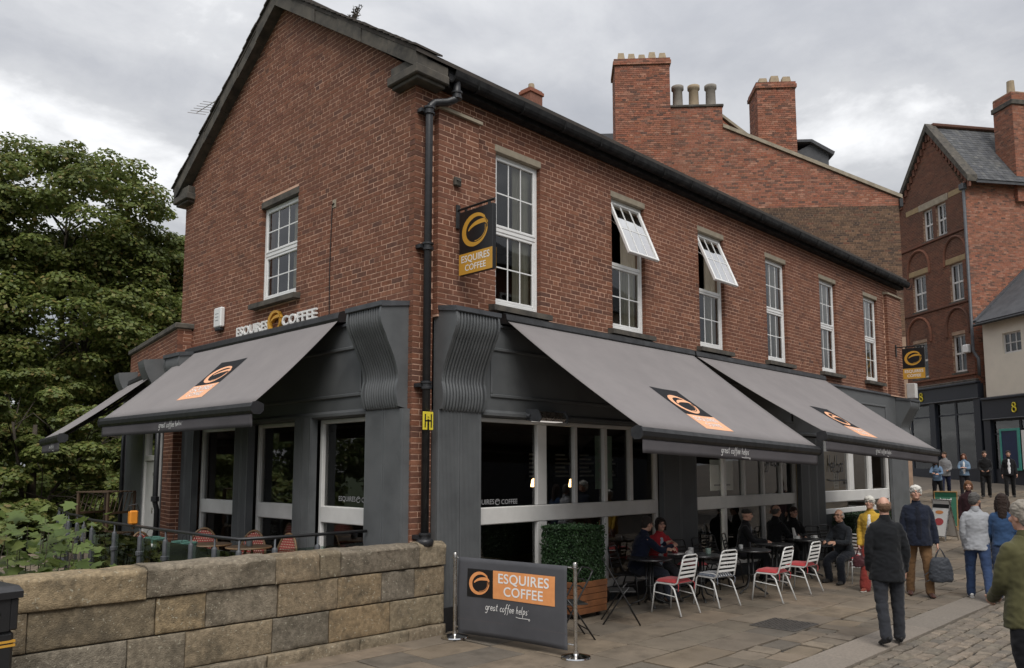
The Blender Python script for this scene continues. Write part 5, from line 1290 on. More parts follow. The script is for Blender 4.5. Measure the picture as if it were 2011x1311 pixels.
# shopfront below
def shopfront(parent, pf, s0, s1, z0, zf0, zf1, cols, num_s, name_lab):
    mb = MB(); mb.box(s0, s1, -.12, .2, zf0, zf1); f = pf('fascia', mb, 'shop_navy')
    mb = MB(); mb.bbox(s0, s1, -.22, .1, zf1, zf1+.12, .03); pf('cornice', mb, 'shop_navy', f)
    mb = MB(); mb.bbox(s0, s1, -.16, .05, zf0-.06, zf0, .02); pf('moulding', mb, 'lead', f)
    for c in cols: mb = MB(); mb.box(c-.2, c+.2, -.1, .25, z0-.6, zf0-.061); pf('pilaster', mb, 'shop_navy')
    mb = MB(); mb.box(s0, s1, .0, .2, z0-.6, z0+.55); pf('stall_riser', mb, 'shop_navy')
    mb = MB(); mb.box(s0, s1, 2.2, 2.3, z0-.5, zf1); pf('inner_wall', mb, 'interior_dark')
    mb = MB(); mb.box(s0, s1, .3, 2.2, zf0-.3, zf0-.2); pf('inner_ceiling', mb, 'interior_wall')
    cs = sorted(cols)
    for a, b in zip(cs, cs[1:]):
        w = b-a-.4; nw = max(1, round(w/1.4))
        for k in range(nw):
            x0 = a+.2+w*k/nw; x1 = a+.2+w*(k+1)/nw; mb = MB()
            for q in ((x0, x0+.06, z0+.55, zf0-.061), (x1-.06, x1, z0+.55, zf0-.061), (x0+.06, x1-.06, zf0-.14, zf0-.061), (x0+.06, x1-.06, z0+.55, z0+.63), (x0+.06, x1-.06, zf0-.75, zf0-.68)): mb.box(q[0], q[1], .02, .1, q[2], q[3])
            wn_ = pf('shop_window', mb, 'shop_navy'); mb = MB(); mb.box(x0+.06, x1-.06, .055, .06, z0+.63, zf0-.14); pf('pane', mb, 'glass_dark', wn_)
    mb = MB()
    for cz, r_ in ((.11, .085), (-.1, .105)): mb.tube([(num_s+r_*math.cos(t), -.145, (zf0+zf1)/2+cz+r_*1.05*math.sin(t)) for t in np.linspace(0, 6.283, 22)], .032, 6, False)
    pf('figure_eight', mb, 'sign_yellow', f)
shopfront(gh, gpart, -.2, SW+1.5, 1.45, 5.4, 6.06, [-.05, 3.0, SW+1.2], 3.7, '')
mb = MB(); mb.bbox(.15, .5, -.25, -.02, 7.55, 7.95, .04); gpart('alarm_box', mb, 'upvc')
# ================================================================ cream cottage beside it
ch_ = thing('cream_cottage', 'cream rendered house with slate roof and navy shopfront at right', 'building', GOO)
def cpart(name, mb, mat, parent=None, **k): return part(name, mb.xf(GM), M[mat], parent or ch_, **k)
mb = MB(); wall_cells(mb, -9, -.66, 5.35, 8.75, [(-2.85,-1.8,7.2,8.13),(-6,-4.9,7.2,8.13)], -.06, .25); cpart('wall', mb, 'render_cream')
mb = MB(); mb.box(-.9, -.66, .251, 5, 1, 8.75); cpart('side_wall', mb, 'render_cream')
for a, b in ((-2.85,-1.8),(-6,-4.9)):
    mb = MB(); c, d = 7.2, 8.13
    for q in ((a, a+.07, c, d), (b-.07, b, c, d), (a+.07, b-.07, c, c+.08), (a+.07, b-.07, d-.07, d), (a+.07, b-.07, 7.64, 7.68), (a+.33, a+.37, c+.08, d-.07), (a+.66, a+.72, c+.08, d-.07)): mb.box(q[0], q[1], .02, .08, q[2], q[3])
    w = cpart('window', mb, 'paint_white'); mb = MB(); mb.box(a+.07, b-.07, .05, .055, c+.08, d-.07); cpart('pane', mb, 'glass_dark', w); mb = MB(); mb.box(a, b, .2, .21, c, d); cpart('dark_room', mb, 'interior_dark', w)
mb = MB(); mb.prism([(-.3, 8.7), (3.2, 11.9), (3.2, 12.05), (-.35, 8.85)], -9, -.55, 'x'); mb2 = MB(); mb2.add([(p[0], p[1], p[2]) for p in mb.v], mb.f); cpart('roof', mb2, 'slate')
mb = MB(); mb.prism([(-.3, 8.85), (3.2, 12.05), (3.2, 12.15), (-.35, 8.95)], -.62, -.42, 'x'); cpart('verge_flashing', mb, 'lead')
mb = MB(); mb.tube([(-9,-.38,8.72),(-.5,-.38,8.72)], .07, 8); cpart('gutter', mb, 'iron_black')
shopfront(ch_, cpart, -9, -.4, 1.45, 4.35, 5.2, [-.62, -4.2, -8.2], -2.3, '')
cash = thing('cash_machine_sign', 'green and blue illuminated panel in the navy shopfront window', 'sign', GOO)
mb = MB(); mb.box(-2.4, -1.5, -.16, -.11, 2.1, 3.75); part('panel', mb.xf(GM), mk('panel_blue', (.01,.025,.09), (.008,.02,.07), 5, .4), cash)
mb = MB()
for q in ((-2.5,-2.4,2.0,3.85),(-1.5,-1.4,2.0,3.85),(-2.4,-1.5,2.0,2.1),(-2.4,-1.5,3.75,3.85)): mb.box(q[0], q[1], -.18, -.1, q[2], q[3])
part('frame', mb.xf(GM), mk('panel_green', (.08,.36,.30), (.06,.3,.25), 6, .5), cash)
mb = MB(); mb.box(-2.95, -2.6, -.14, -.11, 2.05, 3.75); t = tag(part('white_poster', mb.xf(GM), M['sign_white'], loc=GOO), 'tall white poster beside the blue panel in the far shopfront', 'poster')
mb = MB(); mb.prism([(-.12,0),(.12,0),(.1,.5),(-.1,.5)], -.02, .02, 'y'); t = thing('wet_floor_sign', 'small yellow and white warning board by the far shopfront door', 'sign', (33.0, -.9, gz(33.0)))
part('panel', mb.xf(Matrix.Rotation(R(-40), 4, 'Z')), M['sign_white'], t)
flat('triangle', place2d(([(-.07,.18,0),(.07,.18,0),(0,.32,0)], [(0,1,2)]), (0,0,0), Matrix.Rotation(R(-40),3,'Z') @ Vector((1,0,0)), (0,0,1), .023), M['sign_yellow'], t)
# far terrace closing the street behind, and the row across the street that the shop windows mirror
def plain_row(lab, x0, x1, y0, y1, z0, h, seed, mat, face):
    t = thing('town_house', lab, 'house', ((x0+x1)/2, (y0+y1)/2, z0)); D = Matrix.Translation((-(x0+x1)/2, -(y0+y1)/2, -z0)); rr = random.Random(seed)
    mb = MB(); mb.box(x0, x1, y0, y1, z0-1, z0+h); part('wall', mb.xf(D), M[mat], t)
    mb = MB(); mb.prism([(y0-.3, z0+h), (y1+.3, z0+h), ((y0+y1)/2, z0+h+3)], x0-.2, x1+.2, 'x'); part('roof', mb.xf(D), M['slate'], t)
    n = max(2, int((x1-x0)/2.4)); yy = y1 if face > 0 else y0
    for k in range(n):
        xc = x0+(k+.5)*(x1-x0)/n
        for zz_ in (3.6, 6.4):
            if zz_+1.8 > h: continue
            mb = MB()
            for q in ((-.5,-.42,0,1.7),(.42,.5,0,1.7),(-.42,.42,0,.08),(-.42,.42,1.62,1.7),(-.42,.42,.81,.89)): mb.box(xc+q[0], xc+q[1], min(yy,yy+face*.05), max(yy,yy+face*.05), z0+zz_+q[2], z0+zz_+q[3])
            w = part('window', mb.xf(D), M['paint_white'], t); mb = MB(); mb.box(xc-.42, xc+.42, min(yy,yy+face*.012), max(yy,yy+face*.012), z0+zz_+.08, z0+zz_+1.62); part('pane', mb.xf(D), M['interior_dark'], w)
    mb = MB(); mb.box(x0, x1, min(yy,yy+face*.1), max(yy,yy+face*.1), z0, z0+2.9); part('shopfront', mb.xf(D), M['shop_navy'], t)
    mb = MB(); mb.box(x0, x1, min(yy,yy+face*.14), max(yy,yy+face*.14), z0+2.9, z0+3.3); part('fascia', mb.xf(D), M['paint_white'], t)
plain_row('brick house across the street, mirrored in the cafe windows', 5.5, 14, -19, -10.8, 0, 9, 1, 'brick_dark', 1)
plain_row('cream house across the street next to the brick one', 14.2, 22, -19, -10.6, .2, 8, 2, 'render_cream', 1)
# ================================================================ trees and shrubs
mk_pieces('leaf', [(.12,.16,.042),(.155,.20,.05),(.195,.235,.062),(.10,.138,.038),(.165,.205,.054),(.25,.27,.078),(.13,.17,.045),(.29,.225,.08)], rough=.5, nscale=.9, namt=.35, bump=0, spec=.35)
mk_pieces('leaf_bright', [(.13,.185,.045),(.16,.22,.055),(.10,.15,.035),(.20,.24,.06),(.11,.165,.04)], rough=.45, nscale=2, namt=.3, bump=0, spec=.4)
mk_pieces('leaf_dark', [(.075,.11,.032),(.095,.13,.037),(.12,.155,.045),(.08,.11,.034),(.16,.14,.05)], rough=.5, nscale=.9, namt=.35, bump=0, spec=.35)
for n_ in ('leaf', 'leaf_bright', 'leaf_dark'):          # light passes through leaves
    nt = M[n_].node_tree; P = nt.nodes['Principled BSDF']; tr = nt.nodes.new('ShaderNodeBsdfTranslucent'); src = P.inputs['Base Color'].links[0].from_socket
    nt.links.new(src, tr.inputs[0]); mx_ = nt.nodes.new('ShaderNodeMixShader'); mx_.inputs[0].default_value = .42
    nt.links.new(P.outputs[0], mx_.inputs[1]); nt.links.new(tr.outputs[0], mx_.inputs[2]); nt.links.new(mx_.outputs[0], nt.nodes['Material Output'].inputs[0])
LOBE = np.array([(0,-.5),(.16,-.42),(.42,-.36),(.30,-.12),(.52,.12),(.24,.14),(.0,.55),(-.24,.14),(-.52,.12),(-.30,-.12),(-.42,-.36),(-.16,-.42)])
QUAD = np.array([(0,-.55),(.42,-.02),(0,.55),(-.42,.05)])
OVAL = np.array([(0,-.5),(.34,-.22),(.40,.08),(0,.5),(-.40,.08),(-.34,-.22)])
def leaves_mesh(name, C_, S, N_, shape, mat, parent, seed=1, kind=None):
    """one leaf polygon per centre: C_ centres, S sizes, N_ normals"""
    r_ = np.random.default_rng(seed); n = len(C_); k = len(shape)
    N_ = N_/np.linalg.norm(N_, axis=1, keepdims=True); a = np.cross(N_, r_.normal(size=(n, 3))); a /= np.linalg.norm(a, axis=1, keepdims=True)+1e-9; b = np.cross(N_, a)
    droop = r_.uniform(-.25, .15, n)
    V = (C_[:, None, :] + S[:, None, None]*(shape[None, :, 0, None]*a[:, None, :] + shape[None, :, 1, None]*b[:, None, :] + (np.abs(shape[None, :, 0])*droop[:, None])[:, :, None]*N_[:, None, :]))
    me = bpy.data.meshes.new(name); me.vertices.add(n*k); me.vertices.foreach_set('co', V.astype(np.float32).ravel())
    me.loops.add(n*k); me.loops.foreach_set('vertex_index', np.arange(n*k, dtype=np.int32)); me.polygons.add(n)
    me.polygons.foreach_set('loop_start', np.arange(0, n*k, k, dtype=np.int32)); me.update(calc_edges=True)
    o = link(name, me, mat, parent)
    if kind: o['kind'] = kind
    return o
def tree(name, lab, base, height, blobs, nleaf, size, seed, mat='leaf', trunk_r=.35, lean=(0, 0), shape=OVAL, group='trees on the river bank', clumps=9.0):
    """blobs: (x, y, z, rx, ry, rz) masses of the crown, relative to base"""
    r_ = np.random.default_rng(seed); t = thing(name, lab, 'tree', base, 0, group); rr = random.Random(seed)
    mb = MB(); tp = Vector((lean[0], lean[1], height*.72)); pts = [Vector((0,0,-.3)), Vector((lean[0]*.2, lean[1]*.2, height*.25)), Vector((lean[0]*.55, lean[1]*.55, height*.5)), tp]
    mb.tube([tuple(p) for p in pts], [trunk_r*1.15, trunk_r*.85, trunk_r*.6, trunk_r*.25], 10); part('trunk', mb, M['bark'], t, True)
    vol = np.array([b[3]*b[4]*b[5] for b in blobs]); vol = vol**.8; vol /= vol.sum()
    centers = []; radii = []
    for bi, b in enumerate(blobs):
        c = Vector(b[:3]); f = min(.95, max(.2, (c.z*.62)/height)); st = pts[0].lerp(pts[-1], f)
        st = pts[1].lerp(pts[2], min(1, max(0, (f-.3)/.35))) if f < .65 else pts[2].lerp(pts[3], min(1, (f-.65)/.35))
        mid = st.lerp(c, .5)+Vector((rr.uniform(-.3,.3), rr.uniform(-.3,.3), rr.uniform(.1,.5)))
        limb = MB(); limb.tube([tuple(st), tuple(mid), tuple(c)], [trunk_r*.38, trunk_r*.24, trunk_r*.1], 7)
        for q in range(7):
            d = Vector((rr.gauss(0,1), rr.gauss(0,1), rr.gauss(.2,.7))).normalized(); e_ = c+Vector((d.x*b[3], d.y*b[4], d.z*b[5]))*.8
            limb.tube([tuple(mid.lerp(c, rr.uniform(.2,1))), tuple(c.lerp(e_, .5)+Vector((0,0,.15))), tuple(e_)], [trunk_r*.1, trunk_r*.06, .012], 5)
        part('limb', limb, M['bark'], t, True)
        nc = max(6, int(clumps*(b[3]*b[4]*b[5])**.72))
        u = r_.normal(size=(nc, 3)); u /= np.linalg.norm(u, axis=1, keepdims=True); rad = r_.uniform(.45, 1.0, nc)**.6
        centers.append(np.array(b[:3])+u*rad[:, None]*np.array(b[3:])); radii.append(r_.uniform(.35, .8, nc)*min(1.2, (b[3]*b[5])**.5*.42))
    Cn = np.concatenate(centers); Rd = np.concatenate(radii); w = Rd**2; w /= w.sum(); idx = r_.choice(len(Cn), nleaf, p=w)
    u = r_.normal(size=(nleaf, 3)); u /= np.linalg.norm(u, axis=1, keepdims=True); u[:, 2] = np.abs(u[:, 2])*np.where(r_.random(nleaf) < .78, 1, -.6)
    q = r_.uniform(.35, 1, nleaf)**.45
    P_ = Cn[idx]+u*(Rd[idx]*q)[:, None]*np.array((1.15, 1.15, .62))
    Nn = u*np.array((.7,.7,1.0))+np.array((0,0,.55))+r_.normal(size=(nleaf,3))*.42
    cr = leaves_mesh('crown', P_, r_.uniform(.7, 1.25, nleaf)*size, Nn, shape, M[mat], t, seed, None)
    return t
# big sycamores beyond the terrace
tree('sycamore_tree', 'broad sycamore with a domed crown filling the left sky line', (2.2, 22.5, -4.1), 17.5, [(-.5,-.3,14.8,3.2,3.0,2.8),(-3.0,.5,12.6,2.9,2.8,2.6),(2.4,.2,12.4,2.4,2.7,2.6),(.0,-1.6,10.6,3.2,2.6,2.6),(-2.8,-1.2,8.4,2.6,2.4,2.3),(2.4,-1.0,8.6,2.3,2.4,2.4),(1.4,-1.6,6.0,2.6,2.2,2.0),(-1.5,-2,5.2,2.4,2.0,1.8)], 170000, .135, 3, clumps=10, shape=QUAD)
tree('sycamore_tree', 'darker sycamore at the far left edge behind the bin', (-4.6, 23.0, -3.6), 17.5, [(.5,0,15.0,2.8,2.6,2.6),(-2.4,.5,12.5,2.8,2.7,2.8),(1.7,-.6,11.8,2.6,2.5,2.6),(-.5,-1.6,9.2,3.0,2.5,2.6),(1.6,-1.8,6.6,2.6,2.3,2.2),(-2,-1.2,6.4,2.6,2.2,2.2)], 110000, .135, 5, 'leaf_dark', clumps=10, shape=QUAD)
tree('sycamore_tree', 'sycamore half hidden by the gable wall', (7.2, 23.5, -3.6), 15.5, [(0,0,12.8,2.6,2.6,2.6),(-1.8,-.4,10.6,2.3,2.3,2.3),(1.8,0,10.2,2.4,2.4,2.4),(-1.4,-1.4,7.8,2.4,2.2,2.1),(-.4,-1.2,5.4,2.4,2.0,1.9)], 80000, .135, 8, clumps=11, shape=QUAD)
tree('bank_tree', 'lower spreading tree with bright leaf sprays below the sycamores', (-.6, 15.6, -3.6), 9.5, [(-.6,0,7.3,2.0,1.7,1.2),(1.4,.2,6.3,1.7,1.6,1.2),(-2.3,0,6.2,1.7,1.5,1.3),(.2,-.8,5.0,1.9,1.5,1.2),(-1.9,-.6,4.2,1.9,1.5,1.2),(1.8,-.3,4.2,1.5,1.4,1.1)], 80000, .115, 12, 'leaf', .2, clumps=12, shape=QUAD)
tree('bank_tree', 'small tree close behind the balustrade at the left', (-3.6, 13.2, -3.6), 7.4, [(0,0,5.4,1.5,1.4,1.1),(-1.4,0,4.6,1.3,1.2,1.0),(1.3,-.2,4.2,1.4,1.2,1.0),(0,-.8,3.4,1.6,1.2,.9)], 50000, .11, 14, 'leaf', .14, clumps=16, shape=QUAD)
for k in range(7):     # far bank
    x = -34+k*8.5; tree('far_bank_tree', ['far bank tree first from the left','far bank tree second from the left','far bank tree third from the left','far bank tree fourth from the left','far bank tree fifth from the left','far bank tree sixth from the left','far bank tree farthest right behind the cafe'][k], (x, 44+2*math.sin(k*2.2), -3.6), 13, [(0,0,9.5,3.6,3.2,3.2),(-2,0,6.5,3,3,2.6),(2,0,6.3,3,3,2.6),(0,-1,4,3.6,3,2.2)], 16000, .30, 30+k, 'leaf_dark', .3, shape=QUAD, group='trees on the far bank')
# leafy maple shoots right behind the parapet
def shoots(lab, base, n, spread, h, size, seed, mat='leaf_bright', per=16):
    t = thing('maple_sapling', lab, 'shrub', base, 0, 'maple saplings behind the parapet'); r_ = np.random.default_rng(seed); stems = MB(); Cc = []; Nn = []
    for k in range(n):
        a = r_.uniform(0, 6.28); rad = spread*math.sqrt(r_.uniform(0, 1)); hh = h*r_.uniform(.55, 1.05); tip = np.array((rad*math.cos(a), rad*.6*math.sin(a), hh))
        stems.tube([(tip[0]*.3, tip[1]*.3, 0), (tip[0]*.7, tip[1]*.7, hh*.6), tuple(tip)], [.012,.008,.003], 5)
        for q in range(per):
            f = r_.uniform(.35, 1.05); p = np.array((tip[0]*f, tip[1]*f, hh*f))+r_.normal(size=3)*np.array((.16,.14,.06)); Cc.append(p); Nn.append(np.array((r_.normal()*.35-.12, r_.normal()*.35-.3, 1)))
    part('stems', stems, M['bark'], t, True); leaves_mesh('foliage', np.array(Cc), r_.uniform(.7,1.3,len(Cc))*size, np.array(Nn), LOBE, M[mat], t, seed)
shoots('leafy maple sapling at the left edge behind the parapet', (-4.25, 1.6, -.9), 34, .62, 2.35, .15, 61, per=26)
shoots('lighter maple shoots beside the balustrade corner', (-3.45, 2.6, -.7), 14, .28, 2.15, .13, 62, per=16)
shoots('dark maple sapling farther back by the balustrade', (-4.6, 5.5, -1.4), 34, 1.0, 3.3, .15, 63, 'leaf', per=30)
shoots('low maple shoots between the bin and the balustrade', (-5.2, 1.2, -1.0), 26, .7, 2.4, .15, 64, 'leaf', per=24)
shoots('maple sapling behind the stacked tables', (-3.9, 9.4, -2.4), 36, 1.2, 4.4, .16, 65, 'leaf', per=34)
# ================================================================ cafe barrier
br_ = thing('cafe_barrier', 'grey canvas cafe barrier between two steel posts', 'barrier', (.08, -1.38, 0))
BA0, BA1 = Vector((-.03,-.50,0)), Vector((.20,-2.27,0)); bo = Vector((-.08, 1.38, 0))
for p in (BA0, BA1):
    mb = MB(); q = p+bo; mb.lathe([(.022,.02),(.022,1.0),(.026,1.0),(.026,1.035),(.02,1.045),(0,1.045)], tuple(q), 16); po = autosmooth(part('post', mb, M['steel'], br_))
    mb = MB(); mb.lathe([(.0,0),(.165,0),(.17,.008),(.165,.022),(.08,.042),(.03,.05),(.028,.075),(0,.075)], tuple(q), 32); autosmooth(part('base', mb, M['chrome'], po))
    mb = MB(); mb.lathe([(.024,.975),(.045,.978),(.045,.99),(.024,.993)], tuple(q), 16); part('collar', mb, M['chrome'], po)
bd_ = (BA1-BA0).normalized(); bn_ = Vector((-bd_.y, bd_.x, 0)); bn_ = bn_ if bn_.x < 0 else -bn_
A_, B_ = BA0+bo+bd_*.07, BA1+bo-bd_*.10
for z in (.985, .14):
    mb = MB(); mb.tube([tuple(BA0+bo+Vector((0,0,z))), tuple(BA1+bo+Vector((0,0,z)))], .010, 8); part('crossbar', mb, M['steel'], br_)
def ban(u, v):
    p = A_.lerp(B_, u); return tuple(p + Vector((0,0,1.0-.93*v+.012*math.sin(u*3.1)*v)) + bn_*(.012+.008*math.sin(u*9+v*2)*math.sin(math.pi*v)+.012*math.sin(math.pi*v)))
mk('banner', (.075,.076,.084), (.060,.061,.068), 3, .85, .4, 500, dist=.0006)
mb = MB(); mb.sheet(ban, 36, 16, .004); bnn = part('banner', mb, M['banner'], br_, True)
WBN = (B_-A_).length
def bpatch(name, geo, mat, off):
    pts = []
    for p in geo[0]:
        u, v = p[0], p[1]; q = Vector(ban(u, v)); pts.append(tuple(q+bn_*off))
    flat(name, MB().add(pts, geo[1]), M[mat], bnn)
def grid2(a, b, c, d, nx=20, ny=10):
    return [(a+(b-a)*i/nx, c+(d-c)*j/ny, 0) for j in range(ny+1) for i in range(nx+1)], [(j*(nx+1)+i, j*(nx+1)+i+1, (j+1)*(nx+1)+i+1, (j+1)*(nx+1)+i) for j in range(ny) for i in range(nx)]
bpatch('logo_panel', grid2(.10, .345, .14, .50), 'sign_black', .009); bpatch('logo_panel', grid2(.345, .905, .14, .50), 'logo_orange', .009)
g = swirl(); asp = WBN/.93
bpatch('logo', ([(.222+p[0]*.215, .32-p[1]*.215*asp, 0) for p in g[0]], g[1]), 'logo_orange', .0115)
for s, vv, w in (('ESQUIRES', .245, .46), ('COFFEE', .395, .36)):
    t_ = fit(text_geo(s, 1, .014, 1.05, res=5), w); bpatch('lettering', ([(.625+p[0], vv-p[1]*asp*.95, 0) for p in t_[0]], t_[1]), 'sign_white', .0115)
g = handwriting(GREAT, .085); xs = [p[0] for p in g[0]]; sc_ = .42/(max(xs)-min(xs))
bpatch('lettering', ([(.27+p[0]*sc_, .655-p[1]*sc_*asp*1.15, 0) for p in g[0]], g[1]), 'sign_white', .008)
mb = MB(); mb.grid(lambda u, v: tuple(Vector(ban(u, .80+.012*v))+bn_*.004), 36, 1); flat('hem_seam', mb, M['valance'], bnn)
# ================================================================ hedge planters
def hedge_planter(lab, cx_, cy_, hx, hy, zp, zh, seed, n):
    t = thing('hedge_planter', lab, 'planter', (cx_, cy_, gz(cx_)), 0, 'hedge planters')
    for k in range(5):
        z0 = .07+k*(zp-.07)/5; z1 = .07+(k+1)*(zp-.07)/5-.006; e = .012*k/5
        for (a, b, c, d) in ((-hx-e, hx+e, -hy-e-.022, -hy-e), (-hx-e, hx+e, hy+e, hy+e+.022), (-hx-e-.022, -hx-e, -hy-e-.022, hy+e+.022), (hx+e, hx+e+.022, -hy-e-.022, hy+e+.022)):
            mb = MB(); mb.bbox(a, b, c, d, z0, z1, .005); part('board', mb, M['wood_planter'], t)
    for sx in (-1, 1):
        for sy in (-1, 1):
            mb = MB(); mb.lathe([(.0,0),(.022,0),(.028,.012),(.028,.04),(.022,.055),(0,.055)], (0,0,-.028), 10); mb.xf(Matrix.Translation((sx*(hx-.07), sy*(hy-.07), .032)) @ Matrix.Rotation(R(90), 4, 'X')); part('castor', mb, M['black_metal'], t)
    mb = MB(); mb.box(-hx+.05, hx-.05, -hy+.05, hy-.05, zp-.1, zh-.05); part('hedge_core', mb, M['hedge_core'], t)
    r_ = np.random.default_rng(seed); P_ = np.stack([r_.uniform(-hx-.02, hx+.02, n), r_.uniform(-hy-.02, hy+.02, n), r_.uniform(zp-.02, zh, n)], 1); Nn = r_.normal(size=(n,3))*.75
    f = r_.integers(0, 5, n); pr = np.abs(r_.normal(size=n))*.018
    for k, (ax, sg, val) in enumerate(((0,-1,hx),(0,1,hx),(1,-1,hy),(1,1,hy),(2,1,zh))):
        m_ = f == k; P_[m_, ax] = sg*val-sg*.03+sg*pr[m_] if ax < 2 else val-.03+pr[m_]; Nn[m_, ax] += sg*.9
    leaves_mesh('hedge_leaves', P_, r_.uniform(.018,.034,n), Nn, OVAL, M['hedge_leaf'], t, seed)
    return t
hedge_planter('clipped box hedge in a wooden planter behind the barrier', 2.2, -.55, .32, .32, .52, 1.27, 71, 16000)
hedge_planter('low dark hedge trough beneath the third shop window', 13.2, -.45, 1.15, .25, .45, 1.02, 72, 9000)
# ================================================================ tables and chairs
def bistro_table(lab, x, y, z=.72):
    t = thing('bistro_table', lab, 'table', (x, y, 0), random.uniform(0,1), 'black round cafe tables')
    mb = MB(); mb.lathe([(.0,z-.03),(.33,z-.03),(.345,z-.024),(.35,z-.012),(.345,z),(0,z)], (0,0,0), 36); autosmooth(part('tabletop', mb, M['table_top'], t))
    for k in range(4):
        a = k*math.pi/2+.5; c, s = math.cos(a), math.sin(a)
        mb = MB(); mb.tube([(.05*c,.05*s,z-.03),(.05*c,.05*s,.22),(.10*c,.10*s,.1),(.22*c,.22*s,.05),(.31*c,.31*s,.022)], .014, 8); part('leg', mb, M['black_metal'], t, True)
        mb = MB(); mb.lathe([(.0,0),(.02,0),(.022,.01),(.016,.025),(0,.025)], (.31*c,.31*s,0), 8); part('foot', mb, M['black_metal'], t)
    mb = MB(); mb.tube([(.06*math.cos(a),.06*math.sin(a),.3) for a in np.linspace(0,6.283,14)], .008, 5, False); part('ring', mb, M['black_metal'], t)
    return t
TB = [(3.64,-.87),(4.65,-1.15),(5.96,-1.33),(7.2,-1.15),(8.55,-1.12)]
for (x, y), lab in zip(TB, ['round black table nearest the hedge planter','round black table with white mug and green cup','empty round black table with a sugar glass, middle of the row','round black table in front of the man in the cap','round black table with two cups before the bald men']): bistro_table(lab, x, y)
def chair_metal(lab, x, y, az, mat, cushion, group, slats=5, name='cafe_chair'):
    """tubular chair with slatted back; faces local +Y"""
    t = thing(name, lab, 'chair', (x, y, 0), R(az-90), group); fm = M[mat]; r = .0125
    for s in (-1, 1):
        mb = MB(); mb.tube([(s*.235,.25,0),(s*.215,.20,.40),(s*.205,.17,.435),(s*.205,-.14,.43),(s*.205,-.19,.46),(s*.19,-.245,.66),(s*.175,-.275,.80)], r, 8); part('side_frame', mb, fm, t, True)
        mb = MB(); mb.tube([(s*.20,-.06,.425),(s*.215,-.14,.36),(s*.24,-.27,0)], r, 8); part('leg', mb, fm, t, True)
        mb = MB(); mb.tube([(s*.222,.21,.30),(s*.225,-.185,.26)], .008, 6); part('stretcher', mb, fm, t)
    mb = MB(); mb.tube([(-.175,-.275,.80),(-.165,-.282,.83),(-.13,-.288,.85),(.13,-.288,.85),(.165,-.282,.83),(.175,-.275,.80)], r, 8); part('top_rail', mb, fm, t, True)
    for k in range(slats):
        z = .52+k*.062; yb = -.20-(z-.46)*.235
        mb = MB(); mb.bbox(-.192+.004*k, .192-.004*k, yb-.004, yb+.004, z, z+.034, .003); part('back_slat', mb, fm, t)
    for k in range(7):
        mb = MB(); yy = -.15+k*.05; mb.bbox(-.2, .2, yy-.017, yy+.017, .436, .444, .003); part('seat_slat', mb, fm, t)
    if cushion:
        def cu(u, v): e = (1-(2*u-1)**6)*(1-(2*v-1)**6); return (-.205+.41*u, -.175+.38*v, .452+.05*e**.6+.006*math.sin(u*9)*math.sin(v*7)*e)
        mb = MB(); mb.grid(cu, 12, 12); mb.grid(lambda u, v: (-.205+.41*u, .205-.38*v, .447), 12, 12); c_ = part('cushion', mb, M[cushion], t, True)
        if cushion == 'cushion_stripe':
            for k in range(7): mb = MB(); mb.grid(lambda u, v: (lambda p: (p[0], p[1], p[2]+.0025))(cu(.06+.135*k+.05*u, v)), 2, 12); flat('stripe', mb, M['sign_white'], c_)
        for s in (-1, 1): mb = MB(); mb.tube([(s*.19,-.18,.455),(s*.205,-.21,.42),(s*.2,-.2,.34)], .006, 5); part('tie', mb, M[cushion], t)
    return t
WG = 'white slatted cafe chairs'
chair_metal('white slatted chair with red cushion nearest the camera', 3.40, -1.48, 88, 'white_metal', 'cushion_red', WG)
chair_metal('white slatted chair with a striped blue and white cushion', 4.42, -1.56, 80, 'white_metal', 'cushion_stripe', WG)
chair_metal('white slatted chair with red cushion, third along the row', 5.46, -1.98, 92, 'white_metal', 'cushion_red', WG)
chair_metal('white slatted chair with red cushion, fourth along the row', 6.66, -1.90, 90, 'white_metal', 'cushion_red', WG)
chair_metal('white slatted chair the bald man in glasses sits on', 8.42, -2.0, 168, 'white_metal', 'cushion_red', WG)
chair_metal('white slatted chair farthest along, behind the bald man in glasses', 9.25, -1.95, 100, 'white_metal', None, WG)
KG = 'black metal cafe chairs'
for x, y, az, lab in [(3.72,-.42,-75,'black chair under the man in the navy jacket'),(4.42,-.38,-100,'black chair under the woman in the red coat'),(5.35,-.55,-95,'empty black chair left of the middle tables'),(5.98,-.55,-80,'empty black chair between the red coat and the cap'),(6.55,-.5,-85,'empty black chair just left of the man in the cap'),(7.22,-.42,-70,'black chair under the man in the cap'),(8.42,-.42,-70,'black chair under the bald man in black'),(9.28,-.42,-100,'black chair under the woman in black'),(10.2,-.7,-120,'empty black chair right of the woman in black'),(10.75,-.75,-110,'empty black chair by the dark pilaster')]:
    chair_metal(lab, x, y, az, 'black_metal', 'cushion_red' if 'left of the middle' in lab else None, KG, 4, 'black_chair')
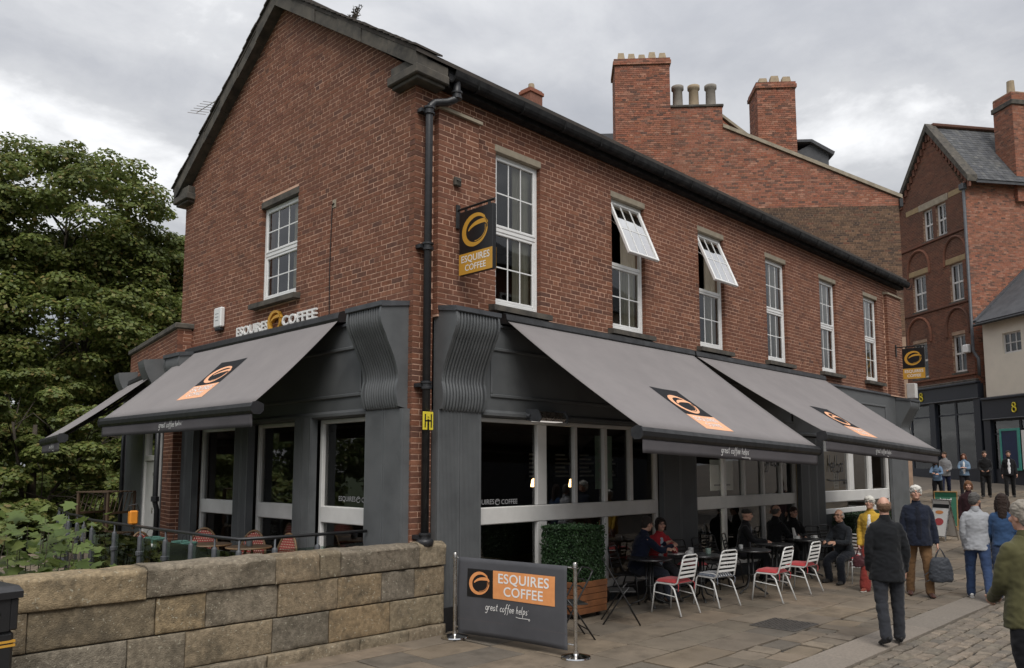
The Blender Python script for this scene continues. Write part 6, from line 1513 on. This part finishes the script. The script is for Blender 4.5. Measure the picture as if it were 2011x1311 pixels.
def folding_chair(lab, x, y, az, cushion=None):
    t = thing('folding_chair', lab, 'chair', (x, y, 0), R(az-90), 'black folding chairs')
    for s in (-1, 1):
        mb = MB(); mb.tube([(s*.2,.24,0),(s*.2,.02,.40),(s*.2,-.2,.78),(s*.19,-.23,.84)], .011, 7); part('back_leg', mb, M['black_metal'], t, True)
        mb = MB(); mb.tube([(s*.185,-.26,0),(s*.185,.0,.38),(s*.185,.10,.50)], .011, 7); part('front_leg', mb, M['black_metal'], t, True)
    for z, yy in ((.84,-.23),(.70,-.155),(.62,-.11)): mb = MB(); mb.tube([(-.2,yy,z),(0,yy-.02,z+.012),(.2,yy,z)], .010, 6); part('back_bar', mb, M['black_metal'], t)
    mb = MB(); mb.bbox(-.19,.19,-.17,.19,.43,.445,.004); part('seat', mb, M['black_metal'], t)
    for yy, z in ((.16,.13),(-.17,.13)): mb = MB(); mb.tube([(-.19,yy,z),(.19,yy,z)], .008, 6); part('stretcher', mb, M['black_metal'], t)
    if cushion: mb = MB(); mb.bbox(-.19,.19,-.17,.19,.446,.49,.02); part('cushion', mb, M[cushion], t)
    return t
folding_chair('black folding chair standing in front of the hedge planter', 2.22, -1.38, -48); folding_chair('black folding chair tucked behind the canvas barrier', .95, -1.55, 150)
# crockery
mug('mug', 'tall white mug on the table before the woman in the red coat', 'mug', (4.62,-1.0,.72), 'ceramic', .045, .10, .3)
t = mug('tea_pot', 'white teapot cup on its saucer beside the tall mug', 'cup', (4.48,-1.06,.72), 'ceramic', .05, .06, 2.9); mb = MB(); mb.lathe([(0,0),(.04,0),(.075,.012),(.072,.014),(0,.006)], (0,0,0), 18); part('saucer', mb, M['ceramic'], t)
mug('cup', 'pale green cup at the right of the second table', 'cup', (4.82,-1.2,.72), 'ceramic_green', .043, .085, .2)
mug('sugar_glass', 'small clear sugar glass on the middle table', 'glass', (5.92,-1.18,.72), 'ceramic', .035, .07, 1.2)
for x, y, lab in ((8.38,-1.05,'white cup and saucer at the left of the fifth table'),(8.78,-1.22,'white cup and saucer at the right of the fifth table')):
    t = mug('cup', lab, 'cup', (x,y,.726), 'ceramic', .048, .058, 2.0); mb = MB(); mb.lathe([(0,-.005),(.04,-.005),(.08,.008),(.077,.01),(0,.001)], (0,0,0), 18); part('saucer', mb, M['ceramic'], t)
mb = MB(); mb.bbox(4.25,4.5,-.98,-.80,.722,.735,.004); tag(part('magazine', mb, M['sign_white']), 'open pale magazine in front of the woman in the red coat', 'magazine')
mb = MB(); mb.prism([(8.52,.73),(8.62,.73),(8.50,.93),(8.46,.93)], -.93, -.90, 'y'); tag(part('menu_card', mb, M['sign_white']), 'white menu card standing on the fifth table', 'menu')
# ================================================================ street boards
def a_board(lab, x, y, az, w, h, face, framemat, marks):
    t = thing('pavement_sign', lab, 'sign', (x, y, gz(x)), R(az-90), 'pavement signs')
    for s in (1, -1):
        Mx = Matrix.Translation((0, s*.22, 0)) @ Matrix.Rotation(R(s*13), 4, 'X')
        mb = MB(); mb.box(-w/2+.03, w/2-.03, -.008, .008, .12, h-.03); p = part('board', mb.xf(Mx), M[face], t)
        for q in ((-w/2,-w/2+.03,0,h),(w/2-.03,w/2,0,h),(-w/2+.03,w/2-.03,h-.03,h),(-w/2+.03,w/2-.03,.09,.12)):
            mb = MB(); mb.bbox(q[0], q[1], -.014, .014, q[2], q[3], .004); part('frame', mb.xf(Mx), M[framemat], p)
        if s > 0 and marks:
            for geo, mat in marks: mb = MB(); mb.add([(-q[0], .012, q[1]) for q in geo[0]], geo[1]); flat('print', mb.xf(Mx), M[mat], p)
    return t
mk('board_green', (.015,.12,.065), (.012,.10,.055), 5, .6)
mk('wood_frame', (.36,.21,.08), (.28,.16,.06), 6, .6)
gt = fit(text_geo('brand', 1, .01), .3); gt = ([(p[0], p[1]+.9, 0) for p in gt[0]], gt[1])
a_board('green pavement board in a wooden frame behind the white haired man', 19.3, -.55, 190, .62, 1.15, 'board_green', 'wood_frame', [(gt, 'sign_white')])
ell = ([(.16*math.cos(a), .5+.1*math.sin(a), 0) for a in np.linspace(0, 6.1, 20)], [tuple(range(20))]); el2 = ([(.14*math.cos(a)-.03, .76+.05*math.sin(a), 0) for a in np.linspace(0, 6.1, 20)], [tuple(range(20))])
a_board('silver framed pavement board with red and white pictures', 17.2, -1.05, 150, .62, 1.12, 'sign_white', 'steel', [(ell, 'cushion_red'), (el2, 'logo_orange'), (RECT(-.28,.28,.88,1.08), 'sign_black')])
# ================================================================ people
CLOTH = {}
def cloth(c, rough=.9, fold=14):
    key = tuple(round(v, 3) for v in c)
    if key not in CLOTH: CLOTH[key] = mk('cloth_%d' % len(CLOTH), c, tuple(v*.88 for v in c), fold, rough, .55, 340, spec=.2, dist=.0012, sheen=.12)
    return CLOTH[key]
SKIN = mk('skin', (.56,.33,.245), (.49,.27,.195), 25, .5, .15, 200, spec=.35)
SKIN2 = mk('skin_tanned', (.47,.27,.19), (.41,.225,.155), 25, .5, .15, 200, spec=.35)
mk('eye_dark', (.03,.02,.018), (.02,.015,.012), 20, .3); mk('lip', (.40,.17,.14), (.34,.14,.12), 20, .5)
mk('shoe_sole_white', (.7,.69,.66), (.6,.59,.57), 9, .6)
def loft(mb, rings, n=14, round_caps=True):
    """rings: (centre, axis_a, axis_b) - a closed tube of ellipses"""
    vs = []; fs = []
    def ring(c, a, b): return [c + a*math.cos(2*math.pi*k/n) + b*math.sin(2*math.pi*k/n) for k in range(n)]
    R_ = list(rings)
    if round_caps:
        c0, a0, b0 = R_[0]; d0 = (R_[0][0]-R_[1][0]).normalized(); c1, a1, b1 = R_[-1]; d1 = (R_[-1][0]-R_[-2][0]).normalized()
        m0 = min(a0.length, b0.length); m1 = min(a1.length, b1.length)
        R_ = [(c0+d0*m0*.8, a0*.45, b0*.45), (c0+d0*m0*.45, a0*.82, b0*.82)]+R_+[(c1+d1*m1*.45, a1*.82, b1*.82), (c1+d1*m1*.8, a1*.45, b1*.45)]
    for r_ in R_: vs += ring(*r_)
    for i in range(len(R_)-1):
        for k in range(n): fs.append((i*n+k, i*n+(k+1) % n, (i+1)*n+(k+1) % n, (i+1)*n+k))
    fs += [tuple(range(n))[::-1], tuple(range((len(R_)-1)*n, len(R_)*n))]
    mb.add([tuple(v) for v in vs], fs); return mb
def limb(mb, pts, rad, n=12, flat_=1.0, ref=Vector((1,0,0))):
    pts = [Vector(p) for p in pts]; P = []; Rr = []
    for i in range(len(pts)-1):                    # resample
        m_ = 4
        for k in range(m_): t = k/m_; P.append(pts[i].lerp(pts[i+1], t)); Rr.append(rad[i]*(1-t)+rad[i+1]*t)
    P.append(pts[-1]); Rr.append(rad[-1])
    P2 = [P[0]]+[P[i]*.5+(P[i-1]+P[i+1])*.25 for i in range(1, len(P)-1)]+[P[-1]]
    rings = []
    for i, p in enumerate(P2):
        d = (P2[min(i+1, len(P2)-1)]-P2[max(i-1, 0)]).normalized(); a = ref - d*ref.dot(d)
        if a.length < .05: a = Vector((0,1,0))-d*d.y
        a.normalize(); b = d.cross(a); rings.append((p, a*Rr[i], b*Rr[i]*flat_))
    return loft(mb, rings, n)
def ellip(mb, c, r, rot=None, nu=14, nv=9):
    vs = []; fs = []; c = Vector(c)
    for j in range(nv+1):
        t = math.pi*(.02+.96*j/nv)
        for i in range(nu):
            p = 2*math.pi*i/nu; v = Vector((r[0]*math.sin(t)*math.cos(p), r[1]*math.sin(t)*math.sin(p), r[2]*math.cos(t)))
            vs.append(tuple(c+(rot @ v if rot is not None else v)))
    for j in range(nv):
        for i in range(nu): fs.append((j*nu+i, j*nu+(i+1) % nu, (j+1)*nu+(i+1) % nu, (j+1)*nu+i))
    fs += [tuple(range(nu))[::-1], tuple(range(nv*nu, (nv+1)*nu))]
    return mb.add(vs, fs)
JOBS = []
def fuse(name, mb, mat, parent, voxel, smooth_it=3, wrinkle=0.0, wscale=9.0, seed=0):
    """overlapping closed shapes melted into one continuous skin (worked out for all at once in fuse_all)"""
    o = part(name, mb, mat, parent)
    m_ = o.modifiers.new('r', 'REMESH'); m_.mode = 'VOXEL'; m_.voxel_size = voxel
    if smooth_it: s_ = o.modifiers.new('s', 'SMOOTH'); s_.factor = .5; s_.iterations = smooth_it
    JOBS.append((o, mat, wrinkle, wscale, seed)); return o
def fuse_all():
    dg = bpy.context.evaluated_depsgraph_get(); dg.update()
    for o, mat, wrinkle, wscale, seed in JOBS:
        out_ = bpy.data.meshes.new_from_object(o.evaluated_get(dg)); out_.name = o.data.name
        if wrinkle:
            n = len(out_.vertices); co = np.empty(n*3); out_.vertices.foreach_get('co', co); co = co.reshape(-1, 3); no = np.empty(n*3); out_.vertices.foreach_get('normal', no); no = no.reshape(-1, 3)
            nz = np.array([mnoise.noise(Vector((p[0]*wscale+seed, p[1]*wscale, p[2]*wscale*1.6)))+.55*(1-2.2*abs(mnoise.noise(Vector((p[0]*wscale*1.7, p[1]*wscale*1.7+seed, p[2]*wscale*2.6)))))+.25*mnoise.noise(Vector((p[0]*wscale*4, p[1]*wscale*4+seed, p[2]*wscale*5))) for p in co])
            co += no*(nz*wrinkle)[:, None]; out_.vertices.foreach_set('co', co.ravel()); out_.update()
        out_.materials.clear(); out_.materials.append(mat); out_.shade_smooth(); o.modifiers.clear(); old = o.data; o.data = out_; bpy.data.meshes.remove(old)
def person(lab, x, y, az, h, top, legs_c, hair=('short', (.05,.035,.025)), pose=None, z=None, hem=-.12, bulk=1.0, skin=SKIN, shoes=(.02,.018,.016), sole=None, near=True, shirt=None, face=True, glasses=False, flare=1.0, hood=None, skirt=False, head_yaw=0, head_pitch=0, sleeve_skin=False, belly=0.0, seed=0):
    p = dict(lean=2, seat=None, legs=((8,6,3),(-10,10,3)), arms=((-8,6,12,0),(8,6,14,0))); p.update(pose or {})
    t = thing('person', lab, 'person', (x, y, gz(x) if z is None else z), R(az-90)); S = h/1.75; vx = .0075 if near else .0115; cv = .013 if near else .019
    V3 = Vector; l = R(p['lean']); up = V3((0, math.sin(l), math.cos(l))); fwd = V3((0, math.cos(l), -math.sin(l))); rt = V3((1,0,0))
    P = V3((0,0,.95)) if p['seat'] is None else V3((0,0,p['seat']/S))
    neck = P+up*.52; hd = neck+(up*.9+V3((0,.12,.1))).normalized()*.155
    Lg = []; Ar = []
    for s, (th, kn, ab) in zip((1,-1), p['legs']):
        hip = P+V3((s*.09,0,-.03)); a = R(th); b = R(th-kn); c = R(ab)
        d1 = V3((s*math.sin(c), math.sin(a)*math.cos(c), -math.cos(a)*math.cos(c))); d2 = V3((s*math.sin(c)*.3, math.sin(b), -math.cos(b))).normalized()
        knee = hip+d1*.44; ank = knee+d2*.415; fa = b*.75 if abs(th-kn) > 12 and p['seat'] is None and th-kn < 0 else 0
        fd = V3((s*.12, math.cos(fa), math.sin(fa))).normalized(); Lg.append((s, hip, knee, ank, fd))
    low = min(min(g[3].z-.075, (g[3]+g[4]*.17).z-.075) for g in Lg); dz = -low if p['seat'] is None else 0
    off = V3((0,0,dz))
    if p['seat'] is not None:        # feet rest on the ground
        Lg = [(s, hip, knee, V3((ank.x, ank.y, .078)), fd) for s, hip, knee, ank, fd in Lg]
    P, neck, hd = P+off, neck+off, hd+off; Lg = [(s, a+off, b+off, c+off, d) for s, a, b, c, d in Lg] if dz else Lg
    for s, (th, ab, el, inn) in zip((1,-1), p['arms']):
        sh = P+up*.425+rt*(s*.160*bulk**.5); a = R(th)+l; b = R(th+el)+l; c = R(ab); i_ = R(inn)
        d1 = V3((s*math.sin(c), math.sin(a)*math.cos(c), -math.cos(a)*math.cos(c))); d2 = V3((-s*math.sin(i_)+s*math.sin(c)*.5, math.sin(b)*math.cos(i_), -math.cos(b)*math.cos(i_))).normalized()
        elb = sh+d1*.285; wr = elb+d2*.25; Ar.append((s, sh, elb, wr, d2))
    Mh = Matrix.Rotation(R(head_yaw), 3, 'Z') @ Matrix.Rotation(-l*.6-R(head_pitch), 3, 'X')
    H = lambda q: hd+Mh @ V3(q)
    sc = lambda mb: mb.xf(Matrix.Scale(S, 4))
    # --- body
    b = MB(); ellip(b, H((0,-.008,.022)), (.073,.093,.098), Mh, 18, 12); ellip(b, H((0,.022,-.045)), (.056,.066,.070), Mh); ellip(b, H((0,.062,-.082)), (.028,.024,.022), Mh)
    limb(b, [H((0,.082,.012)), H((0,.104,-.02)), H((0,.098,-.028))], [.010,.0145,.012], 8); ellip(b, H((0,.078,.03)), (.05,.018,.012), Mh)
    ellip(b, H((0,.084,-.05)), (.024,.012,.011), Mh)
    for s in (1,-1): ellip(b, H((s*.074,-.005,-.008)), (.011,.02,.031), Mh, 8, 6); ellip(b, H((s*.042,.066,-.02)), (.024,.022,.022), Mh, 8, 6)
    limb(b, [neck-up*.05, neck+up*.03, H((0,-.012,-.05))], [.064,.056,.054])
    loft(b, [(P+up*q+V3((0,0,0)), rt*a, fwd*c) for q, a, c in ((-.04,.11,.075),(.1,.105,.075),(.28,.12,.085),(.38,.125,.075),(.46,.07,.055))])
    for s, sh, elb, wr, d in Ar:
        limb(b, [sh, elb, wr, wr+d*.03], [.034,.030,.026,.026])
        side = d.cross(V3((0,1,0)));  side = (rt*s*-1 if side.length < .1 else side.normalized()); side = rt*(-s) - d*(rt*(-s)).dot(d); side = side.normalized() if side.length > .05 else V3((0,1,0))
        palmn = d.cross(side).normalized(); fwd_h = palmn*s      # across the knuckles runs front to back when the arm hangs
        kn_ax = fwd - d*fwd.dot(d); kn_ax = kn_ax.normalized() if kn_ax.length > .2 else (up-d*up.dot(d)).normalized(); pin = d.cross(kn_ax)*1.0; pin = pin if pin.dot(rt*(-s)) > 0 else -pin
        limb(b, [wr+d*.015, wr+d*.055, wr+d*.095], [.024,.034,.031], 10, .55, kn_ax)
        for k, (o_, ln) in enumerate(((.027,.070),(.0095,.080),(-.0085,.074),(-.026,.058))):
            a0 = wr+d*.088+kn_ax*o_; limb(b, [a0, a0+d*ln*.5+pin*.006, a0+d*ln*.8+pin*.022, a0+d*ln*.92+pin*.036], [.0098,.0092,.0085,.0078], 7)
        a0 = wr+d*.035+kn_ax*.028; limb(b, [a0, a0+d*.03+kn_ax*.022+pin*.006, a0+d*.058+kn_ax*.026+pin*.016], [.0125,.0108,.0088], 7)
    body = fuse('body', sc(b), skin, t, vx, 2)
    if face:
        for s in (1,-1):
            e_ = MB(); ellip(e_, H((s*.031,.0775,.013)), (.0125,.008,.0065), Mh, 8, 6); part('eye', sc(e_), M['eye_dark'], body, True)
            e_ = MB(); limb(e_, [H((s*.015,.086,.031)), H((s*.032,.085,.036)), H((s*.05,.074,.030))], [.0035,.005,.003], 6); part('eyebrow', sc(e_), M['eye_dark'] if hair[0] != 'white' else cloth((.45,.43,.4)), body, True)
        e_ = MB(); limb(e_, [H((-.024,.084,-.053)), H((0,.0945,-.052)), H((.024,.084,-.053))], [.003,.0055,.003], 6); part('mouth', sc(e_), M['lip'], body, True)
    if glasses:
        g_ = MB()
        for s in (1,-1):
            g_.tube([tuple(H((s*.034+.025*math.cos(a), .098-.10*(abs(s*.034+.025*math.cos(a))-.02)*.4, .012+.019*math.sin(a)))) for a in np.linspace(0, 6.283, 16)], .0026, 5, False); g_.tube([tuple(H((s*.058,.092,.016))), tuple(H((s*.078,0,.012)))], .0024, 5)
        g_.tube([tuple(H((-.01,.1,.016))), tuple(H((.01,.1,.016)))], .0024, 5); part('glasses', sc(g_), M['black_metal'], t)
    # --- hair
    hk, hc = hair; hm = cloth(hc, .7, 40); hb = MB()
    if hk in ('short','white','grey'):
        big = {'short':1.0,'grey':1.03,'white':1.12}[hk]
        ellip(hb, H((0,-.010,.048)), (.080*big,.093*big,.082*big), Mh); ellip(hb, H((0,-.052,-.005)), (.072*big,.055*big,.075), Mh)
        for s in (1,-1): ellip(hb, H((s*.068,-.012,.025)), (.014*big,.034,.045), Mh, 8, 6)
        if hk == 'white': ellip(hb, H((.0,.024,.075)), (.080,.076,.050), Mh); ellip(hb, H((-.035,.062,.066)), (.04,.032,.028), Mh)
    elif hk == 'balding':
        ellip(hb, H((0,-.050,.000)), (.079,.058,.066), Mh)
        for s in (1,-1): ellip(hb, H((s*.068,-.02,.018)), (.014,.05,.038), Mh, 8, 6)
    elif hk == 'long':
        ellip(hb, H((0,-.010,.048)), (.082,.095,.082), Mh); ellip(hb, H((0,-.055,-.03)), (.085,.062,.12), Mh)
        for s in (1,-1): limb(hb, [H((s*.06,.02,.06)), H((s*.083,-.005,-.03)), H((s*.085,-.02,-.13)), H((s*.075,-.03,-.23))], [.03,.03,.032,.02])
        limb(hb, [H((0,-.06,0)), H((0,-.085,-.12)), H((0,-.10,-.27)), H((0,-.10,-.33))], [.07,.075,.06,.02], flat_=.55)
    elif hk == 'bob':
        ellip(hb, H((0,-.010,.046)), (.086,.097,.084), Mh); ellip(hb, H((0,-.04,-.03)), (.088,.07,.085), Mh)
        for s in (1,-1): limb(hb, [H((s*.055,.045,.07)), H((s*.082,.01,-.01)), H((s*.078,.01,-.085))], [.022,.026,.02])
    if hb.v and hk != 'bald': fuse('hair', sc(hb), hm, t, .008 if near else .012, 1, .012 if hk == 'white' else .008, 46 if hk == 'white' else 34, seed)
    if hk == 'cap':
        hb = MB(); ellip(hb, H((0,-.015,.055)), (.084,.100,.068), Mh); limb(hb, [H((-.05,.08,.062)), H((0,.118,.055)), H((.05,.08,.062))], [.012,.016,.012], 8, .6); fuse('cap', sc(hb), hm, t, .009, 2)
    # --- top
    B_ = bulk; c = MB(); bl = belly
    rings = [(hem-.02,.190*B_,.152*B_+bl),(.0,.174*B_,.134*B_+bl*1.2),(.14,.156*B_,.118*B_+bl),(.28,.170*B_,.126*B_+bl*.4),(.37,.176*B_,.120*B_),(.435,.162*B_,.102*B_),(.475,.128*B_,.085),(.505,.086,.076),(.535,.066,.068)]
    if p['seat'] is not None: rings[0] = (-.06,.18*B_,.14*B_+bl)
    loft(c, [(P+up*q+fwd*(.012+ (bl*.5 if q < .3 else 0)), rt*a, fwd*d_) for q, a, d_ in rings], 18, False)
    if skirt or hem < -.2: pass
    for s, sh, elb, wr, d in Ar:
        limb(c, [sh-V3((s*.03,0,-.006)), sh+(elb-sh)*.35, elb, wr+d*.0], [.058*B_**.5,.058*B_**.5,.050,.043], 12)
    tm = cloth(top); jk = fuse('jacket', sc(c), tm, t, cv, 2, .010, 7.5, seed+3)
    limb_c = MB(); limb(limb_c, [neck-up*.02, neck+up*.028], [.074,.067], 14); fuse('collar', sc(limb_c), cloth(hood or tuple(v*.9 for v in top)), jk, .009, 1)
    if hood:
        hh = MB(); limb(hh, [neck+V3((-.09,-.02,-.02)), neck+V3((-.05,-.09,.01)), neck+V3((0,-.11,-.02)), neck+V3((.05,-.09,.01)), neck+V3((.09,-.02,-.02))], [.03,.04,.05,.04,.03]); fuse('hood', sc(hh), cloth(hood), jk, .014, 2, .006, 12, seed)
    if shirt:
        s_ = MB(); loft(s_, [(P+up*q+fwd*(.018+(bl*.5 if q < .3 else 0)), rt*a, fwd*d_) for q, a, d_ in ((hem+.05,.095*B_,.142*B_+bl),(.02,.092*B_,.140*B_+bl*1.2),(.14,.088*B_,.128*B_+bl),(.28,.085*B_,.136*B_+bl*.4),(.40,.075,.120*B_),(.475,.06,.094))], 14, False); fuse('shirt', sc(s_), cloth(shirt), jk, .012, 2, .004, 12, seed)
    # --- trousers and shoes
    tr = MB(); loft(tr, [(P+up*.04, rt*.125, fwd*.09), (P+V3((0,0,-.02)), rt*.145, fwd*.105), (P+V3((0,.0,-.08)), rt*.155, fwd*.112)], 16)
    for s, hip, knee, ank, fd in Lg:
        limb(tr, [hip+V3((0,0,-.02)), hip.lerp(knee,.5), knee, knee.lerp(ank,.5), ank+(knee-ank).normalized()*.005+V3((0,0,-.02))], [.098,.092,.074,.068*flare,.066*flare], 12)
    fuse('trousers', sc(tr), cloth(legs_c), t, cv, 2, .008, 9, seed+9)
    for s, hip, knee, ank, fd in Lg:
        so_ = MB(); sd_ = V3((-fd.y, fd.x, 0)); sd_ = V3((1,0,0))-fd*fd.x; sd_.normalize(); u_ = sd_.cross(fd); u_ = u_ if u_.z > 0 else -u_
        base = ank-u_*.040
        loft(so_, [(base+fd*q+u_*w_, sd_*a, u_*c_) for q, a, c_, w_ in ((-.065,.030,.036,.006),(-.03,.036,.042,.006),(.03,.038,.042,.004),(.09,.043,.033,-.004),(.14,.044,.026,-.010),(.185,.034,.02,-.014))], 12)
        sh_ = fuse('shoe', sc(so_), cloth(shoes, .5), t, .010, 1)
        if sole: so2 = MB(); loft(so2, [(base+fd*q-u_*.030, sd_*a, u_*.010) for q, a in ((-.07,.030),(-.03,.038),(.04,.039),(.11,.045),(.17,.040),(.195,.028))], 12); part('sole', sc(so2), cloth(sole), sh_, True)
    return t
SIT = dict(lean=6, seat=.56, legs=((84,84,7),(80,86,7)))
def sit(**k): d = dict(SIT); d.update(k); return d
# seated, left to right
person('man in navy jacket and glasses seated at the first black table', 3.78, -.52, -28, 1.76, (.012,.016,.035), (.03,.035,.05), ('short',(.035,.028,.024)), sit(lean=16, arms=((35,12,55,25),(40,12,50,25)), legs=((78,70,8),(82,60,8))), glasses=True, head_yaw=10, shoes=(.05,.03,.02), seed=1)
person('dark haired woman in red coat reading at the second table', 4.40, -.50, -122, 1.66, (.42,.03,.04), (.02,.02,.025), ('bob',(.018,.012,.010)), sit(lean=12, arms=((30,10,62,30),(30,10,62,30))), shirt=(.42,.48,.55), glasses=True, head_pitch=-12, hem=-.08, seed=2)
person('man in dark cap and jacket seated behind the fourth table', 7.16, -.52, -58, 1.74, (.010,.010,.012), (.02,.02,.024), ('cap',(.025,.022,.02)), sit(lean=8, arms=((22,10,58,30),(22,10,58,30))), shirt=(.18,.19,.24), seed=3)
person('bald man in black seated side on at the fifth table', 8.42, -.52, -18, 1.78, (.009,.009,.011), (.02,.02,.022), ('balding',(.08,.07,.065)), sit(lean=8, arms=((28,10,55,20),(28,10,55,20))), skin=SKIN2, seed=4)
person('woman with short dark hair in black seated next to the bald man', 9.26, -.52, -128, 1.66, (.011,.011,.012), (.015,.015,.017), ('short',(.04,.022,.016)), sit(lean=8, arms=((22,8,55,30),(22,8,55,30))), glasses=True, head_yaw=6, seed=5)
person('bald man in glasses and black jacket seated on a white chair', 8.36, -1.98, 172, 1.76, (.016,.019,.024), (.012,.014,.02), ('balding',(.30,.28,.26)), sit(lean=14, arms=((18,8,62,25),(18,8,62,25)), legs=((74,88,6),(78,80,6))), glasses=True, skin=SKIN2, head_pitch=-14, belly=.03, seed=6)
# walking and standing
person('woman in yellow raincoat and red trousers walking past the tables', 7.6, -2.76, 188, 1.62, (.50,.31,.04), (.22,.035,.028), ('white',(.62,.60,.54)), dict(legs=((16,8,2),(-14,22,2)), arms=((-4,8,18,4),(6,8,20,4)), lean=4), shirt=(.75,.74,.72), hem=-.22, flare=1.45, glasses=True, head_pitch=-12, shoes=(.20,.05,.03), sole=(.6,.58,.52), bulk=1.06, seed=7)
person('man in black blazer and grey trousers walking away', 3.42, -4.50, 38, 1.73, (.010,.011,.013), (.028,.030,.036), ('balding',(.13,.075,.045)), dict(legs=((4,2,3),(-6,16,2)), arms=((-10,10,22,6),(-4,10,24,10)), lean=1), hem=-.20, bulk=1.10, face=False, head_yaw=-12, shoes=(.008,.008,.009), belly=.02, seed=8)
person('white haired man in navy jacket and tan trousers carrying a bag', 7.62, -3.50, 205, 1.81, (.012,.016,.030), (.17,.095,.045), ('white',(.66,.64,.59)), dict(legs=((-4,8,4),(12,8,4)), arms=((4,8,10,4),(2,12,8,0)), lean=3), hem=-.12, shirt=(.008,.010,.018), bulk=1.16, belly=.04, glasses=True, head_pitch=-16, head_yaw=-4, shoes=(.06,.022,.015), seed=9)
person('man in light grey blazer and blue jeans walking away', 7.85, -4.33, 18, 1.70, (.36,.37,.39), (.035,.06,.13), ('grey',(.09,.085,.08)), dict(legs=((-16,14,3),(14,6,3)), arms=((8,8,22,6),(-6,8,26,10)), lean=2), hem=-.13, bulk=1.08, face=False, head_yaw=-35, shoes=(.65,.64,.62), sole=(.7,.69,.67), skin=SKIN2, seed=10)
person('long haired woman in blue denim jacket walking away', 7.92, -4.70, 12, 1.69, (.035,.075,.16), (.030,.045,.085), ('long',(.030,.018,.014)), dict(legs=((12,6,2),(-12,18,2)), arms=((-6,9,16,4),(8,9,20,4)), lean=2), hem=-.04, face=False, shoes=(.45,.24,.17), seed=11)
person('grey haired man in olive green sweater with his back to us at the right edge', .60, -6.60, 50, 1.82, (.085,.080,.035), (.008,.008,.010), ('grey',(.27,.24,.20)), dict(legs=((6,6,3),(-8,10,3)), arms=((4,8,30,4),(12,5,46,22)), lean=2), hem=-.13, bulk=1.10, face=False, head_yaw=8, shoes=(.02,.018,.016), seed=12)
person('long haired man in dark burgundy jacket coming down the street', 15.0, -2.32, 200, 1.75, (.035,.014,.018), (.016,.016,.02), ('bob',(.16,.075,.035)), dict(legs=((12,6,2),(-12,16,2)), arms=((-8,7,16,2),(8,7,20,2)), lean=3), near=False, seed=13)
person('young woman in denim jacket stooping at the far left of the group', 26.2, 1.72, 190, 1.66, (.13,.20,.30), (.008,.008,.010), ('long',(.02,.014,.012)), dict(legs=((8,4,3),(-8,10,3)), arms=((20,10,60,30),(16,10,60,30)), lean=14), near=False, head_pitch=-20, hem=-.06, seed=14)
person('young man in grey hooded top and navy trousers in the far group', 28.2, 2.02, 196, 1.79, (.20,.20,.205), (.012,.016,.045), ('short',(.05,.032,.02)), dict(legs=((16,8,2),(-12,16,2)), arms=((8,10,62,28),(8,10,62,28)), lean=2), near=False, hood=(.17,.17,.175), head_yaw=-40, shoes=(.5,.5,.5), sole=(.65,.64,.62), seed=15)
person('young woman in denim jacket with folded arms in the far group', 28.4, 1.38, 192, 1.69, (.16,.24,.34), (.02,.02,.024), ('long',(.11,.04,.022)), dict(legs=((8,6,2),(-8,10,2)), arms=((22,8,80,50),(22,8,84,50)), lean=1), near=False, shirt=(.75,.74,.72), hem=-.08, seed=16)
person('young man in black hooded top and ripped black trousers', 28.3, .62, 194, 1.79, (.010,.010,.011), (.008,.008,.009), ('short',(.055,.038,.026)), dict(legs=((14,8,2),(-10,14,2)), arms=((6,10,60,26),(6,10,60,26)), lean=1), near=False, hood=(.012,.012,.013), head_yaw=14, seed=17)
person('young man in black jacket over a white T-shirt in the far group', 28.6, -.12, 196, 1.77, (.010,.010,.012), (.009,.009,.010), ('short',(.03,.02,.015)), dict(legs=((10,6,3),(-8,12,3)), arms=((-4,10,16,0),(4,10,18,0)), lean=1), near=False, shirt=(.74,.74,.76), seed=18)
# carried things
def carried_bag(name, lab, cat, x, y, zt, w, d, hgt, mat, rz):
    t = thing(name, lab, cat, (x, y, zt-hgt-.14), rz); n = 9
    mb = MB(); loft(mb, [(Vector((0,0,hgt*q)), Vector((w*a,0,0)), Vector((0,d*b,0))) for q, a, b in ((.02,.42,.42),(.12,.5,.5),(.5,.5,.46),(.85,.40,.3),(1.0,.30,.14))], 16, False); fuse('bag_body', mb, mat, t, .012, 1, .010, 12, 5)
    for s in (1,-1): mb = MB(); mb.tube([(-w*.2, s*.02, hgt), (-w*.08, s*.012, hgt+.1), (0,0,hgt+.14), (w*.08, s*.012, hgt+.1), (w*.2, s*.02, hgt)], .008, 6); part('handle', mb, mat, t)
    mb = MB(); mb.tube([(w*.3,0,hgt*.15),(w*.62,.02,hgt*.02),(w*.7,0,.1),(w*.35,0,hgt*.5)], .007, 6); part('strap', mb, mat, t)
    return t
carried_bag('carried_bag', 'dark grey bag hanging from the hand of the white haired man', 'bag', 7.50, -3.87, .80, .36, .16, .40, cloth((.045,.05,.06), .6), R(120))
carried_bag('handbag', 'small maroon bag in the hand of the woman in yellow', 'bag', 7.42, -2.60, .74, .24, .10, .20, cloth((.07,.02,.025), .6), R(95))

fuse_all()
print('objects', len(bpy.data.objects))
